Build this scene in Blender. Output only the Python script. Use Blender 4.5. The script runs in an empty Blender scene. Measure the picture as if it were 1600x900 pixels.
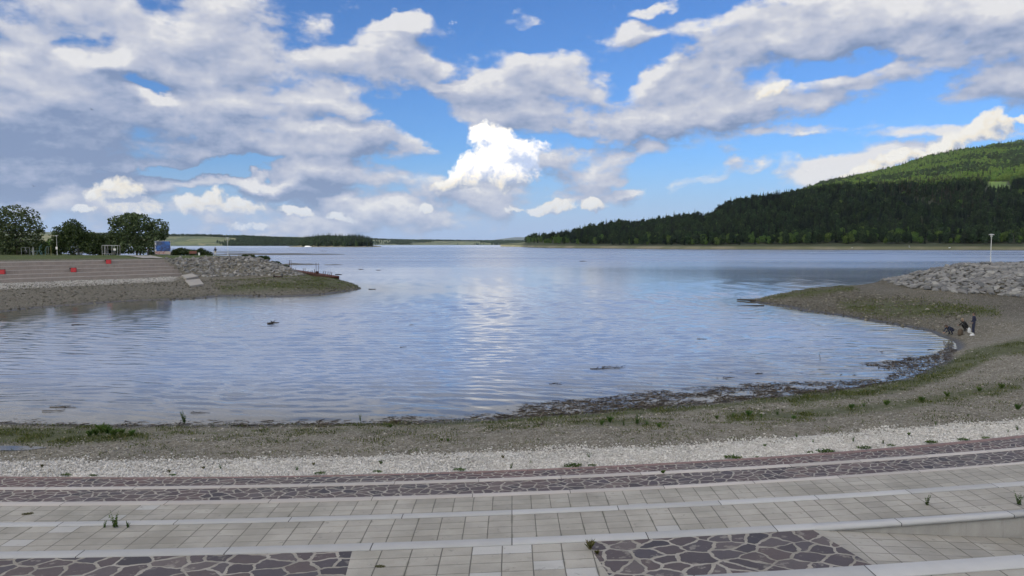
import bpy, bmesh, math, random
import numpy as np
from mathutils import Vector, Matrix, Euler

S = bpy.context.scene
COL = S.collection
rng = np.random.default_rng(7)
random.seed(7)
R = math.radians
PI = math.pi

# ------------------------------------------------------------------ camera
H = 7.8                      # eye height over the water
F = 1155.0                   # focal length in photo pixels (1600 wide)
PITCH = math.atan(69.0 / F)
cam_d = bpy.data.cameras.new("camera")
cam = bpy.data.objects.new("camera", cam_d)
COL.objects.link(cam)
cam.location = (0, 0, H)
cam.rotation_euler = (R(90) - PITCH, 0, 0)
cam_d.sensor_width = 36.0
cam_d.lens = 36.0 * F / 1600.0
cam_d.clip_start = 0.1
cam_d.clip_end = 40000
S.camera = cam

# ------------------------------------------------------------------ look
S.view_settings.view_transform = 'Standard'
S.view_settings.look = 'None'
S.view_settings.exposure = 0.0
S.view_settings.gamma = 1.0
S.view_settings.use_curve_mapping = False
S.cycles.use_denoising = True
S.cycles.use_adaptive_sampling = True
S.cycles.adaptive_threshold = 0.015
S.cycles.adaptive_min_samples = 12
S.cycles.max_bounces = 5
S.cycles.diffuse_bounces = 2
S.cycles.glossy_bounces = 2
S.cycles.transparent_max_bounces = 8
S.cycles.volume_bounces = 0
S.cycles.sample_clamp_indirect = 4.0

# sun: behind the camera, to its left
SUN_EL, SUN_AZ = 26.0, -140.0          # azimuth clockwise from the view direction (+Y)
SUN_DIR = Vector((math.sin(R(SUN_AZ)) * math.cos(R(SUN_EL)), math.cos(R(SUN_AZ)) * math.cos(R(SUN_EL)), math.sin(R(SUN_EL))))
sun_d = bpy.data.lights.new("sun", 'SUN')
sun_d.energy = 5.0
sun_d.angle = R(0.53)
sun_d.color = (1.0, 0.92, 0.80)
sun = bpy.data.objects.new("sun", sun_d)
COL.objects.link(sun)
sun.location = (0, -20, 60)
sun.rotation_euler = SUN_DIR.to_track_quat('Z', 'Y').to_euler()


def cam_uv(p):
    """photo pixel of world points (n x 3)"""
    p = np.asarray(p, float)
    d = p - np.array([0, 0, H])
    a = PITCH
    fw = d[..., 1] * math.cos(a) - d[..., 2] * math.sin(a)
    up = d[..., 1] * math.sin(a) + d[..., 2] * math.cos(a)
    fw = np.where(fw < 0.1, 0.1, fw)
    return 800 + F * d[..., 0] / fw, 450 - F * up / fw


def ray(u, v):
    cx, cy = (u - 800) / F, (450 - v) / F
    a = PITCH
    return Vector((cx, math.cos(a) + cy * math.sin(a), -math.sin(a) + cy * math.cos(a)))


def pz(u, v, z):
    """world point seen at pixel (u, v) on the level z"""
    d = ray(u, v)
    t = (z - H) / d.z
    return Vector((0, 0, H)) + d * t


def py(u, v, Y):
    """world point seen at pixel (u, v) at the distance Y"""
    d = ray(u, v)
    return Vector((0, 0, H)) + d * (Y / d.y)


# ------------------------------------------------------------------ node helper
class NT:
    def __init__(self, tree):
        self.t = tree
        self.n = tree.nodes
        self.l = tree.links

    def new(self, kind, **props):
        nd = self.n.new(kind)
        for k, v in props.items():
            setattr(nd, k, v)
        return nd

    def put(self, sock, v):
        if v is None:
            return
        if hasattr(v, 'is_output'):
            self.l.new(v, sock)
        elif isinstance(v, (tuple, list)):
            dv = sock.default_value
            v = tuple(v)
            if len(dv) == 4 and len(v) == 3:
                v = v + (1.0,)
            sock.default_value = v
        else:
            sock.default_value = v

    def m(self, op, a, b=None, c=None, clamp=False):
        nd = self.new('ShaderNodeMath', operation=op)
        nd.use_clamp = clamp
        for i, x in enumerate((a, b, c)):
            self.put(nd.inputs[i], x)
        return nd.outputs[0]

    def vm(self, op, a, b=None, c=None, scale=None):
        nd = self.new('ShaderNodeVectorMath', operation=op)
        for i, x in enumerate((a, b, c)):
            if x is not None:
                self.put(nd.inputs[i], x)
        if scale is not None:
            self.put(nd.inputs['Scale'], scale)
        return nd.outputs[1] if op in ('LENGTH', 'DOT_PRODUCT', 'DISTANCE') else nd.outputs[0]

    def xyz(self, v):
        nd = self.new('ShaderNodeSeparateXYZ')
        self.put(nd.inputs[0], v)
        return nd.outputs

    def com(self, x, y, z=0.0):
        nd = self.new('ShaderNodeCombineXYZ')
        for i, q in enumerate((x, y, z)):
            self.put(nd.inputs[i], q)
        return nd.outputs[0]

    def mr(self, v, a, b, c=0.0, d=1.0, smooth=True):
        nd = self.new('ShaderNodeMapRange', interpolation_type='SMOOTHSTEP' if smooth else 'LINEAR')
        nd.clamp = True
        for i, x in enumerate((v, a, b, c, d)):
            self.put(nd.inputs[i], x)
        return nd.outputs[0]

    def mix(self, f, a, b, blend='MIX'):
        nd = self.new('ShaderNodeMix', data_type='RGBA', blend_type=blend)
        nd.clamp_factor = True
        self.put(nd.inputs[0], f)
        self.put(nd.inputs[6], a)
        self.put(nd.inputs[7], b)
        return nd.outputs[2]

    def noise(self, vec, scale=1.0, detail=4.0, rough=0.55, dim='3D', out=0, dist=0.0, lac=2.0):
        nd = self.new('ShaderNodeTexNoise', noise_dimensions=dim)
        if vec is not None:
            self.put(nd.inputs['Vector'], vec)
        nd.inputs['Scale'].default_value = scale
        nd.inputs['Detail'].default_value = detail
        nd.inputs['Roughness'].default_value = rough
        nd.inputs['Lacunarity'].default_value = lac
        nd.inputs['Distortion'].default_value = dist
        return nd.outputs[out]

    def vor(self, vec, scale=1.0, feature='F1', dim='3D', rand=1.0):
        nd = self.new('ShaderNodeTexVoronoi', feature=feature, voronoi_dimensions=dim)
        if vec is not None:
            self.put(nd.inputs['Vector'], vec)
        nd.inputs['Scale'].default_value = scale
        nd.inputs['Randomness'].default_value = rand
        return nd

    def mapping(self, vec, loc=(0, 0, 0), rot=(0, 0, 0), scale=(1, 1, 1), kind='POINT'):
        nd = self.new('ShaderNodeMapping', vector_type=kind)
        self.put(nd.inputs[0], vec)
        nd.inputs[1].default_value = loc
        if kind != 'NORMAL':
            nd.inputs[2].default_value = rot
        nd.inputs[3].default_value = scale
        return nd.outputs[0]

    def attr(self, name, out='Fac'):
        nd = self.new('ShaderNodeAttribute', attribute_name=name)
        return nd.outputs[out]


# ------------------------------------------------------------------ sky
def sky_px(u, v):
    """direction of a photo pixel as (azimuth, elevation) in units of 1/F radian"""
    d = ray(u, v).normalized()
    return (math.atan2(d.x, d.y) * F, math.asin(d.z) * F)


def build_sky():
    w = bpy.data.worlds.new("World")
    S.world = w
    w.use_nodes = True
    w.node_tree.nodes.clear()
    T = NT(w.node_tree)
    co = T.new('ShaderNodeTexCoord').outputs['Generated']
    d = T.vm('NORMALIZE', co)
    x, y, z = T.xyz(d)[:3]
    az = T.m('MULTIPLY', T.m('ARCTAN2', x, y), F)
    el = T.m('MULTIPLY', T.m('ARCSINE', T.m('MULTIPLY', z, 0.9999)), F)
    p0 = T.com(az, el, 0.0)
    # ---- clear sky
    sk = T.new('ShaderNodeTexSky', sky_type='NISHITA')
    sk.sun_disc = False
    sk.sun_elevation = R(SUN_EL)
    sk.sun_rotation = R(SUN_AZ)
    sk.altitude = 300
    sk.air_density = 1.0
    sk.dust_density = 1.2
    sk.ozone_density = 1.6
    clear = T.mix(1.0, sk.outputs[0], SKY_GAIN, 'MULTIPLY')

    def ellipse(T, p, u, v, rx, ry, rot=0.0, hard=0.0):
        a, e = sky_px(u, v)
        q = T.mapping(p, (a, e, 0), (0, 0, R(rot)), (rx, ry, 1), 'TEXTURE')
        return T.mr(T.vm('LENGTH', q), 1.45, 0.3 + hard, 0.0, 1.0)

    def blobs(T, p, lst, mode='MAXIMUM'):
        acc = None
        for it in lst:
            u, v, rx, ry = it[:4]
            rot = it[4] if len(it) > 4 else 0
            wgt = it[5] if len(it) > 5 else 1.0
            hd = it[6] if len(it) > 6 else 0.0
            e = ellipse(T, p, u, v, rx, ry, rot, hd)
            if wgt != 1.0:
                e = T.m('MULTIPLY', e, wgt)
            acc = e if acc is None else T.m(mode, acc, e)
        return acc

    def warp(T, p, amp1, s1, d1, amp2, s2, d2, sy=1.0):
        """a displacement field that gives the cloud masks their ragged edges"""
        q = T.vm('MULTIPLY', p, (1.0, sy, 1.0))
        n1 = T.noise(q, 1.0 / s1, d1, 0.55, '2D', 1)
        n2 = T.noise(T.vm('ADD', q, (511.0, 77.0, 9.0)), 1.0 / s2, d2, 0.6, '2D', 1)
        a = T.vm('SCALE', T.vm('SUBTRACT', n1, (0.5, 0.5, 0.5)), scale=amp1)
        b = T.vm('SCALE', T.vm('SUBTRACT', n2, (0.5, 0.5, 0.5)), scale=amp2)
        return T.vm('MULTIPLY', T.vm('ADD', a, b), (1.0, 0.75, 0.0))

    def group(name, body):
        g = bpy.data.node_groups.new(name, 'ShaderNodeTree')
        g.interface.new_socket('Vector', in_out='INPUT', socket_type='NodeSocketVector')
        g.interface.new_socket('Warp', in_out='INPUT', socket_type='NodeSocketVector')
        g.interface.new_socket('Density', in_out='OUTPUT', socket_type='NodeSocketFloat')
        G = NT(g)
        gi, go = G.new('NodeGroupInput'), G.new('NodeGroupOutput')
        G.l.new(body(G, gi.outputs[0], gi.outputs[1]), go.inputs[0])
        return g

    last = []

    def after(v):
        # makes v wait for the field computed last, which keeps the shader's stack small
        if last:
            v = T.vm('ADD', v, T.vm('SCALE', T.com(last[-1], 0.0, 0.0), scale=1e-6))
        return v

    def call(g, v, w):
        v = after(v)
        nd = T.new('ShaderNodeGroup')
        nd.node_tree = g
        T.l.new(v, nd.inputs[0])
        T.l.new(w, nd.inputs[1])
        last.append(nd.outputs[0])
        return nd.outputs[0]

    def strat(G, p, w):
        pw = G.vm('ADD', p, w)
        m = blobs(G, pw, STRAT)
        hole = blobs(G, pw, HOLES)
        m = G.m('SUBTRACT', m, hole)
        # away from the photographed part the deck goes on as broken cloud
        cx = G.xyz(p)
        rest = G.m('MAXIMUM', G.mr(G.m('ABSOLUTE', cx[0]), 800, 1000), G.mr(cx[1], 400, 520))
        m = G.m('ADD', m, G.m('MULTIPLY', rest, 0.62))
        q = G.vm('MULTIPLY', p, (1.0, 2.1, 1.0))
        fb = G.noise(q, 1 / 190.0, 6, 0.52, '2D', dist=0.15)
        fb2 = G.noise(G.vm('ADD', G.vm('ADD', G.vm('MULTIPLY', p, (1.0, 2.1, 1.0)), (90.0, 310.0, 5.0)), G.vm('SCALE', w, scale=0.6)), 1 / 78.0, 5, 0.50, '2D')
        n = G.m('ADD', G.m('MULTIPLY', G.m('SUBTRACT', fb, 0.5), 1.9), G.m('MULTIPLY', G.m('SUBTRACT', fb2, 0.5), 0.95))
        fb3 = G.noise(G.vm('MULTIPLY', p, (1.0, 1.7, 1.0)), 1 / 24.0, 3, 0.6, '2D')
        n = G.m('ADD', n, G.m('MULTIPLY', G.m('SUBTRACT', fb3, 0.5), 0.34))
        return G.m('ADD', G.m('SUBTRACT', m, 0.40), n)

    def cumul(G, p, w):
        m = blobs(G, G.vm('ADD', p, w), CUMUL)
        fb = G.noise(G.vm('ADD', p, G.vm('SCALE', w, scale=0.4)), 1 / 34.0, 6, 0.62, '2D')
        return G.m('ADD', G.m('SUBTRACT', m, 0.40), G.m('MULTIPLY', G.m('SUBTRACT', fb, 0.5), 1.5))

    gs, gc = group('stratocumulus', strat), group('cumulus', cumul)

    def lit(g, D, w, dx, dy, gain):
        D2 = call(g, T.vm('ADD', p0, (dx, dy, 0)), w)
        return T.m('MULTIPLY', T.m('SUBTRACT', D, D2), gain)

    ws = warp(T, p0, 110, 190, 2, 44, 60, 5, 1.6)
    # ---- low haze toward the horizon
    hz = T.mr(el, 150, 0, 0, 1)
    hz = T.m('MULTIPLY', hz, 0.85)
    base = T.mix(hz, clear, HAZE_COL)
    # ---- stratocumulus
    D = call(gs, p0, ws)
    l1 = lit(gs, D, ws, -8, 20, 0.95)
    l2 = T.m('MULTIPLY', T.m('SUBTRACT', T.noise(T.vm('ADD', T.vm('MULTIPLY', after(p0), (1.0, 2.0, 1.0)), ws), 1 / 110.0, 4, 0.55, '2D'), 0.5), 0.40)
    a_s = T.mr(D, -0.10, T.m('ADD', 0.36, T.m('MULTIPLY', l2, 1.0)))
    thick = T.mr(D, 0.2, 1.1)
    br = T.m('ADD', T.m('ADD', l1, l2), T.m('ADD', 0.565, T.mr(el, 150, 30, 0.0, 0.06)))
    br = T.m('SUBTRACT', br, T.m('MULTIPLY', thick, 0.10))
    dark = blobs(T, T.vm('ADD', after(p0), ws), DARK)
    last.append(dark)
    br = T.m('SUBTRACT', br, dark, clamp=True)
    ramp = T.new('ShaderNodeValToRGB')
    ramp.color_ramp.elements[0].position = 0.0
    ramp.color_ramp.elements[0].color = (0.25, 0.335, 0.53, 1)
    ramp.color_ramp.elements[1].position = 1.0
    ramp.color_ramp.elements[1].color = (0.86, 0.86, 0.885, 1)
    for ps, c in ((0.30, (0.40, 0.47, 0.65)), (0.58, (0.56, 0.60, 0.73)), (0.82, (0.70, 0.72, 0.80))):
        e = ramp.color_ramp.elements.new(ps)
        e.color = c + (1,)
    T.l.new(br, ramp.inputs[0])
    c_s = T.vm('SCALE', ramp.outputs[0], scale=CLOUD_GAIN * 0.91)
    out = T.mix(a_s, base, c_s)
    # ---- cumulus towers in sunlight
    wc = warp(T, p0, 42, 60, 2, 17, 19, 4)
    C = call(gc, p0, wc)
    a_c = T.mr(C, -0.08, 0.34)
    b1 = lit(gc, C, wc, -9, 10, 0.75)
    sh = T.noise(T.vm('ADD', after(p0), T.vm('SCALE', wc, scale=0.5)), 1 / 26.0, 5, 0.62, '2D')
    bc = T.m('ADD', b1, T.m('ADD', 0.50, T.m('MULTIPLY', T.m('SUBTRACT', sh, 0.5), 1.7)))
    bc = T.m('SUBTRACT', bc, blobs(T, T.vm('ADD', after(p0), wc), CDARK), clamp=True)
    rc = T.new('ShaderNodeValToRGB')
    rc.color_ramp.elements[0].color = (0.40, 0.47, 0.63, 1)
    rc.color_ramp.elements[1].color = (0.98, 0.955, 0.90, 1)
    e = rc.color_ramp.elements.new(0.42)
    e.color = (0.78, 0.77, 0.77, 1)
    e = rc.color_ramp.elements.new(0.65)
    e.color = (0.95, 0.885, 0.77, 1)
    T.l.new(bc, rc.inputs[0])
    c_c = T.vm('SCALE', rc.outputs[0], scale=T.m('MULTIPLY', CLOUD_GAIN, T.m('ADD', 0.92, T.m('MULTIPLY', T.mr(el, 85, 120, 0.0, 0.48), T.mr(T.m('ABSOLUTE', T.m('ADD', az, 32.0)), 150, 80)))))
    # far towers sit in haze
    far = T.mr(el, 95, 15, 0.0, 0.45)
    c_c = T.mix(far, c_c, HAZE_COL)
    out = T.mix(a_c, out, c_c)
    # below the horizon: the ground's own haze tone
    out = T.mix(T.mr(z, -0.02, -0.10), out, (1.5, 1.7, 1.9))
    # the sunward half of the sky, behind the camera, is brightened and warmed as added fill for the foreground
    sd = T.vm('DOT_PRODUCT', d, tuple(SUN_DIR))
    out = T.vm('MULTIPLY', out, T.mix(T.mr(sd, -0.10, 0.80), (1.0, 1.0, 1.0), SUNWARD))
    bg = T.new('ShaderNodeBackground')
    T.l.new(out, bg.inputs[0])
    bg.inputs[1].default_value = 0.1
    wo = T.new('ShaderNodeOutputWorld')
    T.l.new(bg.outputs[0], wo.inputs[0])
    w.cycles.sampling_method = 'NONE'


SKY_GAIN = (0.54, 0.87, 1.38)
CLOUD_GAIN = 10.0
HAZE_COL = (4.0, 5.2, 7.8)
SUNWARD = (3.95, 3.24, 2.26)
# cloud fields: photo pixel of the centre, half-width, half-height, tilt, weight
STRAT = [
    (120, 100, 430, 150, -8), (430, 110, 260, 80, -4), (330, 60, 220, 55, 10, .8), (600, 95, 90, 40, 0, .9), (560, 150, 150, 45, 0, .9),
    (480, 222, 230, 45, 2), (80, 235, 300, 70, 4), (230, 200, 280, 60), (620, 245, 90, 24, 0, .9), (600, 45, 70, 16, 0, .8),
    (800, 130, 150, 42, 8), (960, 160, 250, 62, -2), (900, 195, 220, 34, 0), (1060, 130, 170, 60, 10), (1180, 150, 210, 52, 6), (1340, 120, 140, 36, 4),
    (860, 255, 120, 52, -4, .95), (930, 250, 90, 40, 0, .9), (1000, 190, 240, 40, 2), (820, 175, 140, 44), (1120, 170, 160, 40, 6),
    (1290, 40, 220, 48, -3), (1180, 55, 150, 32, -8), (1480, 55, 170, 62, 8), (1590, 90, 110, 60, 0), (1560, 30, 150, 50),
    (965, 62, 62, 26, 6), (1012, 14, 44, 14, 8, .9), (1400, 75, 60, 22, 0, .9), (700, 128, 80, 14, 0, .8),
    (822, 14, 40, 15, 10, .62), (1280, 206, 110, 16, 0, .58), (1120, 282, 58, 18, 4, .72), (1440, 214, 80, 14, 0, .42),
    (400, 290, 160, 28, -2, 1), (500, 275, 120, 32, 0, .9), (275, 284, 30, 13, 0, .95), (620, 285, 110, 24, 0, .75), (985, 296, 44, 14, 0, .85),
    (430, 335, 330, 42, 0, .78), (800, 300, 200, 32, 0, .70), (120, 330, 200, 40, 0, .72), (1330, 276, 140, 20, 12, .55), (640, 330, 60, 30, 0, .7), (350, 355, 110, 12, 0, .8),
]
LOW = [(120, 325, 260, 62), (430, 330, 330, 62), (700, 318, 280, 58), (880, 285, 170, 70), (1000, 300, 150, 36), (1330, 278, 230, 34, 8), (1150, 292, 110, 26), (1480, 250, 160, 40, 10, .8)]
HOLES = [(660, 192, 70, 40, -30, .9), (210, 128, 38, 12, 0, .7), (145, 72, 34, 14, 30, .5), (330, 262, 120, 9, 2, .8), (470, 40, 130, 30, 10, .25), (1330, 90, 90, 14, 0, .5), (1000, 100, 70, 10, 20, .3)]
DARK = [(40, 248, 280, 56, 4, .56), (260, 240, 190, 30, 4, .44), (400, 292, 180, 24, -3, .45), (275, 284, 44, 18, 0, .55), (480, 232, 190, 18, 2, .16), (985, 299, 50, 12, 0, .30),
        (880, 275, 120, 36, 0, .16), (1280, 135, 140, 20, 6, .20), (1560, 110, 130, 60, 0, .18), (1080, 115, 90, 24, 0, .14), (430, 340, 330, 34, 0, .12), (640, 300, 160, 30, 0, .18), (980, 205, 220, 24, 0, .12)]
CUMUL = [(785, 232, 62, 36, -10), (745, 262, 56, 34, 35), (722, 288, 46, 17, 10), (792, 266, 52, 36, 0, .95), (757, 214, 32, 16, 0, .9), (832, 228, 30, 18, 0, .6),
         (185, 302, 40, 24), (200, 322, 46, 16), (310, 317, 44, 20), (362, 322, 44, 13, 0, .9), (130, 325, 22, 8), (465, 331, 32, 7, -8, .85), (400, 354, 44, 8, 0, .75), (540, 338, 26, 7, 0, .65),
         (852, 325, 44, 10, 3), (928, 324, 25, 11), (656, 327, 20, 8), (806, 328, 14, 6, 0, .9),
         (1535, 204, 44, 18, 20), (1497, 222, 32, 14, 24), (1475, 240, 40, 12, 20, .9), (1398, 247, 26, 12, 10), (1365, 262, 44, 9, 12, .8), (1440, 246, 24, 9, 0, .9), (1205, 140, 24, 13, 20, .85),
         (1588, 187, 36, 8, 0, .75)]
CDARK = [(740, 297, 70, 12, 0, .18), (855, 262, 60, 40, 0, .32), (880, 235, 70, 30, 0, .24), (800, 292, 60, 16, 0, .2), (205, 318, 26, 5, 0, .5)]
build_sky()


# ------------------------------------------------------------------ object helpers
def tag(o, label=None, cat=None, group=None, kind=None):
    if label:
        o['label'] = label
    if cat:
        o['category'] = cat
    if group:
        o['group'] = group
    if kind:
        o['kind'] = kind
    return o


def mesh_obj(name, verts, faces, mat=None, parent=None, smooth=False):
    """verts n x 3; faces: list of tuples or an int array n x k"""
    me = bpy.data.meshes.new(name)
    verts = np.asarray(verts, np.float32)
    if isinstance(faces, np.ndarray):
        n, k = faces.shape
        me.vertices.add(len(verts))
        me.vertices.foreach_set("co", verts.ravel())
        me.loops.add(n * k)
        me.loops.foreach_set("vertex_index", faces.astype(np.int32).ravel())
        me.polygons.add(n)
        me.polygons.foreach_set("loop_start", np.arange(0, n * k, k, dtype=np.int32))
        me.polygons.foreach_set("loop_total", np.full(n, k, np.int32))
        me.update(calc_edges=True)
    else:
        me.from_pydata([tuple(map(float, v)) for v in verts], [], faces)
        me.update()
    if smooth:
        me.polygons.foreach_set("use_smooth", np.ones(len(me.polygons), bool))
    o = bpy.data.objects.new(name, me)
    COL.objects.link(o)
    for m in (mat if isinstance(mat, (list, tuple)) else [mat]):
        if m:
            me.materials.append(m)
    if parent:
        o.parent = parent
    return o


def vattr(o, name, val):
    a = o.data.attributes.new(name, 'FLOAT', 'POINT')
    a.data.foreach_set("value", np.asarray(val, np.float32).ravel())


def empty(name, loc, rz=0.0):
    o = bpy.data.objects.new(name, None)
    o.empty_display_size = 0.2
    COL.objects.link(o)
    o.location = loc
    o.rotation_euler = (0, 0, rz)
    return o


class MB:
    """collects simple solids into one mesh"""

    def __init__(self):
        self.b = bmesh.new()

    def box(self, c, s, rot=None, bevel=0.0):
        r = bmesh.ops.create_cube(self.b, size=1.0)
        vs = r['verts']
        M = Matrix.Translation(c) @ ((rot if rot is not None else Matrix.Identity(3)).to_4x4()) @ Matrix.Diagonal((*s, 1))
        bmesh.ops.transform(self.b, matrix=M, verts=vs)
        if bevel > 0:
            es = list({e for v in vs for e in v.link_edges})
            bmesh.ops.bevel(self.b, geom=es, offset=bevel, segments=2, affect='EDGES', clamp_overlap=True)
        return self

    def tube(self, pts, rad, n=8, caps=True):
        pts = [Vector(p) for p in pts]
        rads = rad if isinstance(rad, (list, tuple)) else [rad] * len(pts)
        rings = []
        ref = None
        for i, p in enumerate(pts):
            t = (pts[min(i + 1, len(pts) - 1)] - pts[max(i - 1, 0)]).normalized()
            if ref is None:
                ref = Vector((0, 0, 1)) if abs(t.z) < 0.9 else Vector((1, 0, 0))
            a = t.cross(ref).normalized()
            b = t.cross(a).normalized()
            ref = b.cross(t).normalized() if False else ref
            rings.append([self.b.verts.new(p + (a * math.cos(2 * PI * k / n) + b * math.sin(2 * PI * k / n)) * rads[i]) for k in range(n)])
        for i in range(len(rings) - 1):
            for k in range(n):
                self.b.faces.new((rings[i][k], rings[i][(k + 1) % n], rings[i + 1][(k + 1) % n], rings[i + 1][k]))
        if caps:
            self.b.faces.new(rings[0][::-1])
            self.b.faces.new(rings[-1])
        return self

    def lathe(self, c, prof, n=16):
        c = Vector(c)
        rings = [[self.b.verts.new(c + Vector((r * math.cos(2 * PI * k / n), r * math.sin(2 * PI * k / n), z))) for k in range(n)] for r, z in prof]
        for i in range(len(rings) - 1):
            for k in range(n):
                self.b.faces.new((rings[i][k], rings[i][(k + 1) % n], rings[i + 1][(k + 1) % n], rings[i + 1][k]))
        self.b.faces.new(rings[0][::-1])
        self.b.faces.new(rings[-1])
        return self

    def build(self, name, mat, parent=None, smooth=False):
        me = bpy.data.meshes.new(name)
        bmesh.ops.recalc_face_normals(self.b, faces=self.b.faces)
        self.b.to_mesh(me)
        self.b.free()
        if smooth:
            me.polygons.foreach_set("use_smooth", np.ones(len(me.polygons), bool))
        o = bpy.data.objects.new(name, me)
        COL.objects.link(o)
        if mat:
            me.materials.append(mat)
        if parent:
            o.parent = parent
        return o


def copy_thing(o, parent=None):
    c = o.copy()
    COL.objects.link(c)
    if parent:
        c.parent = parent
    for ch in list(o.children):
        copy_thing(ch, c)
    return c


# ------------------------------------------------------------------ value noise on arrays
class VNoise:
    def __init__(self, seed):
        self.t = np.random.default_rng(seed).random((257, 257))
        self.t[256] = self.t[0]
        self.t[:, 256] = self.t[:, 0]

    def __call__(self, x, y):
        x = np.asarray(x, float); y = np.asarray(y, float)
        xi, yi = np.floor(x).astype(int), np.floor(y).astype(int)
        fx, fy = x - xi, y - yi
        fx, fy = fx * fx * (3 - 2 * fx), fy * fy * (3 - 2 * fy)
        a, b = xi % 256, yi % 256
        t = self.t
        return (t[a, b] * (1 - fx) + t[a + 1, b] * fx) * (1 - fy) + (t[a, b + 1] * (1 - fx) + t[a + 1, b + 1] * fx) * fy

    def fbm(self, x, y, octv=4, g=0.5):
        s, amp, tot = 0.0, 1.0, 0.0
        for i in range(octv):
            s = s + amp * self(x * 2 ** i + 17.3 * i, y * 2 ** i + 5.1 * i)
            tot += amp
            amp *= g
        return s / tot


VN = VNoise(3)


def in_poly(u, v, poly):
    poly = np.asarray(poly, float)
    inside = np.zeros(np.shape(u), bool)
    j = len(poly) - 1
    for i in range(len(poly)):
        xi, yi = poly[i]
        xj, yj = poly[j]
        c = ((yi > v) != (yj > v)) & (u < (xj - xi) * (v - yi) / (yj - yi + 1e-12) + xi)
        inside ^= c
        j = i
    return inside


def poly_dist(u, v, poly):
    """signed distance to a polygon, positive inside"""
    poly = np.asarray(poly, float)
    d = np.full(np.shape(u), 1e9)
    for i in range(len(poly)):
        a, b = poly[i - 1], poly[i]
        ab = b - a
        t = np.clip(((u - a[0]) * ab[0] + (v - a[1]) * ab[1]) / (ab @ ab + 1e-12), 0, 1)
        d = np.minimum(d, np.hypot(u - a[0] - t * ab[0], v - a[1] - t * ab[1]))
    return np.where(in_poly(u, v, poly), d, -d)


# ------------------------------------------------------------------ materials
def mat(name):
    m = bpy.data.materials.new(name)
    m.use_nodes = True
    m.node_tree.nodes.clear()
    T = NT(m.node_tree)
    out = T.new('ShaderNodeOutputMaterial')
    bs = T.new('ShaderNodeBsdfPrincipled')
    T.l.new(bs.outputs[0], out.inputs[0])
    return m, T, bs, out


def bump(T, bs, h, dist=0.02, strength=1.0):
    b = T.new('ShaderNodeBump')
    b.inputs['Strength'].default_value = strength
    b.inputs['Distance'].default_value = dist
    T.put(b.inputs['Height'], h)
    T.l.new(b.outputs[0], bs.inputs['Normal'])
    return b


def simple(name, col, rough=0.7, var=0.25, scale=6.0, metal=0.0, bumpd=0.0, rand=0.0):
    m, T, bs, _ = mat(name)
    co = T.new('ShaderNodeTexCoord').outputs['Object']
    n = T.noise(co, scale, 5, 0.6)
    k = T.m('ADD', 1 - var, T.m('MULTIPLY', n, 2 * var))
    if rand:
        oi = T.new('ShaderNodeObjectInfo').outputs['Random']
        k = T.m('MULTIPLY', k, T.m('ADD', 1 - rand, T.m('MULTIPLY', oi, 2 * rand)))
    T.put(bs.inputs['Base Color'], T.vm('SCALE', tuple(col), scale=k))
    bs.inputs['Roughness'].default_value = rough
    bs.inputs['Metallic'].default_value = metal
    if bumpd:
        bump(T, bs, T.noise(co, scale * 3, 4, 0.6), bumpd)
    return m


def gpos(T):
    return T.new('ShaderNodeNewGeometry').outputs['Position']


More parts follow.
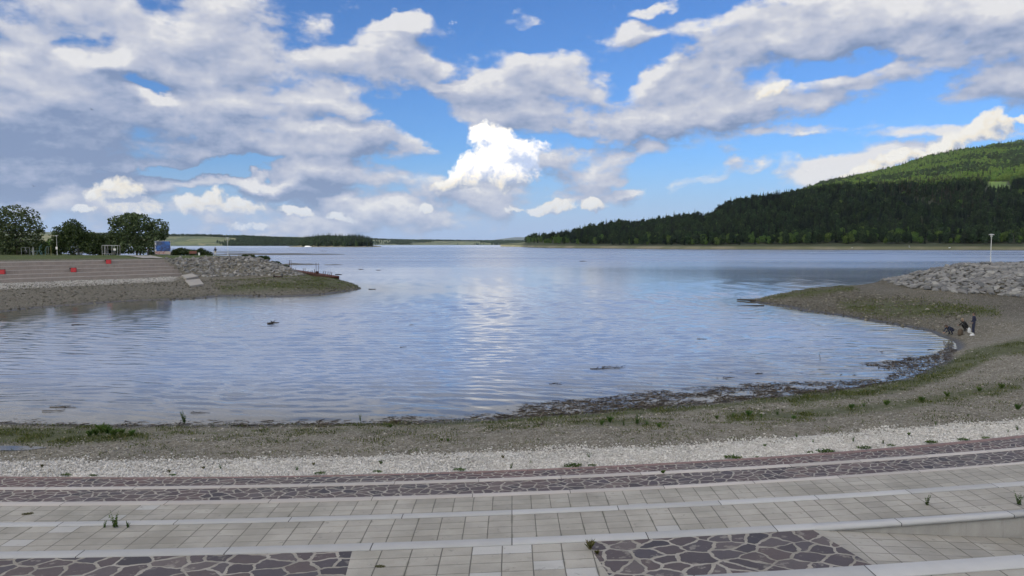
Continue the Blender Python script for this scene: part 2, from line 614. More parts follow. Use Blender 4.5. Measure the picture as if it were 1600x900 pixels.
def mat_ground():
    """lake-bank gravel: stones in the surface, grass-stained, white-gravel and wet parts by attribute"""
    m, T, bs, _ = mat("bank_gravel")
    p = gpos(T)
    big = T.noise(p, 0.35, 4, 0.6)
    mid = T.noise(p, 2.2, 4, 0.65)
    v1 = T.vor(p, 9.0)
    v2 = T.vor(p, 26.0)
    cell1 = T.xyz(v1.outputs['Color'])[0]
    cell2 = T.xyz(v2.outputs['Color'])[1]
    a = T.mix(T.mr(mid, 0.3, 0.7), (0.098, 0.088, 0.066), (0.190, 0.176, 0.138))
    a = T.mix(T.m('MULTIPLY', T.mr(cell2, 0.45, 0.95), 0.75), a, (0.31, 0.296, 0.25))
    # damp, silty soil of the two points
    a = T.mix(T.attr('soil'), a, T.vm('MULTIPLY', a, (0.30, 0.278, 0.215)))
    a = T.mix(T.m('MULTIPLY', T.mr(cell1, 0.72, 0.9), T.mr(v1.outputs['Distance'], 0.5, 0.35)), a, (0.36, 0.345, 0.31))
    a = T.mix(T.mr(big, 0.42, 0.72, 0, 0.35), a, (0.10, 0.095, 0.075))
    # soil and thin grass
    g = T.attr('grass')
    gn = T.mr(T.m('ADD', g, T.m('MULTIPLY', T.m('SUBTRACT', mid, 0.5), 1.0)), 0.30, 0.75)
    gc = T.mix(T.mr(T.noise(p, 5.0, 3, 0.6), 0.35, 0.7), (0.050, 0.060, 0.022), (0.085, 0.100, 0.032))
    a = T.mix(T.m('MULTIPLY', gn, 0.85), a, gc)
    # white gravel
    w = T.attr('white')
    wn = T.mr(T.m('ADD', w, T.m('MULTIPLY', T.m('SUBTRACT', T.noise(p, 3.0, 4, 0.7), 0.5), 0.8)), 0.35, 0.6)
    wc = T.mix(cell2, (0.34, 0.33, 0.30), (0.64, 0.62, 0.58))
    a = T.mix(wn, a, wc)
    # wet edge
    wet = T.m('MAXIMUM', T.mr(T.xyz(p)[2], 0.22, 0.03), T.attr('wet'))
    a = T.mix(wet, a, T.vm('SCALE', a, scale=0.40))
    lawn = T.attr('lawn')
    lc = T.mix(T.mr(T.noise(p, 0.6, 4, 0.65), 0.3, 0.7), (0.045, 0.072, 0.016), (0.090, 0.110, 0.034))
    a = T.mix(lawn, a, lc)
    T.put(bs.inputs['Base Color'], a)
    T.put(bs.inputs['Roughness'], T.mr(wet, 0, 1, 0.9, 0.45))
    bs.inputs['Specular IOR Level'].default_value = 0.3
    h = T.m('ADD', T.m('MULTIPLY', v1.outputs['Distance'], -0.7), T.m('ADD', T.m('MULTIPLY', v2.outputs['Distance'], -0.35), T.m('MULTIPLY', mid, 0.8)))
    bump(T, bs, h, 0.05)
    return m


def mat_water():
    m, T, bs, _ = mat("lake_water")
    p = gpos(T)
    x, y, z = T.xyz(p)[:3]
    # the ripples themselves are modelled; only the finest wrinkles and the far chop are left to the surface
    w3 = T.noise(T.vm('MULTIPLY', p, (3.5, 7.0, 1.0)), 1.0, 3, 0.5, '2D')
    far = T.mr(y, 60, 420)
    lane = T.noise(T.vm('MULTIPLY', p, (0.0030, 0.016, 1.0)), 1.0, 4, 0.55, '2D')
    b = T.new('ShaderNodeBump')
    b.inputs['Distance'].default_value = 1.0
    T.put(b.inputs['Strength'], T.mr(far, 0, 1, 0.22, 0.0))
    T.put(b.inputs['Height'], T.m('MULTIPLY', w3, 0.012))
    T.l.new(b.outputs[0], bs.inputs['Normal'])
    # murky shallows over the cove's gravel
    sheen_and_murk = T.mix(T.attr('shallow'), (0.250, 0.315, 0.445), (0.150, 0.143, 0.118))  # open-water blue is raised to stand in for reflected sky
    T.put(bs.inputs['Base Color'], sheen_and_murk)
    T.put(bs.inputs['Roughness'], T.m('ADD', T.mr(far, 0, 1, 0.05, 0.20), T.m('MULTIPLY', far, T.mr(lane, 0.35, 0.65, 0.0, 0.12))))
    bs.inputs['IOR'].default_value = 1.40
    return m


M = {}
M['ground'] = mat_ground()
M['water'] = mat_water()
M['granite'] = None


def uvmap(T):
    return T.new('ShaderNodeUVMap', uv_map='UVMap').outputs[0]


def mat_tiles(name, light=1.0, salt=0.0, lucent=0.012):
    """concrete slabs 0.40 x 0.265 m laid in straight columns; u along the terrace, v across it (metres)"""
    m, T, bs, _ = mat(name)
    uv = uvmap(T)
    q = T.vm('ADD', uv, T.vm('SCALE', T.vm('SUBTRACT', T.noise(uv, 1.3, 2, 0.5, '2D', 1), (0.5, 0.5, 0.5)), scale=0.012))
    ux, uy = T.xyz(q)[:2]
    cu, cv = T.m('DIVIDE', ux, 0.40), T.m('DIVIDE', uy, 0.265)
    fu, fv = T.m('FRACT', cu), T.m('FRACT', cv)
    du = T.m('MULTIPLY', T.m('MINIMUM', fu, T.m('SUBTRACT', 1.0, fu)), 0.40)
    dv = T.m('MULTIPLY', T.m('MINIMUM', fv, T.m('SUBTRACT', 1.0, fv)), 0.265)
    cell = T.com(T.m('FLOOR', cu), T.m('FLOOR', cv), salt)
    wn = T.new('ShaderNodeTexWhiteNoise', noise_dimensions='3D')
    T.l.new(cell, wn.inputs[0])
    r = wn.outputs[0]
    p = gpos(T)
    st = T.noise(p, 1.1, 5, 0.6)
    fine = T.noise(p, 70.0, 3, 0.7)
    base = T.mix(T.mr(st, 0.3, 0.7), (0.310, 0.298, 0.258), (0.420, 0.404, 0.360))
    base = T.vm('SCALE', base, scale=T.m('ADD', 0.88, T.m('MULTIPLY', r, 0.20)))
    base = T.mix(T.m('MULTIPLY', T.mr(r, 1.0 - lucent, 1.0 - lucent + .004), 0.6), base, (0.47, 0.48, 0.48))
    base = T.vm('SCALE', base, scale=T.m('MULTIPLY', light, T.m('ADD', 0.86, T.m('MULTIPLY', fine, 0.28))))
    damp = T.mr(T.noise(T.vm('MULTIPLY', p, (.5, 1.2, 1)), 0.8, 5, 0.68), 0.50, 0.72, 0, 0.42)
    base = T.mix(damp, base, (0.20, 0.20, 0.17))
    spots = T.mr(T.noise(p, 7.0, 3, 0.6), 0.62, 0.72, 0, 0.5)
    base = T.mix(spots, base, (0.17, 0.17, 0.15))
    # column joints wider and darker than the row joints
    ju = T.mr(du, T.m('ADD', 0.006, T.m('MULTIPLY', T.noise(p, 3.0, 3, 0.6), 0.009)), 0.003)
    moss = T.m('MULTIPLY', T.mr(du, 0.035, 0.0), T.mr(T.noise(p, 1.7, 4, 0.65), 0.52, 0.66, 0, 0.55))
    base = T.mix(moss, base, (0.10, 0.105, 0.065))
    jv = T.m('MULTIPLY', T.mr(dv, 0.008, 0.003), T.mr(T.noise(uv, 2.0, 3, 0.6, '2D'), 0.3, 0.6, 0.40, 1.0))
    j = T.m('MAXIMUM', ju, jv)
    base = T.mix(T.m('MULTIPLY', j, 0.80), base, (0.065, 0.063, 0.052))
    T.put(bs.inputs['Base Color'], base)
    bs.inputs['Roughness'].default_value = 0.85
    h = T.m('ADD', T.m('MULTIPLY', j, -1.0), T.m('ADD', T.m('MULTIPLY', fine, 0.12), T.m('MULTIPLY', r, 0.5)))
    bump(T, bs, h, 0.006)
    return m


def mat_kerb(name, col, joint=1.9, salt=0.0):
    m, T, bs, _ = mat(name)
    uv = uvmap(T)
    ux, uy = T.xyz(uv)[:2]
    c = T.m('ADD', T.m('DIVIDE', ux, joint), salt)
    fr = T.m('FRACT', c)
    d = T.m('MULTIPLY', T.m('MINIMUM', fr, T.m('SUBTRACT', 1.0, fr)), joint)
    wn = T.new('ShaderNodeTexWhiteNoise', noise_dimensions='1D')
    T.l.new(T.m('FLOOR', c), wn.inputs['W'])
    p = gpos(T)
    sp = T.noise(p, 160.0, 2, 0.7)
    st = T.noise(p, 3.0, 5, 0.65)
    a = T.vm('SCALE', tuple(col), scale=T.m('MULTIPLY', T.m('ADD', 0.85, T.m('MULTIPLY', wn.outputs[0], 0.22)), T.m('ADD', 0.72, T.m('ADD', T.m('MULTIPLY', sp, 0.30), T.m('MULTIPLY', st, 0.26)))))
    j = T.mr(d, 0.010, 0.004)
    a = T.mix(T.m('MULTIPLY', j, 0.9), a, (0.05, 0.05, 0.045))
    T.put(bs.inputs['Base Color'], a)
    bs.inputs['Roughness'].default_value = 0.8
    bump(T, bs, T.m('ADD', T.m('MULTIPLY', j, -1.0), T.m('MULTIPLY', sp, 0.15)), 0.006)
    return m


def mat_crazy(name, scale=3.0, red=0.0, salt=0.0):
    """crazy paving of porphyry slabs in pale mortar"""
    m, T, bs, _ = mat(name)
    uv = uvmap(T)
    q = T.vm('ADD', T.vm('MULTIPLY', uv, (1.0, 1.25, 1.0)), (salt, salt * 0.37, 0))
    wq = T.vm('ADD', q, T.vm('SCALE', T.vm('SUBTRACT', T.noise(q, 5.0, 2, 0.5, '2D', 1), (0.5, 0.5, 0.5)), scale=0.10))
    e = T.vor(wq, scale, 'DISTANCE_TO_EDGE', '2D', 1.0)
    f = T.vor(wq, scale, 'F1', '2D', 1.0)
    rc = T.xyz(f.outputs['Color'])
    jw = T.m('ADD', 0.012, T.m('MULTIPLY', T.noise(q, 3.0, 3, 0.6, '2D'), 0.105))
    edge = T.m('SUBTRACT', e.outputs['Distance'], jw)
    stone = T.mr(edge, -0.006, 0.012)
    p = gpos(T)
    ramp = T.new('ShaderNodeValToRGB')
    cr = ramp.color_ramp
    cr.interpolation = 'LINEAR'
    cols = [(0.0, (0.044, 0.042, 0.051)), (0.25, (0.080, 0.067, 0.072)), (0.5, (0.100, 0.080, 0.080)), (0.75, (0.066, 0.061, 0.073)), (1.0, (0.128, 0.108, 0.106))]
    cr.elements[0].color = cols[0][1] + (1,)
    cr.elements[1].color = cols[-1][1] + (1,)
    for ps, c in cols[1:-1]:
        el = cr.elements.new(ps)
        el.color = c + (1,)
    T.l.new(rc[0], ramp.inputs[0])
    fine = T.noise(p, 34.0, 4, 0.7)
    blot = T.noise(p, 5.0, 4, 0.6)
    sc = T.vm('SCALE', ramp.outputs[0], scale=T.m('ADD', 0.62, T.m('ADD', T.m('MULTIPLY', fine, 0.42), T.m('MULTIPLY', blot, 0.34))))
    if red:
        sc = T.mix(T.m('MULTIPLY', T.mr(T.noise(p, 0.25, 2, 0.5), 0.4, 0.6), red), sc, T.vm('MULTIPLY', sc, (1.45, 1.0, 0.92)))
    mo = T.mix(T.mr(T.noise(p, 2.0, 5, 0.65), 0.3, 0.7), (0.240, 0.226, 0.192), (0.365, 0.345, 0.305))
    mo = T.vm('SCALE', mo, scale=T.m('ADD', 0.8, T.m('MULTIPLY', fine, 0.4)))
    # mortar smeared over some stones
    sm = T.mr(T.noise(q, 3.4, 4, 0.65, '2D'), 0.60, 0.70, 0.0, 0.55)
    a = T.mix(stone, mo, T.mix(sm, sc, mo))
    T.put(bs.inputs['Base Color'], a)
    bs.inputs['Roughness'].default_value = 0.78
    bump(T, bs, T.m('ADD', T.m('MULTIPLY', stone, 0.8), T.m('ADD', T.m('MULTIPLY', fine, 0.25), T.m('MULTIPLY', rc[1], 0.25))), 0.014)
    return m


def mat_concrete(name, col=(0.36, 0.35, 0.32), sc=1.0):
    m, T, bs, _ = mat(name)
    p = gpos(T)
    st = T.noise(T.vm('MULTIPLY', p, (1.0, 1.0, 0.35)), 4.0 * sc, 6, 0.65)
    fine = T.noise(p, 60.0, 3, 0.7)
    drip = T.noise(T.vm('MULTIPLY', p, (1.0, 1.0, 0.08)), 7.0, 4, 0.65)
    a = T.vm('SCALE', tuple(col), scale=T.m('ADD', 0.55, T.m('ADD', T.m('MULTIPLY', st, 0.6), T.m('MULTIPLY', fine, 0.25))))
    a = T.mix(T.mr(drip, 0.55, 0.75, 0, 0.55), a, (0.15, 0.145, 0.125))
    T.put(bs.inputs['Base Color'], a)
    bs.inputs['Roughness'].default_value = 0.88
    bump(T, bs, T.m('ADD', st, T.m('MULTIPLY', fine, 0.5)), 0.01)
    return m


M['tiles'] = mat_tiles('concrete_slabs', .92)
M['tiles_low'] = mat_tiles('concrete_slabs_lower', 1.0, 3.0, 0.17)
M['granite'] = mat_kerb('granite_kerb', (0.45, 0.455, 0.45))
M['granite_warm'] = mat_kerb('sandstone_kerb', (0.47, 0.44, 0.41), 2.1, .4)
M['crazy'] = mat_crazy('porphyry_paving', 2.9)
M['crazy_far'] = mat_crazy('porphyry_paving_far', 3.3, 0.25, 7.0)
M['crazy_red'] = mat_crazy('porphyry_paving_red', 3.3, 0.6, 13.0)
M['brick_kerb'] = mat_kerb('red_stone_edge', (0.225, 0.150, 0.135), 0.5, .1)
M['concrete'] = mat_concrete('weathered_concrete')

# ------------------------------------------------------------------ the stepped terraces under the camera
# tier levels, and the seen edges of every strip in photo pixels
Z1, Z2, Z3, Z4, Z5, Z6 = 1.25, 1.85, 2.47, 3.10, 3.72, 4.35
EDGE = {
    'gravel_far': (1.12, [(0, 721), (270, 720), (540, 715.5), (709, 708.5), (891, 703), (1065, 696.5), (1240, 683), (1421, 669), (1600, 656)]),
    'brick_far': (Z1, [(0, 744.5), (270, 745), (540, 743), (709, 736.7), (891, 730), (1070, 722.5), (1240, 711), (1421, 696), (1600, 680)]),
    'brick_near': (Z1, [(0, 746.5), (270, 747), (540, 745), (709, 739.2), (891, 732.5), (1070, 725.5), (1240, 714), (1421, 699.5), (1600, 684)]),
    'a2_far': (Z2, [(0, 761), (270, 761), (540, 756), (709, 748.5), (891, 741.7), (1065, 735), (1240, 725.5), (1421, 714), (1600, 698)]),
    'a2_near': (Z2, [(0, 765), (270, 764.7), (540, 761), (709, 753), (891, 746.5), (1065, 739), (1240, 729.5), (1421, 718), (1600, 702)]),
    'a_far': (Z3, [(0, 785), (270, 784), (540, 777), (709, 771.5), (891, 764.7), (1065, 758), (1240, 750), (1421, 737.7), (1600, 720)]),
    'a_near': (Z3, [(0, 791.7), (270, 789), (540, 782.5), (709, 777), (891, 770), (1065, 763.2), (1240, 753.6), (1421, 741), (1600, 723.5)]),
    'b_far': (Z4, [(0, 816), (270, 815), (540, 807), (709, 799.8), (891, 793), (1065, 786), (1240, 776), (1421, 765), (1600, 752.5)]),
    'b_near': (Z4, [(0, 823.4), (270, 821), (540, 813), (709, 806.5), (891, 800.8), (1065, 793.5), (1240, 783), (1421, 772), (1600, 759)]),
    'c_far': (Z5, [(0, 862.6), (270, 859), (540, 850), (709, 843.7), (891, 837), (1065, 829.8), (1240, 821), (1421, 810), (1600, 796.4)]),
    'c_near': (Z5, [(0, 872.7), (270, 870), (540, 861), (709, 855), (891, 848), (1065, 839.8), (1240, 830), (1421, 817.7), (1600, 804)]),
    'd_far': (Z6, [(1168, 900), (1367, 883.5), (1600, 863)]),
    'd_near': (Z6, [(1357, 900), (1600, 877)]),
}
XS = np.linspace(-34, 36, 141)


def fit(name, deg=2):
    z, px = EDGE[name]
    P = np.array([pz(u, v, z)[:] for u, v in px])
    return np.polyfit(P[:, 0], P[:, 1], deg)


C = {k: fit(k) for k in EDGE if not k.startswith('d_')}
# the fitted curves share one shape further out, where the photo gives no evidence
ref = C['c_near']


def yc(name, x):
    return np.polyval(C[name], x)


for k in ('d',):
    pf = [pz(u, v, Z6) for u, v in EDGE['d_far'][1]]
    off = np.mean([p.y - np.polyval(C['c_far'], p.x) for p in pf])
    C['d_far'] = C['c_far'].copy(); C['d_far'][-1] += off
    C['d_near'] = C['d_far'].copy(); C['d_near'][-1] -= 0.30
for nm, up, zz in (('e', -2.85, 4.98), ('f', -5.7, 5.60), ('g', -8.4, 6.22)):
    C[nm + '_far'] = C['d_far'].copy(); C[nm + '_far'][-1] += up
    C[nm + '_near'] = C[nm + '_far'].copy(); C[nm + '_near'][-1] -= 0.30


def arclen(c):
    y = np.polyval(c, XS)
    return np.concatenate([[0], np.cumsum(np.hypot(np.diff(XS), np.diff(y)))])


def strip(name, near, far, z, m, vn=3, x0=None, x1=None, zf=None):
    """a paved strip between two curves on one level, UVs in metres"""
    xs = XS if x0 is None else np.linspace(x0, x1, max(2, int(abs(x1 - x0) * 2)))
    yn = near(xs) if callable(near) else np.polyval(C[near], xs)
    yf = far(xs) if callable(far) else np.polyval(C[far], xs)
    s = np.concatenate([[0], np.cumsum(np.hypot(np.diff(xs), np.diff(yf)))])
    s = s - np.interp(0.0, xs, s)
    vs, fs, uvs = [], [], []
    n = len(xs)
    for j in range(vn):
        t = j / (vn - 1)
        y = yn + (yf - yn) * t
        zz = z if not callable(z) else z(xs, y)
        vs.append(np.stack([xs, y, np.broadcast_to(zz, xs.shape)], 1))
        uvs.append(np.stack([s, (y - yf)], 1))
    V = np.concatenate(vs)
    UV = np.concatenate(uvs)
    fa = []
    for j in range(vn - 1):
        a = np.arange(n - 1) + j * n
        fa.append(np.stack([a, a + 1, a + 1 + n, a + n], 1))
    Fa = np.concatenate(fa)
    o = mesh_obj(name, V, Fa, m)
    ul = o.data.uv_layers.new(name='UVMap')
    ul.data.foreach_set('uv', UV[Fa.ravel()].astype(np.float32).ravel())
    tag(o, kind='structure')
    return o


def kerb(name, near, far, z, zlow, m, x0=None, x1=None, lip=0.012):
    """a kerb: top face a little proud, front riser down to the next tier, short back lip"""
    xs = XS if x0 is None else np.linspace(x0, x1, max(2, int(abs(x1 - x0) * 2)))
    yn, yf = np.polyval(C[near], xs), np.polyval(C[far], xs)
    s = np.concatenate([[0], np.cumsum(np.hypot(np.diff(xs), np.diff(yf)))])
    s = s - np.interp(0.0, xs, s)
    b = 0.008
    prof = [(yn, z - 0.03), (yn, z + lip - b * .6), (yn + b, z + lip), (yf - b, z + lip), (yf, z + lip - b), (yf, np.full_like(xs, 0) + zlow)]
    vcum = [0, .03, .04, .04, .05, .06]
    w = yf - yn
    vs = np.concatenate([np.stack([xs, y, np.broadcast_to(q, xs.shape)], 1) for y, q in prof])
    uu = np.concatenate([np.stack([s, np.full_like(s, i * 0.1)], 1) for i in range(len(prof))])
    n = len(xs)
    Fa = np.concatenate([np.stack([np.arange(n - 1) + j * n, np.arange(n - 1) + j * n + 1, np.arange(n - 1) + (j + 1) * n + 1, np.arange(n - 1) + (j + 1) * n], 1) for j in range(len(prof) - 1)])
    o = mesh_obj(name, vs, Fa, m)
    ul = o.data.uv_layers.new(name='UVMap')
    ul.data.foreach_set('uv', uu[Fa.ravel()].astype(np.float32).ravel())
    tag(o, kind='structure')
    return o


def shift(name, dy):
    return lambda xs: np.polyval(C[name], xs) + dy


strip('pavement_red_porphyry', shift('a2_far', -0.02), 'brick_near', Z1, M['crazy_red'])
kerb('kerb_red_stone', 'brick_near', 'brick_far', Z1, Z1 - 0.35, M['brick_kerb'], lip=0.004)
kerb('kerb_sandstone', 'a2_near', 'a2_far', Z2, Z1 - 0.05, M['granite_warm'])
strip('pavement_porphyry', shift('a_far', -0.02), 'a2_near', Z2, M['crazy_far'])
kerb('kerb_sandstone', 'a_near', 'a_far', Z3, Z2 - 0.05, M['granite_warm'])
strip('pavement_slabs', shift('b_far', -0.02), 'a_near', Z3, M['tiles'])
kerb('kerb_granite', 'b_near', 'b_far', Z4, Z3 - 0.05, M['granite'])
strip('pavement_slabs', shift('c_far', -0.02), 'b_near', Z4, M['tiles'])

# tier of kerb C: porphyry - slabs - porphyry, and at the far right a ramp going down
pl_l0, pl_l1 = pz(550, 861.5, Z5), pz(540, 900, Z5)
pl_r0, pl_r1 = pz(918, 850, Z5), pz(952, 900, Z5)
pm_r0, pm_r1 = pz(1272.6, 829.5, Z5), pz(1364, 883.5, Z5)
RAMP_X0 = pm_r0.x


def tier5(name, left, right, m):
    """piece of the tier between two straight cross lines ((x,y),(x,y)); None = open end"""
    n = 26
    vs, uv = [], []
    for j in range(8):
        t = j / 7
        row = []
        # cross line x at this depth
        def xl(line, default):
            if line is None:
                return default
            (ax, ay), (bx, by) = line
            return ax + (bx - ax) * t
        xa, xb = xl(left, -34.0), xl(right, 36.0)
        xs = np.linspace(xa, xb, n)
        yf = np.polyval(C['c_near'], xs)
        yn = np.polyval(C['d_far'], xs) - 0.02
        y = yf + (yn - yf) * t
        z = Z5 + ramp_z(xs, y)
        vs.append(np.stack([xs, y, z], 1))
        uv.append(np.stack([xs + 0.13, y - yf + (xs - xs) * 0], 1))
    V, UV = np.concatenate(vs), np.concatenate(uv)
    Fa = np.concatenate([np.stack([np.arange(n - 1) + j * n, np.arange(n - 1) + (j + 1) * n, np.arange(n - 1) + (j + 1) * n + 1, np.arange(n - 1) + j * n + 1], 1) for j in range(7)])
    o = mesh_obj(name, V, Fa, m)
    ul = o.data.uv_layers.new(name='UVMap')
    ul.data.foreach_set('uv', UV[Fa.ravel()].astype(np.float32).ravel())
    tag(o, kind='structure')
    return o


def ramp_z(x, y):
    # the ramp starts on the slanted line at the end of the porphyry and falls to the right
    ax, ay, bx, by = pm_r0.x, pm_r0.y, pm_r1.x, pm_r1.y
    nx, ny = -(by - ay), (bx - ax)
    L = math.hypot(nx, ny)
    d = ((x - ax) * nx + (y - ay) * ny) / L
    return -np.clip(d, 0, 6.2) * 0.105


def cross(p0, p1):
    # extend the line seen in the photo back to kerb D
    x = lambda yy: p0.x + (p1.x - p0.x) * (yy - p0.y) / (p1.y - p0.y)
    yf, yn = np.polyval(C['c_near'], p0.x), np.polyval(C['d_far'], p1.x)
    return ((x(yf), yf), (x(yn), yn))


ln_l, ln_r, ln_m = cross(pl_l0, pl_l1), cross(pl_r0, pl_r1), cross(pm_r0, pm_r1)
tier5('pavement_porphyry', None, ln_l, M['crazy'])
tier5('pavement_slabs', ln_l, ln_r, M['tiles_low'])
tier5('pavement_porphyry', ln_r, ln_m, M['crazy'])
tier5('pavement_ramp', ln_m, None, M['tiles'])
kerb('kerb_granite', 'c_near', 'c_far', Z5, Z4 - 0.05, M['granite'], -34, RAMP_X0 + 0.05)

# the wall that keeps kerb C level where the ramp falls away
xs = np.concatenate([np.linspace(RAMP_X0 + 0.05, 36, 60)])
wall = empty('retaining_wall', (float(xs[0]), float(np.polyval(C['c_near'], xs[0])), Z4))
tag(wall, 'low stained concrete retaining wall with pale granite capping beside the paved ramp', 'wall')


def sweep(name, prof, xs, m, parent):
    """prof: list of (curve + offset function of x -> y, z)"""
    s = np.concatenate([[0], np.cumsum(np.hypot(np.diff(xs), np.diff(np.polyval(C['c_near'], xs))))]) + xs[0]
    vs = np.concatenate([np.stack([xs, y(xs), np.full_like(xs, z)], 1) for y, z in prof])
    k, n = len(prof), len(xs)
    Fa = []
    for j in range(k):
        j2 = (j + 1) % k
        a = np.arange(n - 1)
        Fa.append(np.stack([a + j * n, a + 1 + j * n, a + 1 + j2 * n, a + j2 * n], 1))
    Fa = np.concatenate(Fa)
    inv = parent.matrix_world.inverted() if False else Matrix.Translation(-parent.location)
    vs = vs - np.array(parent.location)
    o = mesh_obj(name, vs, Fa, m, parent)
    uu = np.concatenate([np.stack([s, np.full_like(s, i * .1)], 1) for i in range(k)])
    ul = o.data.uv_layers.new(name='UVMap')
    ul.data.foreach_set('uv', uu[Fa.ravel()].astype(np.float32).ravel())
    return o


sweep('wall', [(shift('c_near', 0.012), Z5 - 0.9), (shift('c_near', 0.012), Z5 - 0.035), (shift('c_far', -0.012), Z5 - 0.035), (shift('c_far', -0.012), Z4 - 0.2)], xs, M['concrete'], wall)
sweep('cap', [(shift('c_near', -0.008), Z5 - 0.033), (shift('c_near', -0.008), Z5 + 0.010), (shift('c_far', 0.0), Z5 + 0.010), (shift('c_far', 0.0), Z5 - 0.033)], xs, M['granite'], wall)

# tiers the camera stands on (below the picture), same build
kerb('kerb_granite', 'd_near', 'd_far', Z6, Z5 - 0.9, M['granite'])
strip('pavement_slabs', shift('e_far', -0.02), 'd_near', Z6, M['tiles'])
kerb('kerb_granite', 'e_near', 'e_far', 4.98, Z6 - 0.05, M['granite'])
strip('pavement_slabs', shift('f_far', -0.02), 'e_near', 4.98, M['tiles'])
kerb('kerb_granite', 'f_near', 'f_far', 5.60, 4.93, M['granite'])
strip('pavement_slabs', shift('g_far', -0.02), 'f_near', 5.60, M['tiles'])
kerb('kerb_granite', 'g_near', 'g_far', 6.22, 5.55, M['granite'])
strip('pavement_promenade', lambda x: x * 0 - 60.0, 'g_near', 6.22, M['tiles'])


# ------------------------------------------------------------------ the lake bank around the cove (one surface through measured points)
def tps_fit(P):
    P = np.asarray(P, float)
    X = P[:, :2] / 50.0
    n = len(X)
    d2 = ((X[:, None] - X[None]) ** 2).sum(-1)
    K = np.where(d2 > 0, d2 * np.log(d2 + 1e-12) * 0.5, 0)
    A = np.zeros((n + 3, n + 3))
    A[:n, :n] = K + np.eye(n) * 1e-3
    A[:n, n] = 1; A[:n, n + 1:] = X
    A[n, :n] = 1; A[n + 1:, :n] = X.T
    b = np.zeros(n + 3); b[:n] = P[:, 2]
    w = np.linalg.solve(A, b)

    def f(x, y):
        q = np.stack([np.ravel(x), np.ravel(y)], 1) / 50.0
        out = np.zeros(len(q))
        for s in range(0, len(q), 40000):
            qq = q[s:s + 40000]
            d2 = ((qq[:, None] - X[None]) ** 2).sum(-1)
            out[s:s + 40000] = (np.where(d2 > 0, d2 * np.log(d2 + 1e-12) * 0.5, 0)) @ w[:n] + w[n] + qq @ w[n + 1:]
        return out.reshape(np.shape(x))
    return f


def densify(px, step=60):
    out = []
    for (u0, v0), (u1, v1) in zip(px[:-1], px[1:]):
        k = max(1, int(abs(u1 - u0) / step))
        for i in range(k):
            t = i / k
            out.append((u0 + (u1 - u0) * t, v0 + (v1 - v0) * t))
    out.append(px[-1])
    return out


CP = []


def cpx(px, z, step=None):
    for u, v in (densify(px, step) if step else px):
        p = pz(u, v, z)
        CP.append((p.x, p.y, z))


def cpy(*pts):
    for u, v, Y in pts:
        CP.append(tuple(py(u, v, Y)))


# near shore
SHORE_N = [(-160, 657), (0, 661), (150, 664), (300, 663), (450, 663), (600, 660), (700, 657), (800, 651), (900, 644), (1000, 637), (1100, 629), (1200, 619), (1300, 609), (1380, 597), (1440, 581), (1480, 563), (1494, 546)]
SHORE_R = [(1494, 546), (1486, 531), (1460, 519), (1400, 508), (1330, 496), (1250, 485), (1200, 475), (1174, 469)]
SHORE_L = [(-150, 498), (0, 489), (53, 482), (133, 476), (200, 471), (320, 467), (350, 463), (420, 464), (485, 462), (530, 457), (555, 453), (566, 450)]
cpx(SHORE_N, 0.0, 90)
cpx(SHORE_R[1:], 0.0, 70)
cpx(SHORE_L, 0.0, 70)
# in the water in front of them
for u, v in densify(SHORE_N, 200):
    p = pz(u, v, 0)
    k = 1.0 if u < 1350 else 0.0
    CP.append((p.x - (4 if u > 1350 else 0), p.y + (5.5 if u < 1400 else 0), -0.75 if u < 1400 else -0.5))
for u, v in densify(SHORE_R[2:], 120):
    p = pz(u, v, 0)
    CP.append((p.x - 4.0, p.y - 3.5, -0.6))
for u, v in densify(SHORE_L, 150):
    p = pz(u, v, 0)
    CP.append((p.x + 3, p.y - 6.0, -0.6))
for x, y in ((0, 60), (-25, 60), (15, 75), (-5, 95), (-20, 110), (10, 120), (0, 150), (20, 180), (-15, 170), (60, 160), (-50, 62), (0, 220), (60, 230), (110, 170), (-30, 200)):
    CP.append((x, y, -2.2))
# near bank rising to the paving
for x in (-30, -18, -8, 0, 8, 16, 26):
    CP.append((x, float(yc('brick_far', min(x, 20))), 1.19))
    CP.append((x, float(yc('gravel_far', min(x, 20))), 1.06))
    CP.append((x, float(yc('brick_far', min(x, 20))) - 4, 1.05))
    CP.append((x, 9.0, 0.9))
# right bank and the point
cpx([(1600, 600)], 0.85); cpx([(1600, 535), (1750, 560)], 1.25); cpx([(1560, 560)], 0.7)
cpx([(1600, 500), (1540, 500)], 1.35); cpx([(1800, 510)], 1.9)
cpx([(1480, 500)], 0.75); cpx([(1420, 480)], 1.1); cpx([(1330, 470)], 0.9); cpx([(1250, 467)], 0.7)
cpx([(1175, 466.5)], 0.12)
cpx([(1210, 460)], 0.85); cpx([(1250, 452.5)], 1.45); cpx([(1330, 445.5)], 2.05); cpx([(1378, 440)], 2.45)
cpx([(1450, 452), (1400, 450)], 1.95); cpx([(1530, 460), (1600, 465), (1750, 470)], 1.8)
# rock mound on the right: front slope up to a flat top
cpx([(1410, 434)], 3.05); cpx([(1440, 427)], 3.65); cpx([(1480, 419)], 4.4); cpx([(1505, 415)], 4.75)
cpx([(1550, 414.3), (1600, 413.5), (1700, 412)], 4.85)
cpx([(1490, 440), (1560, 440), (1650, 442)], 3.2)
for x, y, z in ((85, 118, 4.95), (110, 108, 4.95), (70, 112, 4.8), (140, 120, 5.0), (130, 90, 4.6), (75, 128, 1.2), (100, 132, 1.0), (140, 145, 1.0), (60, 118, 1.4), (47, 113, -0.4), (40, 110, -0.6), (36, 104, -0.5), (62, 127, -0.8), (80, 140, -1.2), (120, 155, -1.2), (110, 60, 4.0), (90, 50, 3.2), (70, 40, 2.4), (50, 28, 1.6), (120, 30, 4.2)):
    CP.append((x, y, z))
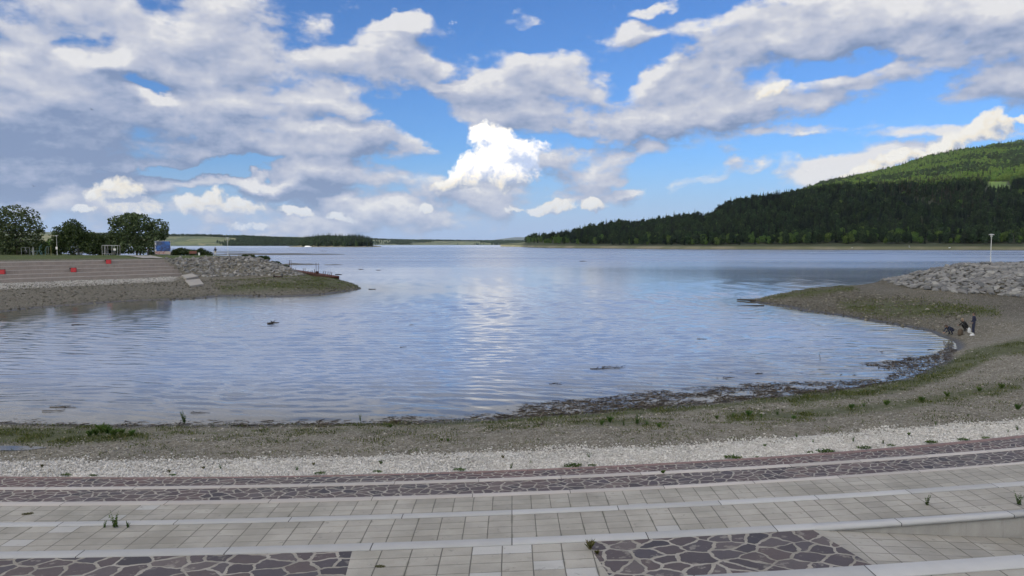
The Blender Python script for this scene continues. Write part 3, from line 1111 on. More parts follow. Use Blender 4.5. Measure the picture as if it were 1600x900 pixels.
# left bank: gravel slope, white gravel, steps, lawn
cpx([(-150, 465), (0, 455), (120, 450), (270, 441)], 1.1)
cpx([(-150, 448), (0, 444.5), (60, 440.5), (130, 438.5), (200, 435), (285, 432)], 1.25)
SL_IN = (pz(60, 440.5, 1.25), pz(285, 432, 1.25))
cpx([(320, 446)], 0.9); cpy((330, 434, 146)); cpy((300, 433, 148)); cpy((400, 432, 146)); cpy((440, 432, 146)); cpx([(470, 431)], 1.7); cpx([(400, 446), (470, 448)], 0.85)
cpx([(500, 433)], 1.55); cpx([(527, 437)], 1.05); cpx([(548, 444)], 0.5)
cpy((265, 406, 164), (300, 404.5, 164), (345, 403.7, 163), (390, 403.5, 160))
cpx([(410, 407)], 4.2); cpx([(430, 412)], 3.6); cpx([(450, 421)], 2.6)
cpy((360, 419, 153), (300, 419, 156), (283, 427, 151.5), (262, 432, 146), (240, 434, 142.5), (400, 419, 153))
for u, z, Y in ((0, 4.95, 160), (100, 4.95, 165), (200, 4.95, 175), (260, 5.0, 185), (340, 5.0, 178), (390, 4.6, 172), (430, 2.0, 178), (460, 0.4, 172), (500, -0.6, 160), (540, -0.6, 146), (575, -0.7, 133), (410, 0.4, 200), (330, 0.6, 215), (200, 2.5, 235), (60, 4.9, 235), (-100, 4.9, 200), (-100, 4.95, 160), (-150, 4.9, 140), (-250, 4.9, 240), (250, -0.8, 245), (420, -1.2, 225), (500, -1.5, 190), (-60, 4.9, 280), (60, 4.6, 280), (150, 0.0, 290), (-250, 4.9, 330)):
    CP.append(((u - 800) / F * Y, Y, z))
CP = np.array(CP)
ground_tps = tps_fit(CP)

# the seating steps on the left bank stand along this line (front foot)
STEP_A = Vector((SL_IN[0].x, SL_IN[0].y, 0))
STEP_B = Vector((SL_IN[1].x, SL_IN[1].y, 0))
STEP_T = (STEP_B - STEP_A).normalized()
STEP_N = Vector((-STEP_T.y, STEP_T.x, 0))          # away from the water
STEP_LEN = (STEP_B - STEP_A).length


TIER_Z = [1.88, 2.50, 3.12, 3.76, 4.42]
TIER_N = [0.0, 3.1, 6.2, 9.3, 12.4, 16.2]


def step_coord(x, y):
    dx, dy = x - STEP_A.x, y - STEP_A.y
    return dx * STEP_T.x + dy * STEP_T.y, dx * STEP_N.x + dy * STEP_N.y


STEP_END = []
for k, u in enumerate((284, 279, 272, 265, 257)):
    ss = np.linspace(0, 45, 900)
    q = np.stack([STEP_A.x + STEP_T.x * ss + STEP_N.x * TIER_N[k], STEP_A.y + STEP_T.y * ss + STEP_N.y * TIER_N[k], np.full_like(ss, TIER_Z[k])], 1)
    STEP_END.append(float(ss[np.argmin(np.abs(cam_uv(q)[0] - u))]))


PUDDLE_Z = 0.985
_pp = pz(14, 700, PUDDLE_Z)


def ground_z(x, y, rough=True):
    x, y = np.asarray(x, float), np.asarray(y, float)
    z = ground_tps(x, y)
    # level lawns
    z = np.minimum(z, 5.0 + 0.0 * z)
    if rough:
        amp = np.clip((z + 0.3) / 0.8, 0, 1)
        z = z + amp * ((VN.fbm(x * 0.5, y * 0.5, 3) - .5) * 0.16 + (VN.fbm(x * 2.2 + 9, y * 2.2, 3) - .5) * 0.09)
    # hollow of the puddle
    pd = np.hypot((x - _pp.x) / 1.5, (y - _pp.y) / .5)
    z = np.where(pd < 1.6, PUDDLE_Z + (z - PUDDLE_Z) * np.clip((pd - .6) / 1.0, 0, 1) + np.clip((pd - .75) * .10, -.03, .02), z)
    # keep the soil under the seating steps and under the near paving
    s, n = step_coord(x, y)
    on = (n > 0.3) & (n < 17.0) & (s < np.interp(n, TIER_N[:5], STEP_END) - 0.25)
    z = np.where(on, np.minimum(z, 1.0 + np.clip(n - 1.5, 0, 20) * 0.19), z)
    under = y < np.polyval(C['brick_far'], np.clip(x, -34, 36)) - 0.02
    z = np.where(under & (x > -34) & (x < 36), np.minimum(z, 1.12), z)
    return z


# pixel-measured zones (patches of grass, white gravel) are carried as attributes of the soil
Z_GRASS = [
    ([(-60, 668), (120, 668), (235, 674), (232, 688), (120, 693), (-60, 694)], 9, .95), ([(230, 668), (600, 664), (900, 652), (900, 668), (600, 680), (230, 686)], 9, .52), ([(130, 670), (215, 672), (212, 687), (140, 690)], 8, 1.0),
    ([(590, 659), (720, 656), (900, 646), (1100, 632), (1330, 609), (1330, 617), (1100, 641), (900, 656), (720, 665), (600, 667)], 6, .9),
    ([(0, 662), (300, 665), (600, 662), (600, 667), (300, 671), (0, 669)], 4, .6),
    ([(880, 655), (960, 648), (1050, 655), (1050, 668), (940, 672), (880, 668)], 8, .62),
    ([(1130, 640), (1240, 636), (1400, 622), (1600, 590), (1600, 614), (1400, 645), (1240, 660), (1130, 662)], 12, .72),
    ([(1210, 618), (1330, 606), (1410, 590), (1475, 568), (1520, 545), (1600, 528), (1700, 525), (1700, 548), (1560, 556), (1500, 585), (1400, 614), (1240, 634)], 9, 1.0),
    ([(1190, 468), (1210, 459), (1260, 453), (1335, 446), (1340, 452), (1260, 464)], 6, .85),
    ([(1310, 470), (1400, 468), (1500, 474), (1560, 482), (1560, 492), (1480, 494), (1400, 498), (1320, 485)], 9, .8),
    ([(340, 446), (480, 431), (530, 437), (562, 448), (500, 455), (430, 456), (345, 460)], 9, .8), ([(470, 430), (530, 436), (556, 446), (500, 446)], 6, .9),
    ([(230, 461), (350, 456), (350, 464), (230, 472)], 6, .5),
    ([(0, 646), (1600, 560), (1600, 690), (0, 740)], 60, .27),
]
Z_WHITE = [([(-100, 722), (270, 720), (540, 715.5), (709, 708.5), (891, 703), (1065, 696.5), (1240, 683), (1421, 669), (1600, 656), (1800, 636), (1800, 672), (1600, 690), (1240, 720), (709, 745), (270, 755), (-100, 755)], 7, 1.0),
           ([(-150, 458), (0, 453.5), (130, 446), (270, 439), (285, 433), (275, 430), (100, 436), (-150, 444)], 3, .55)]


def zone(u, v, lst, noise_px=1.0):
    out = np.zeros(np.shape(u))
    for poly, soft, wgt in lst:
        box = np.array(poly)
        sel = (u > box[:, 0].min() - 40) & (u < box[:, 0].max() + 40) & (v > box[:, 1].min() - 20) & (v < box[:, 1].max() + 20)
        if not sel.any():
            continue
        d = poly_dist(u[sel], v[sel], poly)
        t = np.clip(0.5 + d / (2 * soft), 0, 1) * wgt
        out[sel] = np.maximum(out[sel], t)
    return out


def lawn_mask(x, y, z):
    s, n = step_coord(x, y)
    left = (x < -20) & (z > 4.2) & (n > 13)
    right = (x > 55) & (y > 98) & (z > 4.55)
    m = np.where(left, np.clip((z - 4.35) / 0.3, 0, 1), 0)
    return np.where(right, np.clip((z - 4.6) / 0.12, 0, 1), m)


def build_ground():
    na, nr = 620, 470
    ang = np.linspace(R(-62), R(56), na)
    rad = 13.0 * (430 / 13.0) ** (np.linspace(0, 1, nr))
    A, D = np.meshgrid(ang, rad)
    x, y = D * np.sin(A), D * np.cos(A)
    z = ground_z(x, y)
    z = np.where(D > 300, np.minimum(z, 5.0) * np.clip((430 - D) / 130, 0, 1) - 2.0 * np.clip((D - 300) / 130, 0, 1), z)
    z = np.maximum(z, -2.5)
    V = np.stack([x.ravel(), y.ravel(), z.ravel()], 1)
    i = np.arange(na * nr).reshape(nr, na)
    Fa = np.stack([i[:-1, :-1].ravel(), i[:-1, 1:].ravel(), i[1:, 1:].ravel(), i[1:, :-1].ravel()], 1)
    low = z.ravel()[Fa].max(1) < -1.2
    o = mesh_obj('ground', V, Fa[~low], M['ground'], smooth=True)
    tag(o, kind='structure')
    u, v = cam_uv(V)
    g = zone(u, v, Z_GRASS)
    w = zone(u, v, Z_WHITE)
    w = np.where(V[:, 2] > 2.0, 0, w)
    g = g * np.clip((V[:, 2] - 0.02) / 0.1, 0, 1)
    vattr(o, 'grass', g)
    vattr(o, 'white', w)
    vattr(o, 'wet', np.zeros(len(V)))
    # silt-dark soil: the points to either side, not the open gravel by the paving
    soil = np.clip((V[:, 1] - 46 - 0.25 * np.abs(V[:, 0] - 10)) / 14, 0, 1) * (0.7 + 0.5 * (VN.fbm(V[:, 0] * .12, V[:, 1] * .12, 3) - .5))
    vattr(o, 'soil', np.clip(soil, 0, 1) * np.where(V[:, 0] < -20, .75, 1.0))
    vattr(o, 'lawn', lawn_mask(V[:, 0], V[:, 1], V[:, 2]))
    return o


build_ground()


# a coarse sheet that carries the land on behind the camera and the lake bed out to the horizon
def sheet(name, pts, m):
    o = mesh_obj(name, pts, [tuple(range(len(pts)))], m)
    return tag(o, kind='structure')


M['lakebed'] = simple('lake_bed', (0.10, 0.095, 0.08), 0.9)
M['meadow'] = simple('meadow', (0.085, 0.105, 0.04), 0.9, .35, .02)
sheet('lake_bed', [(-9400, 12, -3.4), (9400, 12, -3.4), (9400, 15400, -3.4), (-9400, 15400, -3.4)], M['lakebed'])
sheet('ground_behind', [(-2000, -290, 6.1), (2000, -290, 6.1), (2000, -60, 6.1), (-2000, -60, 6.1)], M['meadow'])


# ------------------------------------------------------------------ water
def wave_height(x, y, step):
    """wind ripples running in from the lake: a sum of short waves, grouped; waves finer than the mesh are left to the shader"""
    g = np.random.default_rng(21)
    wx = x + (VN.fbm(x * .05, y * .05, 2) - .5) * 9
    wy = y + (VN.fbm(x * .05 + 31, y * .05, 2) - .5) * 5
    h = np.zeros_like(x)
    for i in range(34):
        lam = math.exp(g.uniform(math.log(.38), math.log(1.75)))
        th = g.normal(0.10, .26)
        k = 2 * PI / lam
        ph = g.uniform(0, 2 * PI)
        env = np.clip(VN(x / (lam * 9) + 13.7 * i, y / (lam * 5) + 3.1 * i) * 1.7 - .2, 0, 1.3)
        sl = .037 * g.uniform(.6, 1.25) * (lam / 1.0) ** .12
        fade = np.clip((lam / np.maximum(step, 1e-6) - 3.0) / 3.0, 0, 1)
        h += (sl / k) * env * fade * np.sin(k * (wx * math.sin(th) + wy * math.cos(th)) + ph)
    # calmer and rougher lanes, and still water right at the bank
    lane = .62 + .75 * VN.fbm(x * .02 + 5, y * .055, 3)
    return h * lane


def build_water():
    a0 = 76.0
    ang = np.linspace(R(-a0), R(a0), 1000)
    ang = np.sort(np.concatenate([np.linspace(R(-a0), R(-42), 60, endpoint=False), np.linspace(R(-42), R(42), 700), np.linspace(R(42), R(a0), 61)[1:]]))
    rad = [24.0]
    while rad[-1] < 15000:
        d = rad[-1]
        rad.append(d * (1.0024 if d < 260 else 1.0024 + .055 * min(1, (d - 260) / 900)))
    rad = np.array(rad)
    A, D = np.meshgrid(ang, rad)
    x, y = D * np.sin(A), D * np.cos(A)
    z = np.zeros_like(x)
    nr = D < 420
    amp = np.clip((420 - D[nr]) / 180, 0, 1)
    z[nr] = wave_height(x[nr], y[nr], D[nr] * .0024) * amp
    V = np.stack([x.ravel(), y.ravel(), z.ravel()], 1)
    i = np.arange(x.size).reshape(x.shape)
    Fa = np.stack([i[:-1, :-1].ravel(), i[:-1, 1:].ravel(), i[1:, 1:].ravel(), i[1:, :-1].ravel()], 1)
    keep = V[Fa].mean(1)[:, 1] > 20
    near = (np.hypot(V[:, 0], V[:, 1]) < 320)
    zb = np.full(len(V), -3.0)
    zb[near] = ground_tps(V[near, 0], V[near, 1])
    # ripples die out in the shallows; no water under the land
    V[:, 2] *= np.where(near, np.clip((.05 - zb) / 1.0, .08, 1), 1)
    # the lee of the left bank: calmer and siltier the nearer the bank
    SL = np.array([pz(a, b, 0)[:2] for a, b in SHORE_L])
    dl = np.full(len(V), 1e6)
    for p, q in zip(SL[:-1], SL[1:]):
        t = np.clip(((V[:, :2] - p) @ (q - p)) / ((q - p) @ (q - p)), 0, 1)
        dl = np.minimum(dl, np.hypot(*(V[:, :2] - p - t[:, None] * (q - p)).T))
    V[:, 2] *= np.clip(.22 + dl / 45, 0, 1)
    dry = (zb[Fa].min(1) > .35)
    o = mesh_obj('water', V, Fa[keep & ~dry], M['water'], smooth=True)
    tag(o, kind='structure')
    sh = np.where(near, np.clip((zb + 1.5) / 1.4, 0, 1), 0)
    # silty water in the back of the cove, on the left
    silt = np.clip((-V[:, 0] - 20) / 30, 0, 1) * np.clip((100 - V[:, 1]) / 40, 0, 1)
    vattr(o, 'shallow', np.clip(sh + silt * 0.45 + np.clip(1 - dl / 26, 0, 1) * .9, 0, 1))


build_water()


# ------------------------------------------------------------------ far land
def mat_far(name, c1, c2, c3, sc=1.0):
    m, T, bs, _ = mat(name)
    p = gpos(T)
    a = T.noise(p, 0.0045 * sc, 5, 0.6)
    b = T.noise(p, 0.045 * sc, 4, 0.7)
    col = T.mix(T.mr(a, 0.40, 0.60), c1, c2)
    col = T.mix(T.mr(T.noise(p, 0.011 * sc, 3, 0.5), 0.55, 0.62), col, c3)
    col = T.vm('SCALE', col, scale=T.m('ADD', 0.55, T.m('MULTIPLY', b, 0.9)))
    T.put(bs.inputs['Base Color'], col)
    bs.inputs['Roughness'].default_value = 0.95
    bump(T, bs, b, 6.0)
    return m


M['far_fields'] = mat_far('far_fields', (0.035, 0.055, 0.025), (0.085, 0.105, 0.045), (0.13, 0.13, 0.07), 1.6)
M['far_wood'] = mat_far('far_woodland', (0.020, 0.036, 0.022), (0.035, 0.055, 0.026), (0.05, 0.075, 0.03), 2.0)
M['far_blue'] = simple('far_mountain', (0.05, 0.07, 0.07), 0.95, .3, .001)


def ridge(name, prof, Y0, depth, m, base=-2.0, seed=0, rough=0.08, nd=24):
    """a range of hills: prof = (pixel x, pixel y of the skyline) at the distance Y0 + depth"""
    prof = np.array(prof, float)
    us = np.arange(prof[0, 0], prof[-1, 0] + 1, 4.0)
    sk = np.interp(us, prof[:, 0], prof[:, 1])
    vs = []
    for j in range(nd):
        t = j / (nd - 1)
        Y = Y0 + depth * t * (1.0 if t < 0.7 else 1.0)
        tt = min(t / 0.72, 1.0)
        prof_z = math.sin(tt * PI / 2) ** 1.1 if t <= 0.72 else 1.0 - 0.45 * ((t - 0.72) / 0.28) ** 1.4
        Yc = Y0 + depth * 0.72
        crest = (381 - sk) / F * Yc + H
        X = (us - 800) / F * Y
        n = VN.fbm(X * 0.004 + seed, np.full_like(X, Y * 0.004), 4) - .5
        n2 = VN.fbm(X * 0.02 + seed, np.full_like(X, Y * 0.02), 3) - .5
        Z = base + (crest - base) * prof_z * (1 + rough * n * (0 if 0.6 < t < .8 else 1)) + n2 * 2.0 * tt
        vs.append(np.stack([X, np.full_like(X, Y), Z], 1))
    V = np.concatenate(vs)
    n = len(us)
    i = np.arange(n * nd).reshape(nd, n)
    Fa = np.stack([i[:-1, :-1].ravel(), i[:-1, 1:].ravel(), i[1:, 1:].ravel(), i[1:, :-1].ravel()], 1)
    return tag(mesh_obj(name, V, Fa, m, smooth=True), kind='structure')


ridge('hills_far', [(-500, 362), (0, 362), (200, 364), (275, 366.5), (340, 367), (400, 369), (480, 370.5), (560, 374), (640, 376.5), (760, 377.5), (830, 378), (1000, 376), (2000, 372)], 4700, 1800, M['far_fields'], seed=5)
ridge('hills_wooded', [(-500, 366), (0, 367), (180, 368), (265, 369.5), (320, 369.5), (350, 371), (385, 372), (420, 373.5), (480, 376), (530, 381), (560, 384.5)], 2700, 700, M['far_fields'], seed=1)
ridge('hills_blue', [(690, 380), (730, 378), (770, 375), (790, 372.5), (806, 370.5), (830, 371), (880, 374), (960, 379)], 11000, 1800, M['far_blue'], seed=2)

# the big hill on the right, as a height field over (pixel column, distance)
HILL_SHORE = [(780, 2100), (812, 1800), (830, 1560), (860, 1400), (900, 1287), (1000, 1130), (1100, 1001), (1300, 950), (1600, 900), (2100, 820)]
HILL_C1 = [(780, 381), (812, 379), (830, 376), (850, 374), (880, 371), (920, 365), (960, 358), (1000, 356), (1050, 348), (1110, 342), (1140, 324), (1200, 314), (1250, 311), (1290, 303), (1330, 303), (1400, 300), (1450, 300), (1500, 296), (1550, 296), (1600, 292), (1800, 280), (2100, 270)]
HILL_C2 = [(780, 386), (1100, 384), (1200, 330), (1250, 305), (1290, 291), (1330, 281), (1400, 264), (1450, 249), (1500, 238), (1550, 230), (1600, 223), (1700, 210), (1900, 190), (2100, 180)]


def lut(tab, u):
    t = np.array(tab, float)
    return np.interp(u, t[:, 0], t[:, 1])


def hill_z(u, Y):
    """height of the hill for (column, distance)"""
    u, Y = np.asarray(u, float), np.asarray(Y, float)
    d0 = lut(HILL_SHORE, u)
    w = np.clip((u - 812) / 250, 0.12, 1)
    d1 = d0 + 520 * w
    d2 = d0 + 1300 * np.clip((u - 1100) / 300, 0.1, 1) + 520 * w
    z1 = (381 - lut(HILL_C1, u)) / F * d1 + H
    z2 = (381 - lut(HILL_C2, u)) / F * d2 + H
    t1 = np.clip((Y - d0) / (d1 - d0), 0, 1)
    # bank, then a slope
    bank = np.clip((Y - d0) / 22.0, 0, 1) * 4.2 - 0.6
    a = bank + np.maximum(z1 - 4.0, 0) * t1 ** 1.15
    t2 = np.clip((Y - d1) / (d2 - d1), 0, 1)
    b = a + (z2 - a) * np.where(z2 > a, t2 ** 1.15, 0.0)
    back = np.clip((Y - np.maximum(d2, d1 + 60)) / 900, 0, 1)
    zz = np.where(Y > d1, b, a) * (1 - 0.5 * back)
    X = (u - 800) / F * Y
    n = VN.fbm(X * 0.006, Y * 0.006, 3) - .5
    return zz + n * 14 * np.clip((Y - d0 - 30) / 200, 0, 1) * np.clip((u - 820) / 200, 0, 1)


def mat_hill():
    m, T, bs, _ = mat('hill_soil')
    p = gpos(T)
    z = T.xyz(p)[2]
    b = T.noise(p, 0.03, 5, 0.65)
    shore = T.mix(T.mr(T.noise(p, 0.02, 4, 0.6), 0.4, 0.65), (0.115, 0.120, 0.060), (0.200, 0.180, 0.120))
    wood = T.mix(b, (0.025, 0.034, 0.014), (0.05, 0.06, 0.026))
    col = T.mix(T.mr(z, 3.2, 5.2), shore, wood)
    col = T.mix(T.mr(z, 1.0, 0.3), col, (0.075, 0.068, 0.055))
    mead = T.attr('meadow')
    col = T.mix(mead, col, (0.12, 0.20, 0.04))
    T.put(bs.inputs['Base Color'], col)
    bs.inputs['Roughness'].default_value = 0.95
    return m


M['hill'] = mat_hill()


def build_hill():
    us = np.arange(782, 2101, 4.0)
    nd = 150
    tt = np.linspace(0, 1, nd) ** 1.7
    U, T_ = np.meshgrid(us, tt)
    Y = lut(HILL_SHORE, U) - 15 + T_ * 2700
    Z = hill_z(U, Y)
    X = (U - 800) / F * Y
    V = np.stack([X.ravel(), Y.ravel(), Z.ravel()], 1)
    n = len(us)
    i = np.arange(n * nd).reshape(nd, n)
    Fa = np.stack([i[:-1, :-1].ravel(), i[:-1, 1:].ravel(), i[1:, 1:].ravel(), i[1:, :-1].ravel()], 1)
    o = mesh_obj('hillside', V, Fa, M['hill'], smooth=True)
    tag(o, kind='structure')
    u, v = cam_uv(V)
    vattr(o, 'meadow', np.where((u > 1545) & (u < 1575) & (v > 284) & (v < 300), 1.0, 0.0))


build_hill()

# mud bars lying just out of the water, far out on the left
M['mud'] = simple('mud', (0.085, 0.080, 0.062), 0.8, .35, .3)


def mudbar(px, h):
    """px: outline (left, right, y) of a low bar"""
    u0, u1, v, thick = px
    a, b = pz(u0, v, 0), pz(u1, v - 0.15, 0)
    n = 60
    ax = b - a
    vs, fs = [], []
    for i in range(n):
        t = i / (n - 1)
        c = a + ax * t
        w = thick * (math.sin(PI * min(max(t, 0.0), 1.0)) ** 0.6 + 0.02) * (0.6 + 0.8 * VN(t * 7, v))
        hh = h * (math.sin(PI * t) ** 0.5) * (0.6 + 0.8 * VN(t * 9, v + 3))
        for k in (-1, -.4, 0.3, 1):
            vs.append((c.x, c.y + k * w, -0.1 if abs(k) == 1 else hh * (1 if k < 0 else .8)))
    for i in range(n - 1):
        for k in range(3):
            q = i * 4 + k
            fs.append((q, q + 4, q + 5, q + 1))
    return tag(mesh_obj('mud_bank', vs, fs, M['mud'], smooth=True), kind='structure')


mudbar((318, 540, 397.8, 16), 0.9)
mudbar((330, 405, 394.2, 22), 0.7)
mudbar((430, 500, 413.5, 3.5), 0.55)
mudbar((506, 536, 414.0, 1.6), 0.28)
mudbar((500, 512, 392.6, 5), 0.35)
mudbar((1180, 1320, 392.3, 10), 0.25)

# the air over the lake
def build_haze():
    x0, x1, y0, y1, z0, z1 = -9500.0, 9500.0, -300.0, 15500.0, -5.0, 640.0
    V = [(x, y, z) for z in (z0, z1) for y in (y0, y1) for x in (x0, x1)]
    f = [(0, 2, 3, 1), (4, 5, 7, 6), (0, 1, 5, 4), (2, 6, 7, 3), (0, 4, 6, 2), (1, 3, 7, 5)]
    m = bpy.data.materials.new('haze')
    m.use_nodes = True
    m.node_tree.nodes.clear()
    T = NT(m.node_tree)
    v = T.new('ShaderNodeVolumePrincipled')
    v.inputs['Color'].default_value = (0.62, 0.78, 1.0, 1)
    v.inputs['Density'].default_value = HAZE_DENSITY
    v.inputs['Anisotropy'].default_value = 0.0
    out = T.new('ShaderNodeOutputMaterial')
    T.l.new(v.outputs[0], out.inputs[1])
    tag(mesh_obj('haze', V, f, m), kind='stuff')


HAZE_DENSITY = 1.6e-5
build_haze()

# the cloud whose shadow lies over the cove (it hangs behind the camera, towards the sun)
def build_cloud():
    mcl, T, bs, out = mat('cloud_white')
    bs.inputs['Base Color'].default_value = (0.92, 0.92, 0.93, 1)
    bs.inputs['Roughness'].default_value = 1.0
    tr = T.new('ShaderNodeBsdfTranslucent')
    tr.inputs[0].default_value = (0.9, 0.9, 0.92, 1)
    mx = T.new('ShaderNodeMixShader')
    mx.inputs[0].default_value = 0.25
    T.l.new(bs.outputs[0], mx.inputs[1]); T.l.new(tr.outputs[0], mx.inputs[2])
    T.l.new(mx.outputs[0], out.inputs[0])
    alt = 2300.0
    off = SUN_DIR * (alt / SUN_DIR.z)
    x0, x1, y0, y1 = SHADE
    n = 70
    gx, gy = np.meshgrid(np.linspace(-1.12, 1.12, n), np.linspace(-1.12, 1.12, n))
    r = (np.abs(gx) ** 4 + np.abs(gy) ** 4) ** 0.25
    edge = r + (VN.fbm(gx * 2.1 + 30, gy * 2.1 + 11, 4) - .5) * 0.22
    th = np.clip(1.0 - edge, -0.2, 1)
    top = np.sqrt(np.clip(th, 0, 1)) * 380 * (0.6 + 0.8 * VN.fbm(gx * 3.5 + 3, gy * 3.5, 4))
    bot = -np.sqrt(np.clip(th, 0, 1)) * 60
    X = (x0 + x1) / 2 + gx * (x1 - x0) / 2 + off.x
    Y = (y0 + y1) / 2 + gy * (y1 - y0) / 2 + off.y
    ins = th > -0.02
    V = np.concatenate([np.stack([X.ravel(), Y.ravel(), (alt + top).ravel()], 1), np.stack([X.ravel(), Y.ravel(), (alt + bot).ravel()], 1)])
    i = np.arange(n * n).reshape(n, n)
    q = np.stack([i[:-1, :-1].ravel(), i[:-1, 1:].ravel(), i[1:, 1:].ravel(), i[1:, :-1].ravel()], 1)
    ok = ins.ravel()[q].all(1)
    Fa = np.concatenate([q[ok], q[ok][:, ::-1] + n * n])
    tag(mesh_obj('cloud', V, Fa, mcl, smooth=True), kind='structure')


SHADE = (-760, 2100, -1300, 1720)
build_cloud()


# ------------------------------------------------------------------ where a pixel's ray meets the bank
_YS = np.geomspace(19, 290, 1400)


def ground_hit(us, vs):
    us, vs = np.atleast_1d(us).astype(float), np.atleast_1d(vs).astype(float)
    out = np.zeros((len(us), 3))
    for k, (u, v) in enumerate(zip(us, vs)):
        d = ray(u, v)
        Y = _YS
        X, Z = d.x / d.y * Y, H + d.z / d.y * Y
        g = np.maximum(ground_z(X, Y), 0.0)
        hit = np.nonzero(Z <= g)[0]
        i = hit[0] if len(hit) else len(Y) - 1
        out[k] = (X[i], Y[i], g[i])
    return out


def gpt(u, v):
    return Vector(ground_hit([u], [v])[0])


def unit(n):
    a = rng.normal(size=(n, 3))
    return a / np.linalg.norm(a, axis=1, keepdims=True)


def scatter_world(poly, x0, x1, y0, y1, spacing, jitter=0.8):
    """points of a jittered grid on the bank that the camera sees inside a pixel polygon"""
    gx, gy = np.meshgrid(np.arange(x0, x1, spacing), np.arange(y0, y1, spacing))
    x = gx.ravel() + rng.uniform(-.5, .5, gx.size) * spacing * jitter
    y = gy.ravel() + rng.uniform(-.5, .5, gx.size) * spacing * jitter
    z = ground_z(x, y)
    u, v = cam_uv(np.stack([x, y, z], 1))
    k = in_poly(u, v, poly)
    return np.stack([x[k], y[k], z[k]], 1)


# ---- stones
def _ico():
    t = (1 + 5 ** .5) / 2
    v = np.array([(-1, t, 0), (1, t, 0), (-1, -t, 0), (1, -t, 0), (0, -1, t), (0, 1, t), (0, -1, -t), (0, 1, -t), (t, 0, -1), (t, 0, 1), (-t, 0, -1), (-t, 0, 1)], float)
    f = np.array([(0, 11, 5), (0, 5, 1), (0, 1, 7), (0, 7, 10), (0, 10, 11), (1, 5, 9), (5, 11, 4), (11, 10, 2), (10, 7, 6), (7, 1, 8), (3, 9, 4), (3, 4, 2), (3, 2, 6), (3, 6, 8), (3, 8, 9), (4, 9, 5), (2, 4, 11), (6, 2, 10), (8, 6, 7), (9, 8, 1)])
    return v / np.linalg.norm(v[0]), f


ICO = _ico()
OCT = (np.array([(1, 0, 0), (-1, 0, 0), (0, 1, 0), (0, -1, 0), (0, 0, 1), (0, 0, -1)], float), np.array([(0, 2, 4), (2, 1, 4), (1, 3, 4), (3, 0, 4), (2, 0, 5), (1, 2, 5), (3, 1, 5), (0, 3, 5)]))


def stones(P, size, base=OCT, flat=0.6, jit=0.28):
    n = len(P)
    bv, bf = base
    k = len(bv)
    v = bv[None] * (1 + rng.uniform(-jit, jit, (n, k, 1))) + rng.uniform(-jit, jit, (n, k, 3)) * .5
    s = np.stack([rng.uniform(.7, 1.3, n), rng.uniform(.55, 1.0, n), rng.uniform(.35, .8, n) * flat / .6], 1)
    v = v * s[:, None]
    # tilt a little, then turn
    tx = rng.normal(0, .3, n)
    c, s_ = np.cos(tx)[:, None], np.sin(tx)[:, None]
    y, z = v[..., 1] * c - v[..., 2] * s_, v[..., 1] * s_ + v[..., 2] * c
    a = rng.uniform(0, 2 * PI, n)
    c, s_ = np.cos(a)[:, None], np.sin(a)[:, None]
    v = np.stack([v[..., 0] * c - y * s_, v[..., 0] * s_ + y * c, z], -1)
    v = v * np.asarray(size)[:, None, None] + P[:, None]
    f = bf[None] + (np.arange(n) * k)[:, None, None]
    return v.reshape(-1, 3), f.reshape(-1, 3)


def mat_stone(name, cols, rough=0.85):
    m, T, bs, _ = mat(name)
    g = T.new('ShaderNodeNewGeometry')
    r = g.outputs['Random Per Island']
    ob = T.new('ShaderNodeObjectInfo').outputs['Random']
    r = T.m('FRACT', T.m('ADD', r, T.m('MULTIPLY', ob, 3.7)))
    ramp = T.new('ShaderNodeValToRGB')
    cr = ramp.color_ramp
    cr.elements[0].color = cols[0] + (1,)
    cr.elements[1].color = cols[-1] + (1,)
    for i, c in enumerate(cols[1:-1]):
        e = cr.elements.new((i + 1) / (len(cols) - 1))
        e.color = c + (1,)
    T.l.new(r, ramp.inputs[0])
    n = T.noise(g.outputs['Position'], 4.0, 5, 0.65)
    T.put(bs.inputs['Base Color'], T.vm('SCALE', ramp.outputs[0], scale=T.m('ADD', 0.55, T.m('MULTIPLY', n, 0.9))))
    bs.inputs['Roughness'].default_value = rough
    bump(T, bs, n, 0.05)
    return m


M['white_gravel'] = mat_stone('white_gravel', [(0.36, 0.345, 0.31), (0.58, 0.565, 0.53), (0.72, 0.705, 0.67), (0.48, 0.46, 0.42), (0.66, 0.645, 0.61)])
M['grey_gravel'] = mat_stone('grey_gravel', [(0.115, 0.106, 0.085), (0.20, 0.187, 0.155), (0.28, 0.265, 0.225), (0.45, 0.43, 0.38)])
M['riprap'] = mat_stone('riprap_rock', [(0.095, 0.098, 0.102), (0.155, 0.155, 0.155), (0.22, 0.217, 0.208), (0.125, 0.122, 0.122), (0.27, 0.265, 0.25)])
M['bank_stone'] = mat_stone('bank_stone', [(0.055, 0.050, 0.038), (0.085, 0.078, 0.060), (0.12, 0.112, 0.09), (0.23, 0.215, 0.175)])


def stuff(name, V, Fa, m, smooth=False):
    o = mesh_obj(name, V, Fa, m, smooth=smooth)
    return tag(o, kind='stuff')


# white gravel beside the paving
def near_band(n, xr, f0, f1, pw=1.0):
    x = rng.uniform(xr[0], xr[1], n)
    t = rng.random(n) ** pw
    y = f0(x) + (f1(x) - f0(x)) * t
    return x, y, t


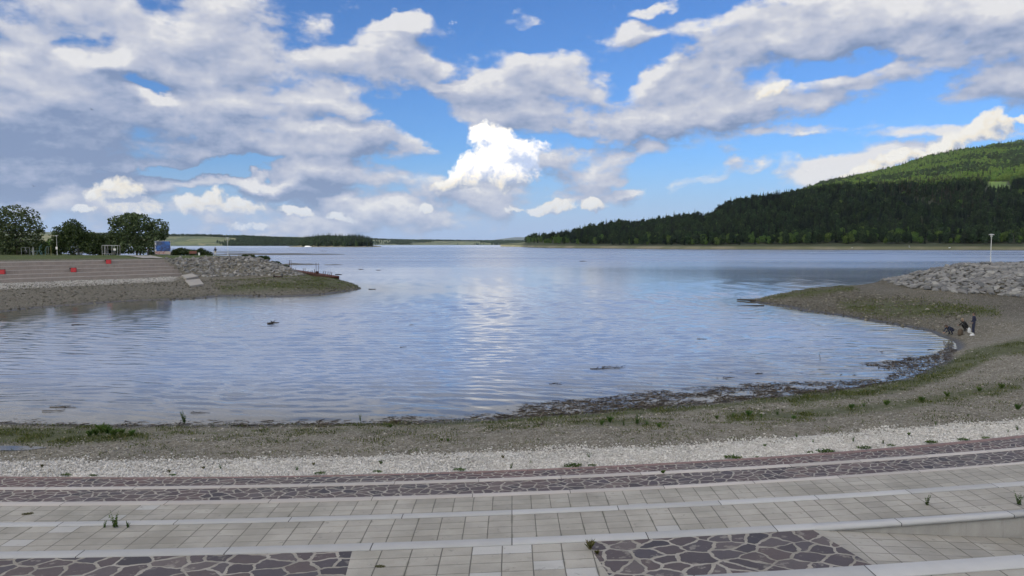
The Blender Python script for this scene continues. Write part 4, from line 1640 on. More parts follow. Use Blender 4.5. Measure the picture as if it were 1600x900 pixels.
x, y, t = near_band(42000, (-17, 21), lambda x: np.polyval(C['brick_far'], x) + 0.03, lambda x: np.polyval(C['gravel_far'], x) + rng.normal(0, .30, len(x)) + (VN.fbm(x * .6, x * 0 + 3, 3) - .5) * 1.1)
wz = ground_z(x, y)
P = np.stack([x, y, np.maximum(wz, 1.12) + 0.008], 1)
P = P[rng.random(len(P)) < np.clip(.55 + 1.5 * (VN.fbm(x * 1.1, y * 2.0, 3) - .25), .3, 1)]
stuff('white_gravel', *stones(P, np.clip(rng.lognormal(-3.55, .34, len(P)), .014, .075)), M['white_gravel'])
# grey gravel: sparse stones over the stony soil, denser close by
x = rng.uniform(-22, 40, 80000)
y = rng.uniform(20.5, 52, 80000)
z = ground_z(x, y)
lim = np.polyval(C['gravel_far'], np.clip(x, -34, 30)) - 0.4
u, v = cam_uv(np.stack([x, y, z], 1))
gz = zone(u, v, Z_GRASS[:-1])
k = (y > lim) & (z > 0.03) & (u > -40) & (u < 1640) & (rng.random(len(x)) < (VN.fbm(x * .7, y * .7, 3) * 1.1)) & (rng.random(len(x)) > gz * .8)
P = np.stack([x, y, z + 0.006], 1)[k]
stuff('grey_gravel', *stones(P, np.clip(rng.lognormal(-3.55, .45, len(P)), .014, .12)), M['grey_gravel'])
# bigger stones on the two points
def bank_stones(poly, x0, x1, y0, y1, sp, lo, hi, keep=1.0):
    P = scatter_world(poly, x0, x1, y0, y1, sp)
    P = P[(P[:, 2] > 0.0) & (P[:, 2] < 1.9) & (rng.random(len(P)) < keep * VN.fbm(P[:, 0] * .35, P[:, 1] * .35, 3) * 1.7)]
    P[:, 2] += 0.02
    return stones(P, np.exp(rng.uniform(math.log(lo), math.log(hi), len(P))), ICO)


a = bank_stones([(1170, 470), (1200, 463), (1330, 456), (1420, 462), (1520, 480), (1480, 535), (1400, 512), (1250, 488)], 28, 48, 58, 108, .55, .05, .22, .8)
b = bank_stones([(0, 446), (280, 440), (330, 436), (480, 436), (566, 449), (560, 456), (420, 466), (200, 474), (0, 490)], -85, -24, 84, 160, .8, .07, .24, .9)
stuff('bank_stones', np.concatenate([a[0], b[0]]), np.concatenate([a[1], b[1] + len(a[0])]), M['bank_stone'])
# white gravel at the foot of the left steps
P = scatter_world([(-60, 453), (0, 453), (130, 447), (270, 440), (288, 433), (270, 431), (100, 437), (-60, 442)], -110, -58, 96, 152, .42)
P = P[P[:, 2] < 1.8]
P[:, 2] += 0.02
M['pale_gravel'] = mat_stone('pale_gravel', [(0.22, 0.21, 0.19), (0.36, 0.345, 0.315), (0.44, 0.425, 0.39), (0.12, 0.115, 0.10)])
stuff('pale_gravel', *stones(P, rng.uniform(.06, .20, len(P)), OCT), M['pale_gravel'])


# ---- riprap rocks
def rock_mesh(name, seed):
    r = np.random.default_rng(seed)
    bm = bmesh.new()
    for _ in range(16):
        d = r.normal(size=3)
        d /= np.linalg.norm(d)
        d = np.sign(d) * np.abs(d) ** 0.65
        bm.verts.new(d * np.array([0.52, 0.40, 0.20]) * r.uniform(.8, 1.1))
    bmesh.ops.convex_hull(bm, input=bm.verts)
    for vtx in [q for q in bm.verts if not q.link_faces]:
        bm.verts.remove(vtx)
    bmesh.ops.bevel(bm, geom=list(bm.edges), offset=0.022, segments=1, affect='EDGES', clamp_overlap=True)
    bmesh.ops.triangulate(bm, faces=[f for f in bm.faces if len(f.verts) > 4])
    me = bpy.data.meshes.new(name)
    bm.to_mesh(me)
    bm.free()
    me.materials.append(M['riprap'])
    return me


ROCKS = [rock_mesh('boulder', 100 + i) for i in range(10)]
MOUND_PX = [(1376, 439), (1410, 432), (1440, 425), (1470, 419), (1500, 413.6), (1600, 412), (1830, 411), (1830, 470), (1700, 468), (1600, 465), (1530, 460.5), (1450, 453), (1400, 446)]
RP = scatter_world(MOUND_PX, 46, 96, 76, 110, 0.67, .7)
RP = RP[(RP[:, 2] > 1.6) & (RP[:, 2] < 4.95)]
ru, rv = cam_uv(RP)
order = np.argsort(np.where(ru < 1612, RP[:, 1], 999))
GROUP_R = 'rocks of the riprap mound'


def ground_normal(x, y, e=0.5):
    dx = (ground_tps(np.array([x + e]), np.array([y])) - ground_tps(np.array([x - e]), np.array([y])))[0] / (2 * e)
    dy = (ground_tps(np.array([x]), np.array([y + e])) - ground_tps(np.array([x]), np.array([y - e])))[0] / (2 * e)
    return Vector((-dx, -dy, 1)).normalized()


LEFTOVER = []
for n_, i in enumerate(order):
    x, y, z = RP[i]
    nrm = ground_normal(x, y)
    s = float(np.clip(rng.lognormal(-.12, .30), .45, 1.6))
    q = nrm.to_track_quat('Z', 'Y').to_matrix() @ Euler((rng.normal(0, .17), rng.normal(0, .17), rng.uniform(0, 2 * PI))).to_matrix()
    me = ROCKS[int(rng.integers(len(ROCKS)))]
    if n_ < 300 and ru[i] < 1612:
        o = bpy.data.objects.new('boulder', me)
        COL.objects.link(o)
        o.location = (x, y, z + 0.09)
        o.rotation_euler = q.to_euler()
        o.scale = (s * 1.02, s * 1.02, s * .95)
        tag(o, 'grey angular boulder among the piled rocks of the mound below the lamp', 'boulder', GROUP_R)
    else:
        LEFTOVER.append((me, Matrix.Translation((x, y, z + 0.09)) @ q.to_4x4() @ Matrix.Diagonal((s * 1.02, s * 1.02, s * .95, 1))))


def merge(name, items, m):
    Vs, Fs, off = [], [], 0
    cache = {}
    for me, mx in items:
        if me.name not in cache:
            co = np.empty(len(me.vertices) * 3)
            me.vertices.foreach_get('co', co)
            me.calc_loop_triangles()
            tr = np.empty(len(me.loop_triangles) * 3, np.int32)
            me.loop_triangles.foreach_get('vertices', tr)
            cache[me.name] = (co.reshape(-1, 3), tr.reshape(-1, 3))
        co, tr = cache[me.name]
        mm = np.array(mx)
        Vs.append(co @ mm[:3, :3].T + mm[:3, 3])
        Fs.append(tr + off)
        off += len(co)
    return stuff(name, np.concatenate(Vs), np.concatenate(Fs), m)


if LEFTOVER:
    merge('rock_rubble', LEFTOVER, M['riprap'])
# small rocks of the left bank's stone slope
LRP_PX = [(258, 404.5), (300, 403), (392, 402.5), (412, 406), (432, 412), (455, 421), (478, 431), (440, 431.5), (400, 431), (330, 433.5), (300, 431), (285, 424)]
LP = scatter_world(LRP_PX, -78, -36, 134, 184, .62, .9)
LP = LP[rng.random(len(LP)) < .5 + .6 * VN.fbm(LP[:, 0] * .4, LP[:, 1] * .4, 2)]
LP = LP[LP[:, 2] < 4.9]
items = []
for x, y, z in LP:
    s = float(np.clip(rng.lognormal(-.32, .35), .35, 1.4))
    q = Euler((rng.normal(0, .5), rng.normal(0, .5), rng.uniform(0, 2 * PI))).to_matrix()
    items.append((ROCKS[int(rng.integers(10))], Matrix.Translation((x, y, z + 0.04)) @ q.to_4x4() @ Matrix.Diagonal((s, s, s * .75, 1))))
M['riprap_light'] = mat_stone('riprap_rock_pale', [(0.10, 0.105, 0.105), (0.17, 0.17, 0.168), (0.26, 0.253, 0.24), (0.135, 0.132, 0.13), (0.32, 0.31, 0.295)])
merge('rock_rubble', items, M['riprap_light'])


# ---- grass and weeds
def blades(P, hgt, wid, lean=.5, per=1):
    """three-sided tapering blades: n x (4 verts, 2 tris)"""
    n = len(P)
    a = rng.uniform(0, 2 * PI, n)
    d = np.stack([np.cos(a), np.sin(a), np.zeros(n)], 1)
    s = np.stack([-np.sin(a), np.cos(a), np.zeros(n)], 1)
    ln = rng.uniform(0.1, 1.0, n)[:, None] * lean
    h = np.asarray(hgt)[:, None]
    w = np.asarray(wid)[:, None]
    up = np.array([0, 0, 1.0])
    v0 = P - s * w
    v1 = P + s * w
    v2 = P + up * h * .62 + d * h * ln * .4 + s * w * .7
    v3 = P + up * h * (1 - .25 * ln) + d * h * ln
    V = np.stack([v0, v1, v2, v3], 1).reshape(-1, 3)
    f = np.array([(0, 1, 2), (0, 2, 3)])[None] + (np.arange(n) * 4)[:, None, None]
    return V, f.reshape(-1, 3)


def mat_leaf(name, c1, c2, c3, trans=0.25, nsc=0.35, objrand=0.25):
    m = bpy.data.materials.new(name)
    m.use_nodes = True
    m.node_tree.nodes.clear()
    T = NT(m.node_tree)
    g = T.new('ShaderNodeNewGeometry')
    r = g.outputs['Random Per Island']
    co = T.new('ShaderNodeTexCoord').outputs['Object']
    n = T.noise(co, nsc, 3, 0.6)
    col = T.mix(T.mr(n, 0.38, 0.62), c1, c2)
    col = T.mix(T.mr(r, 0.80, 0.95), col, c3)
    ob = T.new('ShaderNodeObjectInfo').outputs['Random']
    k = T.m('MULTIPLY', T.m('ADD', 0.72, T.m('MULTIPLY', r, 0.56)), T.m('ADD', 1 - objrand, T.m('MULTIPLY', ob, 2 * objrand)))
    col = T.vm('SCALE', col, scale=k)
    hs = T.new('ShaderNodeHueSaturation')
    T.put(hs.inputs['Hue'], T.m('ADD', 0.485, T.m('MULTIPLY', T.m('FRACT', T.m('MULTIPLY', ob, 7.3)), 0.03)))
    T.put(hs.inputs['Color'], col)
    col = hs.outputs[0]
    df = T.new('ShaderNodeBsdfDiffuse')
    T.put(df.inputs[0], col)
    tl = T.new('ShaderNodeBsdfTranslucent')
    T.put(tl.inputs[0], col)
    gl = T.new('ShaderNodeBsdfGlossy')
    gl.inputs['Roughness'].default_value = 0.45
    gl.inputs[0].default_value = (0.5, 0.5, 0.5, 1)
    mx = T.new('ShaderNodeMixShader')
    mx.inputs[0].default_value = trans
    T.l.new(df.outputs[0], mx.inputs[1]); T.l.new(tl.outputs[0], mx.inputs[2])
    m2 = T.new('ShaderNodeMixShader')
    m2.inputs[0].default_value = 0.03
    T.l.new(mx.outputs[0], m2.inputs[1]); T.l.new(gl.outputs[0], m2.inputs[2])
    out = T.new('ShaderNodeOutputMaterial')
    T.l.new(m2.outputs[0], out.inputs[0])
    return m


M['grass'] = mat_leaf('grass_blades', (0.060, 0.080, 0.018), (0.092, 0.112, 0.026), (0.16, 0.145, 0.060), .3, .5, 0)
M['weed'] = mat_leaf('weed_leaves', (0.050, 0.105, 0.022), (0.085, 0.145, 0.034), (0.12, 0.16, 0.05), .3, 4.0, .2)
M['weed_dry'] = mat_leaf('weed_dry', (0.085, 0.095, 0.030), (0.135, 0.130, 0.050), (0.20, 0.17, 0.09), .3, 4.0, .2)


def grass_field():
    n = 420000
    r = 20 * (62 / 20) ** rng.random(n)
    an = rng.uniform(R(-37), R(38), n)
    x, y = r * np.sin(an), r * np.cos(an)
    ok = y > np.polyval(C['gravel_far'], np.clip(x, -34, 30)) - .6
    x, y = x[ok], y[ok]
    z = ground_z(x, y)
    u, v = cam_uv(np.stack([x, y, z], 1))
    d = zone(u, v, Z_GRASS)
    cl = VN.fbm(x * 1.3, y * 1.3, 3)
    cl2 = VN.fbm(x * .35 + 7, y * .35, 3)
    dens = np.clip(d * 1.25 * np.clip((cl - .36) * 3.6, 0, 1.3) * np.clip((cl2 - .25) * 3, .15, 1), 0, 1)
    k = (rng.random(len(x)) < dens) & (z > 0.015)
    x, y, z, d, cl = x[k], y[k], z[k], d[k], cl[k]
    P = np.stack([x, y, z - 0.01], 1)
    hh = rng.uniform(.035, .11, len(P)) * (0.6 + 0.9 * d) * (0.6 + 0.8 * cl)
    A = blades(P, hh, rng.uniform(.006, .013, len(P)) * (1 + y[:] * 0.012), .8)
    # on the two points, further off: coarser tufts
    parts = [A]
    for poly, box, nn, hm in (([(1190, 468), (1210, 459), (1335, 446), (1400, 468), (1500, 474), (1560, 482), (1560, 492), (1480, 494), (1400, 498), (1320, 485)], (28, 55, 62, 108), 60000, .16),
                              ([(225, 472), (340, 446), (480, 431), (530, 437), (562, 448), (500, 455), (430, 456), (345, 464)], (-66, -26, 118, 160), 60000, .22)):
        x = rng.uniform(box[0], box[1], nn); y = rng.uniform(box[2], box[3], nn)
        z = ground_z(x, y)
        u, v = cam_uv(np.stack([x, y, z], 1))
        d = zone(u, v, Z_GRASS[:-1])
        cl = VN.fbm(x * .5, y * .5, 3)
        k = (rng.random(nn) < d * np.clip((cl - .35) * 3.5, 0, 1)) & (z > 0.02)
        P = np.stack([x, y, z - .02], 1)[k]
        parts.append(blades(P, rng.uniform(.5, 1.3, len(P)) * hm, np.full(len(P), .035), .8))
    Vs, Fs, off = [], [], 0
    for V, f in parts:
        Vs.append(V); Fs.append(f + off); off += len(V)
    stuff('grass', np.concatenate(Vs), np.concatenate(Fs), M['grass'])


grass_field()


def leaf_cards(P, nrm, size, asp=.55):
    n = len(P)
    rnd = unit(n)
    t = np.cross(nrm, rnd)
    t /= np.linalg.norm(t, axis=1, keepdims=True) + 1e-9
    b = np.cross(nrm, t)
    b /= np.linalg.norm(b, axis=1, keepdims=True) + 1e-9
    s = np.asarray(size)[:, None]
    V = np.stack([P - t * s, P - b * s * asp + t * s * .1, P + t * s, P + b * s * asp + t * s * .1], 1).reshape(-1, 3)
    f = np.arange(4 * n).reshape(n, 4)
    return V, f


def weed_mesh(name, seed, kind):
    """a small weed: stems with leaves (kind 0), a flat rosette mat (1), an upright grassy tuft (2)"""
    global rng
    keep, rng = rng, np.random.default_rng(seed)
    Vs, Fs, off = [], [], 0

    def add(V, f):
        nonlocal off
        if f.shape[1] == 3:
            f = np.concatenate([f, f[:, 2:3]], 1)
        Vs.append(V); Fs.append(f + off); off += len(V)
    if kind == 0:
        for _ in range(7):
            a = rng.uniform(0, 2 * PI); ln = rng.uniform(.1, .55)
            h = rng.uniform(.55, 1.0)
            m = 24
            t = np.linspace(.05, 1, m)
            axis = np.stack([np.cos(a) * ln * t ** 1.3, np.sin(a) * ln * t ** 1.3, h * t], 1)
            nr = unit(m) * .5 + np.array([0, 0, .8])
            off_ = unit(m) * .10 * (1.15 - t)[:, None]
            V, f = leaf_cards(axis + off_, nr / np.linalg.norm(nr, axis=1, keepdims=True), rng.uniform(.06, .13, m) * (1.2 - .6 * t), .45)
            add(V, f)
            for i in range(m - 1):
                p, q = axis[i], axis[i + 1]
                w = np.array([.012, .006, 0])
                add(np.array([p - w, p + w, q + w, q - w]), np.array([[0, 1, 2, 3]]))
    elif kind == 1:
        m = 240
        r = np.sqrt(rng.random(m)) * .5
        a = rng.uniform(0, 2 * PI, m)
        P = np.stack([r * np.cos(a), r * np.sin(a) * .6, np.abs(rng.normal(0, .06, m)) * (1.1 - r) + .01], 1)
        nr = unit(m) * .6 + np.array([0, 0, 1.0])
        V, f = leaf_cards(P, nr / np.linalg.norm(nr, axis=1, keepdims=True), rng.uniform(.03, .07, m), .6)
        add(V, f)
    else:
        m = 90
        P = np.stack([rng.normal(0, .07, m), rng.normal(0, .07, m), np.zeros(m)], 1)
        V, f = blades(P, rng.uniform(.4, 1.0, m), np.full(m, .016), .75)
        f = f.reshape(-1, 3)
        add(V, f)
    rng = keep
    V, Fa = np.concatenate(Vs), np.concatenate(Fs)
    me = bpy.data.meshes.new(name)
    # triangles came in as quads with a doubled corner: rebuild cleanly
    fl = [tuple(dict.fromkeys(q)) for q in Fa.tolist()]
    me.from_pydata(V.tolist(), [], fl)
    me.update()
    return me


WEEDS = [[weed_mesh('weed', 40 + 10 * k + i, k) for i in range(3)] for k in range(3)]


def weed(p, h, kind, label, group=None, dry=False, wide=1.0, cat='weed'):
    me = WEEDS[kind][int(rng.integers(3))]
    if dry:
        me = me.copy()
    me2 = me
    if not me2.materials:
        me2.materials.append(M['weed_dry'] if dry else M['weed'])
    o = bpy.data.objects.new('weed', me2)
    COL.objects.link(o)
    o.location = p
    o.rotation_euler = (0, 0, rng.uniform(0, 6.28) if kind != 1 else rng.uniform(-.2, .2))
    o.scale = (h * wide, h * wide, h)
    return tag(o, label, cat, group)


# single weeds in the joints of the terraces
weed(pz(180, 824, Z4), .27, 0, 'leafy weed between two lower ones at the granite kerb near the driest slabs', None)
weed(pz(163, 824, Z4), .13, 0, 'low leafy weed at the outer end of a row of three on the granite kerb', None)
weed(pz(200, 824, Z4), .13, 0, 'low leafy weed at the inner end of a row of three on the granite kerb', None)
weed(pz(43, 803, Z3), .14, 1, 'flat dark weed in a slab joint of the upper slab row near the kerb', None, True, 1.6)
weed(pz(1448, 789, Z4), .20, 0, 'bushy green weed alone in a slab joint above the concrete wall', None)
weed(pz(1592, 789, Z4), .24, 0, 'dark bushy weed on the slabs at the edge of the picture', None)
weed(pz(922, 858, Z5), .15, 2, 'yellow green grass tuft in the joint between slabs and crazy paving', None, True)
weed(pz(933, 866, Z5), .08, 2, 'small grass tuft lower down the joint beside the crazy paving', None, True)
weed(pz(1036, 740, Z2), .13, 2, 'small grass tuft on the sandstone kerb of the crazy paving', None)
weed(pz(594, 885, Z5), .07, 1, 'dry flattened weed lying in a slab joint between two crazy pavings', None, True, 2.0)
# weeds along the edge of the white gravel
GE = 'green mats of weed along the gravel edge'
for u, v, w in ((500, 739.5, .55), (590, 737, .5), (718, 734, .6), (895, 728, .9), (925, 727, .45), (1145, 715, .9), (1180, 714, .4), (1290, 706, 1.0), (1265, 707, .5), (1350, 700, .8), (1392, 696, .5), (1455, 691, .75), (1505, 687, .7), (1540, 684, .5), (103, 742, .5), (145, 743, .4), (270, 742, .35)):
    p = pz(u, v, 1.2)
    weed(p, w * .62, 1, 'low mat of green weed where the white gravel meets the red paving', GE)
GT = 'dark tufts standing in the white gravel'
for u, v, h in ((66, 730, .16), (345, 732, .2), (318, 733, .15), (265, 738, .14), (464, 735, .2), (490, 727, .15), (595, 725, .18), (798, 733, .3), (830, 726, .2), (920, 716, .26), (786, 716, .16), (1245, 683, .25), (1333, 690, .26), (1270, 692, .2), (1195, 698, .16), (1380, 693, .2), (1420, 680, .18), (1462, 664, .24), (1590, 672, .26), (1575, 676, .2)):
    p = pz(u, v, 1.15)
    weed(p, h * .75, 2 if h < .2 else 0, 'small dark weed tuft standing up in the white gravel strip', GT, h < .2)
# by the water
p = pz(288, 660, 0.05)
weed(p, .55, 0, 'dark green shrubby weed standing at the waterline beside a floating stick', None)
weed(pz(563, 658, 0.02), .40, 0, 'slim yellow green weed growing in the water just off the bank', None, True, .6)
weed(gpt(995, 662), .45, 0, 'bushy dark weed standing in the patchy grass above the driftwood', None)
for i, (u, v, h) in enumerate(((160, 676, .45), (168, 678, .4), (150, 680, .35), (178, 681, .35), (190, 679, .3), (140, 682, .3), (205, 681, .28))):
    weed(gpt(u, v), h, 2, 'lush green grass tuft in the bright patch by the puddle', 'tufts of the bright green patch')
for u, v, h in ((953, 660, .3), (940, 664, .22), (1010, 664, .25), (1030, 668, .2), (975, 665, .25), (1145, 652, .25), (1170, 650, .3), (1190, 653, .25), (1215, 648, .25), (1330, 640, .3), (1350, 636, .25), (1385, 633, .3), (1440, 628, .3), (1480, 620, .3), (1530, 612, .3), (1565, 607, .3), (1240, 655, .2), (1120, 655, .2), (700, 690, .15), (690, 689, .12), (610, 668, .2), (1590, 640, .3)):
    weed(gpt(u, v), h, 2 if h != .25 else 0, 'ragged green tuft scattered on the grey gravel bank', 'tufts on the gravel bank', h < .24)


# ---- driftwood along the waterline
def sticks(P, length, rad, ang, tilt):
    n = len(P)
    d = np.stack([np.cos(ang) * np.cos(tilt), np.sin(ang) * np.cos(tilt), np.sin(tilt)], 1)
    s = np.stack([-np.sin(ang), np.cos(ang), np.zeros(n)], 1)
    w = np.cross(d, s)
    L, r = np.asarray(length)[:, None], np.asarray(rad)[:, None]
    bend = (rng.normal(0, .12, n))[:, None]
    rows = []
    for t, k, bb in ((-.5, .8, 0), (0., 1., 1), (.5, .45, 0)):
        c = P + d * L * t + s * L * bend * bb
        for a in range(3):
            q = a * 2 * PI / 3
            rows.append(c + (s * math.cos(q) + w * math.sin(q)) * r * k)
    V = np.stack(rows, 1).reshape(-1, 3)
    f = []
    for j in (0, 3):
        for a in range(3):
            b = (a + 1) % 3
            f.append((j + a, j + b, j + b + 3, j + a + 3))
    f = np.array(f)[None] + (np.arange(n) * 9)[:, None, None]
    return V, f.reshape(-1, 4)


DEB_OUT = [(-80, 655), (0, 655), (150, 660), (300, 658), (420, 656), (560, 658), (640, 650), (700, 652), (800, 645), (818, 630), (870, 626), (940, 622), (1000, 613), (1080, 606), (1150, 600), (1230, 597), (1300, 596), (1380, 592), (1396, 580), (1338, 568), (1400, 561), (1460, 553), (1488, 540)]
DEB = DEB_OUT + [(1496, 546), (1484, 566), (1444, 585), (1380, 601), (1300, 613), (1200, 623), (1100, 633), (1000, 641), (900, 648), (800, 655), (700, 661), (600, 664), (450, 667), (300, 667), (150, 668), (0, 665), (-80, 661)]
M['driftwood'] = mat_stone('driftwood', [(0.030, 0.024, 0.018), (0.055, 0.042, 0.032), (0.085, 0.066, 0.050), (0.040, 0.032, 0.026), (0.150, 0.125, 0.100)], .75)


def debris():
    n = 150000
    x = rng.uniform(-28, 38, n)
    y = rng.uniform(28, 64, n)
    z = np.maximum(ground_z(x, y), 0.0)
    u, v = cam_uv(np.stack([x, y, z], 1))
    d = poly_dist(u, v, DEB)
    wide = np.interp(u, [-80, 600, 800, 1000, 1500], [.35, .45, .8, 1, 1])
    # inside the mat, thinning out and breaking up at its outer side
    cl = VN.fbm(x * .9, y * 1.4, 4)
    cl2 = VN.fbm(x * .22 + 4, y * .4, 3)
    pr = np.clip((d + 2.5) / 5.0, 0, 1) * np.clip((cl - .30) * 5, 0.0, 1) * wide
    pr = np.maximum(pr, np.where(d > 3.5, .75 * wide * (cl2 > .40), 0))
    # stray lines further out
    far = (d < 0) & (d > -16) & (u > 780)
    pr = np.where(far, .05 * (cl > .62), pr)
    k = rng.random(n) < pr
    P = np.stack([x, y, z], 1)[k]
    # water slopes with the shore: sticks lie along it
    uu = u[k]
    a0 = np.interp(uu, [0, 800, 1200, 1380, 1480], [0.02, 0.12, 0.45, 0.8, 1.3])
    m = len(P)
    P[:, 2] += .012 + np.abs(rng.normal(0.012, .018, m))
    L = np.clip(rng.lognormal(-1.75, .65, m), .05, 1.3)
    V, f = sticks(P, L, np.clip(L * rng.uniform(.02, .05, m), .005, .03), a0 + rng.normal(0, .55, m), rng.normal(0, .07, m))
    stuff('driftwood_litter', V, f, M['driftwood'])
    # chips, bark and leaf litter between the sticks
    k2 = rng.random(n) < pr * .7
    P = np.stack([x + rng.normal(0, .1, n), y + rng.normal(0, .1, n), z + .016], 1)[k2]
    nr = np.array([0, 0, 1.0]) + unit(len(P)) * .25
    V, f = leaf_cards(P, nr / np.linalg.norm(nr, axis=1, keepdims=True), rng.uniform(.03, .10, len(P)), .5)
    stuff('bark_litter', V, f, M['driftwood'])


debris()
M['bark_dark'] = simple('wet_bark', (0.040, 0.032, 0.025), .7, .4, 12, bumpd=.02)
M['bark_grey'] = simple('dry_bark', (0.13, 0.11, 0.09), .8, .4, 12, bumpd=.02)


def branch(name, base, segs, label, m='bark_dark', cat='branch', group=None):
    """segs: list of (points relative to base, radius start, radius end)"""
    mb = MB()
    for pts, r0, r1 in segs:
        k = len(pts)
        mb.tube(pts, [r0 + (r1 - r0) * i / (k - 1) for i in range(k)], 7)
    o = mb.build(name, M[m], None, True)
    o.location = base
    return tag(o, label, cat, group)


def rb(seed, L, r, kids=4, flat=.15):
    """a random branch lying on the water"""
    g = random.Random(seed)
    pts = [Vector((0, 0, 0))]
    for i in range(5):
        pts.append(pts[-1] + Vector((L / 5, g.uniform(-.1, .1) * L * .4, g.uniform(-.5, .5) * flat * .3)))
    segs = [(pts, r, r * .35)]
    for i in range(kids):
        p = pts[g.randint(1, 4)]
        q = Vector((g.uniform(-.4, 1) * L * .3, g.choice((-1, 1)) * g.uniform(.1, .3) * L, g.uniform(.1, 1) * flat * L))
        segs.append(([p, p + q * .5 + Vector((0, 0, .02)), p + q], r * .5, r * .15))
    return segs


fl = [((418, 506.5), 1.1, .13, 7, .30, 'dark root lump floating alone in the calm water of the cove', 5),
      ((922, 577), 1.9, .035, 6, .08, 'long thin dark branch floating off the driftwood mat', 11), ((940, 574), 1.5, .025, 5, .10, 'forked dark branch floating beyond the longer one', 12),
      ((858, 601), .7, .03, 5, .16, 'short knotty twig floating in the bright reflection', 13), ((1180, 585), .45, .035, 4, .18, 'small reddish brown stick floating in open water', 14),
      ((1140, 583), 1.5, .02, 2, .03, 'straight thin stick floating beside the reddish one', 15),
      ((78, 637), 1.3, .03, 7, .12, 'tangled pale branch floating close to the puddle side of the bank', 16), ((66, 643), 1.0, .025, 4, .05, 'thin dark stick floating below the tangled pale branch', 17),
      ((298, 645), .9, .02, 3, .12, 'thin stick slanting out of the water beside the shrubby weed', 18), ((112, 508), 1.6, .05, 3, .05, 'dark stick floating far inside the brown shallow water', 19),
      ((625, 543), .5, .03, 3, .04, 'small dark twig floating in the middle of the cove', 20), ((640, 508), .45, .03, 3, .04, 'tiny dark twig floating beyond the middle of the cove', 21),
      ((1089, 530), .8, .03, 3, .10, 'small twig floating off the stony point', 22), ((906, 408.6), 3.2, .2, 5, .15, 'dark drifting log far out on the lake', 23),
      ((560, 421), 1.6, .12, 3, .1, 'dark drifting log off the rusty gangway', 24), ((588, 422.2), 1.4, .1, 3, .1, 'smaller dark drifting log off the rusty gangway', 25), ((576, 452), 1.2, .09, 2, .1, 'short dark log floating off the grassy tip', 26)]
for (u, v), L, r, kids, flat, lab, sd in fl:
    p = pz(u, v, 0.0)
    p.z = .03
    branch('floating_branch', p, rb(sd, L, r, kids, flat), lab, 'bark_grey' if 'pale' in lab else 'bark_dark')
p = pz(1281, 563, 0.0)
branch('standing_twig', p, [([(0, 0, -.2), (.02, 0, .15), (-.05, 0, .35), (.06, 0, .62)], .022, .008), ([(-.05, 0, .35), (-.12, 0, .42)], .01, .005)], 'crooked twig standing upright out of the water')
p = pz(1152, 468.2, 0.12)
q = pz(1180, 469.2, 0.20)
branch('log', p, [([(0, 0, 0), ((q.x - p.x) * .5, (q.y - p.y) * .5, .06), (q.x - p.x, q.y - p.y, .05)], .10, .15), ([(0.5, 0, 0), (.4, -.1, .35)], .04, .02)], 'long dark log reaching out from the stony point over the water', 'bark_dark', 'log')
p = pz(1152, 478, 0.01)
branch('log', p, [([(0, 0, 0), (1.6, .2, .02), (3.4, .1, .05)], .05, .07)], 'thin dark pole floating just below the tip of the point', 'bark_dark', 'log')

# puddle on the near bank
p0, p1 = pz(-20, 700, 1.02), pz(48, 699, 1.02)


# ------------------------------------------------------------------ trees
def tree_arrays(lobes, n, size, seed, asp=.6, shell=.5, flatn=.25):
    global rng
    keep, rng = rng, np.random.default_rng(seed)
    L = np.array(lobes, float)
    w = (L[:, 3] * L[:, 4] * L[:, 5]) ** (2 / 3)
    idx = rng.choice(len(L), n, p=w / w.sum())
    d = unit(n)
    r = shell + (1 - shell) * rng.random(n) ** .6
    # uneven outline: the lobes are lumpy themselves
    bump_ = 1 + .30 * np.sin(d[:, 0] * 5 + idx * 2.1) * np.sin(d[:, 1] * 4.3 + idx) * np.cos(d[:, 2] * 4 + idx * 1.3)
    P = L[idx, :3] + d * L[idx, 3:6] * (r * bump_)[:, None]
    nr = d * .7 + unit(n) * .8 + np.array([0, 0, flatn])
    nr /= np.linalg.norm(nr, axis=1, keepdims=True)
    out = leaf_cards(P, nr, rng.uniform(.6, 1.35, n) * size, asp)
    rng = keep
    return out


M['leaf_dark'] = mat_leaf('tree_leaves', (0.048, 0.070, 0.029), (0.078, 0.107, 0.042), (0.125, 0.150, 0.068), .22, .3, .1)
M['leaf_bush'] = mat_leaf('bush_leaves', (0.026, 0.046, 0.013), (0.042, 0.068, 0.019), (0.062, 0.088, 0.027), .22, .5, .15)
M['leaf_hill'] = mat_leaf('hill_leaves', (0.019, 0.036, 0.015), (0.031, 0.054, 0.019), (0.050, 0.078, 0.026), .2, .12, .38)
M['leaf_bright'] = mat_leaf('bright_leaves', (0.070, 0.125, 0.024), (0.100, 0.165, 0.034), (0.14, 0.20, 0.05), .25, .12, .15)  # fresh greens, and the sunlit tone given to the upper hill's crowns
M['needle'] = mat_leaf('spruce_needles', (0.009, 0.017, 0.012), (0.014, 0.024, 0.015), (0.022, 0.034, 0.019), .08, .12, .30)
M['needle_dry'] = mat_leaf('dry_spruce_needles', (0.046, 0.046, 0.026), (0.032, 0.042, 0.022), (0.075, 0.066, 0.042), .08, .12, .3)
M['trunk'] = simple('tree_bark', (0.075, 0.062, 0.048), .9, .35, 3, bumpd=.03)


def limbs(mb, base, top, r, ends, n=7):
    mid = base + (top - base) * .5 + Vector((random.uniform(-.2, .2), random.uniform(-.2, .2), 0))
    mb.tube([base - Vector((0, 0, .15)), mid, top], [r, r * .75, r * .4], n)
    for e in ends:
        s = base + (top - base) * random.uniform(.45, .95)
        m_ = s + (e - s) * .5 + Vector((0, 0, .25 * (e - s).length * .3))
        mb.tube([s, m_, e], [r * .42, r * .28, r * .10], 5)


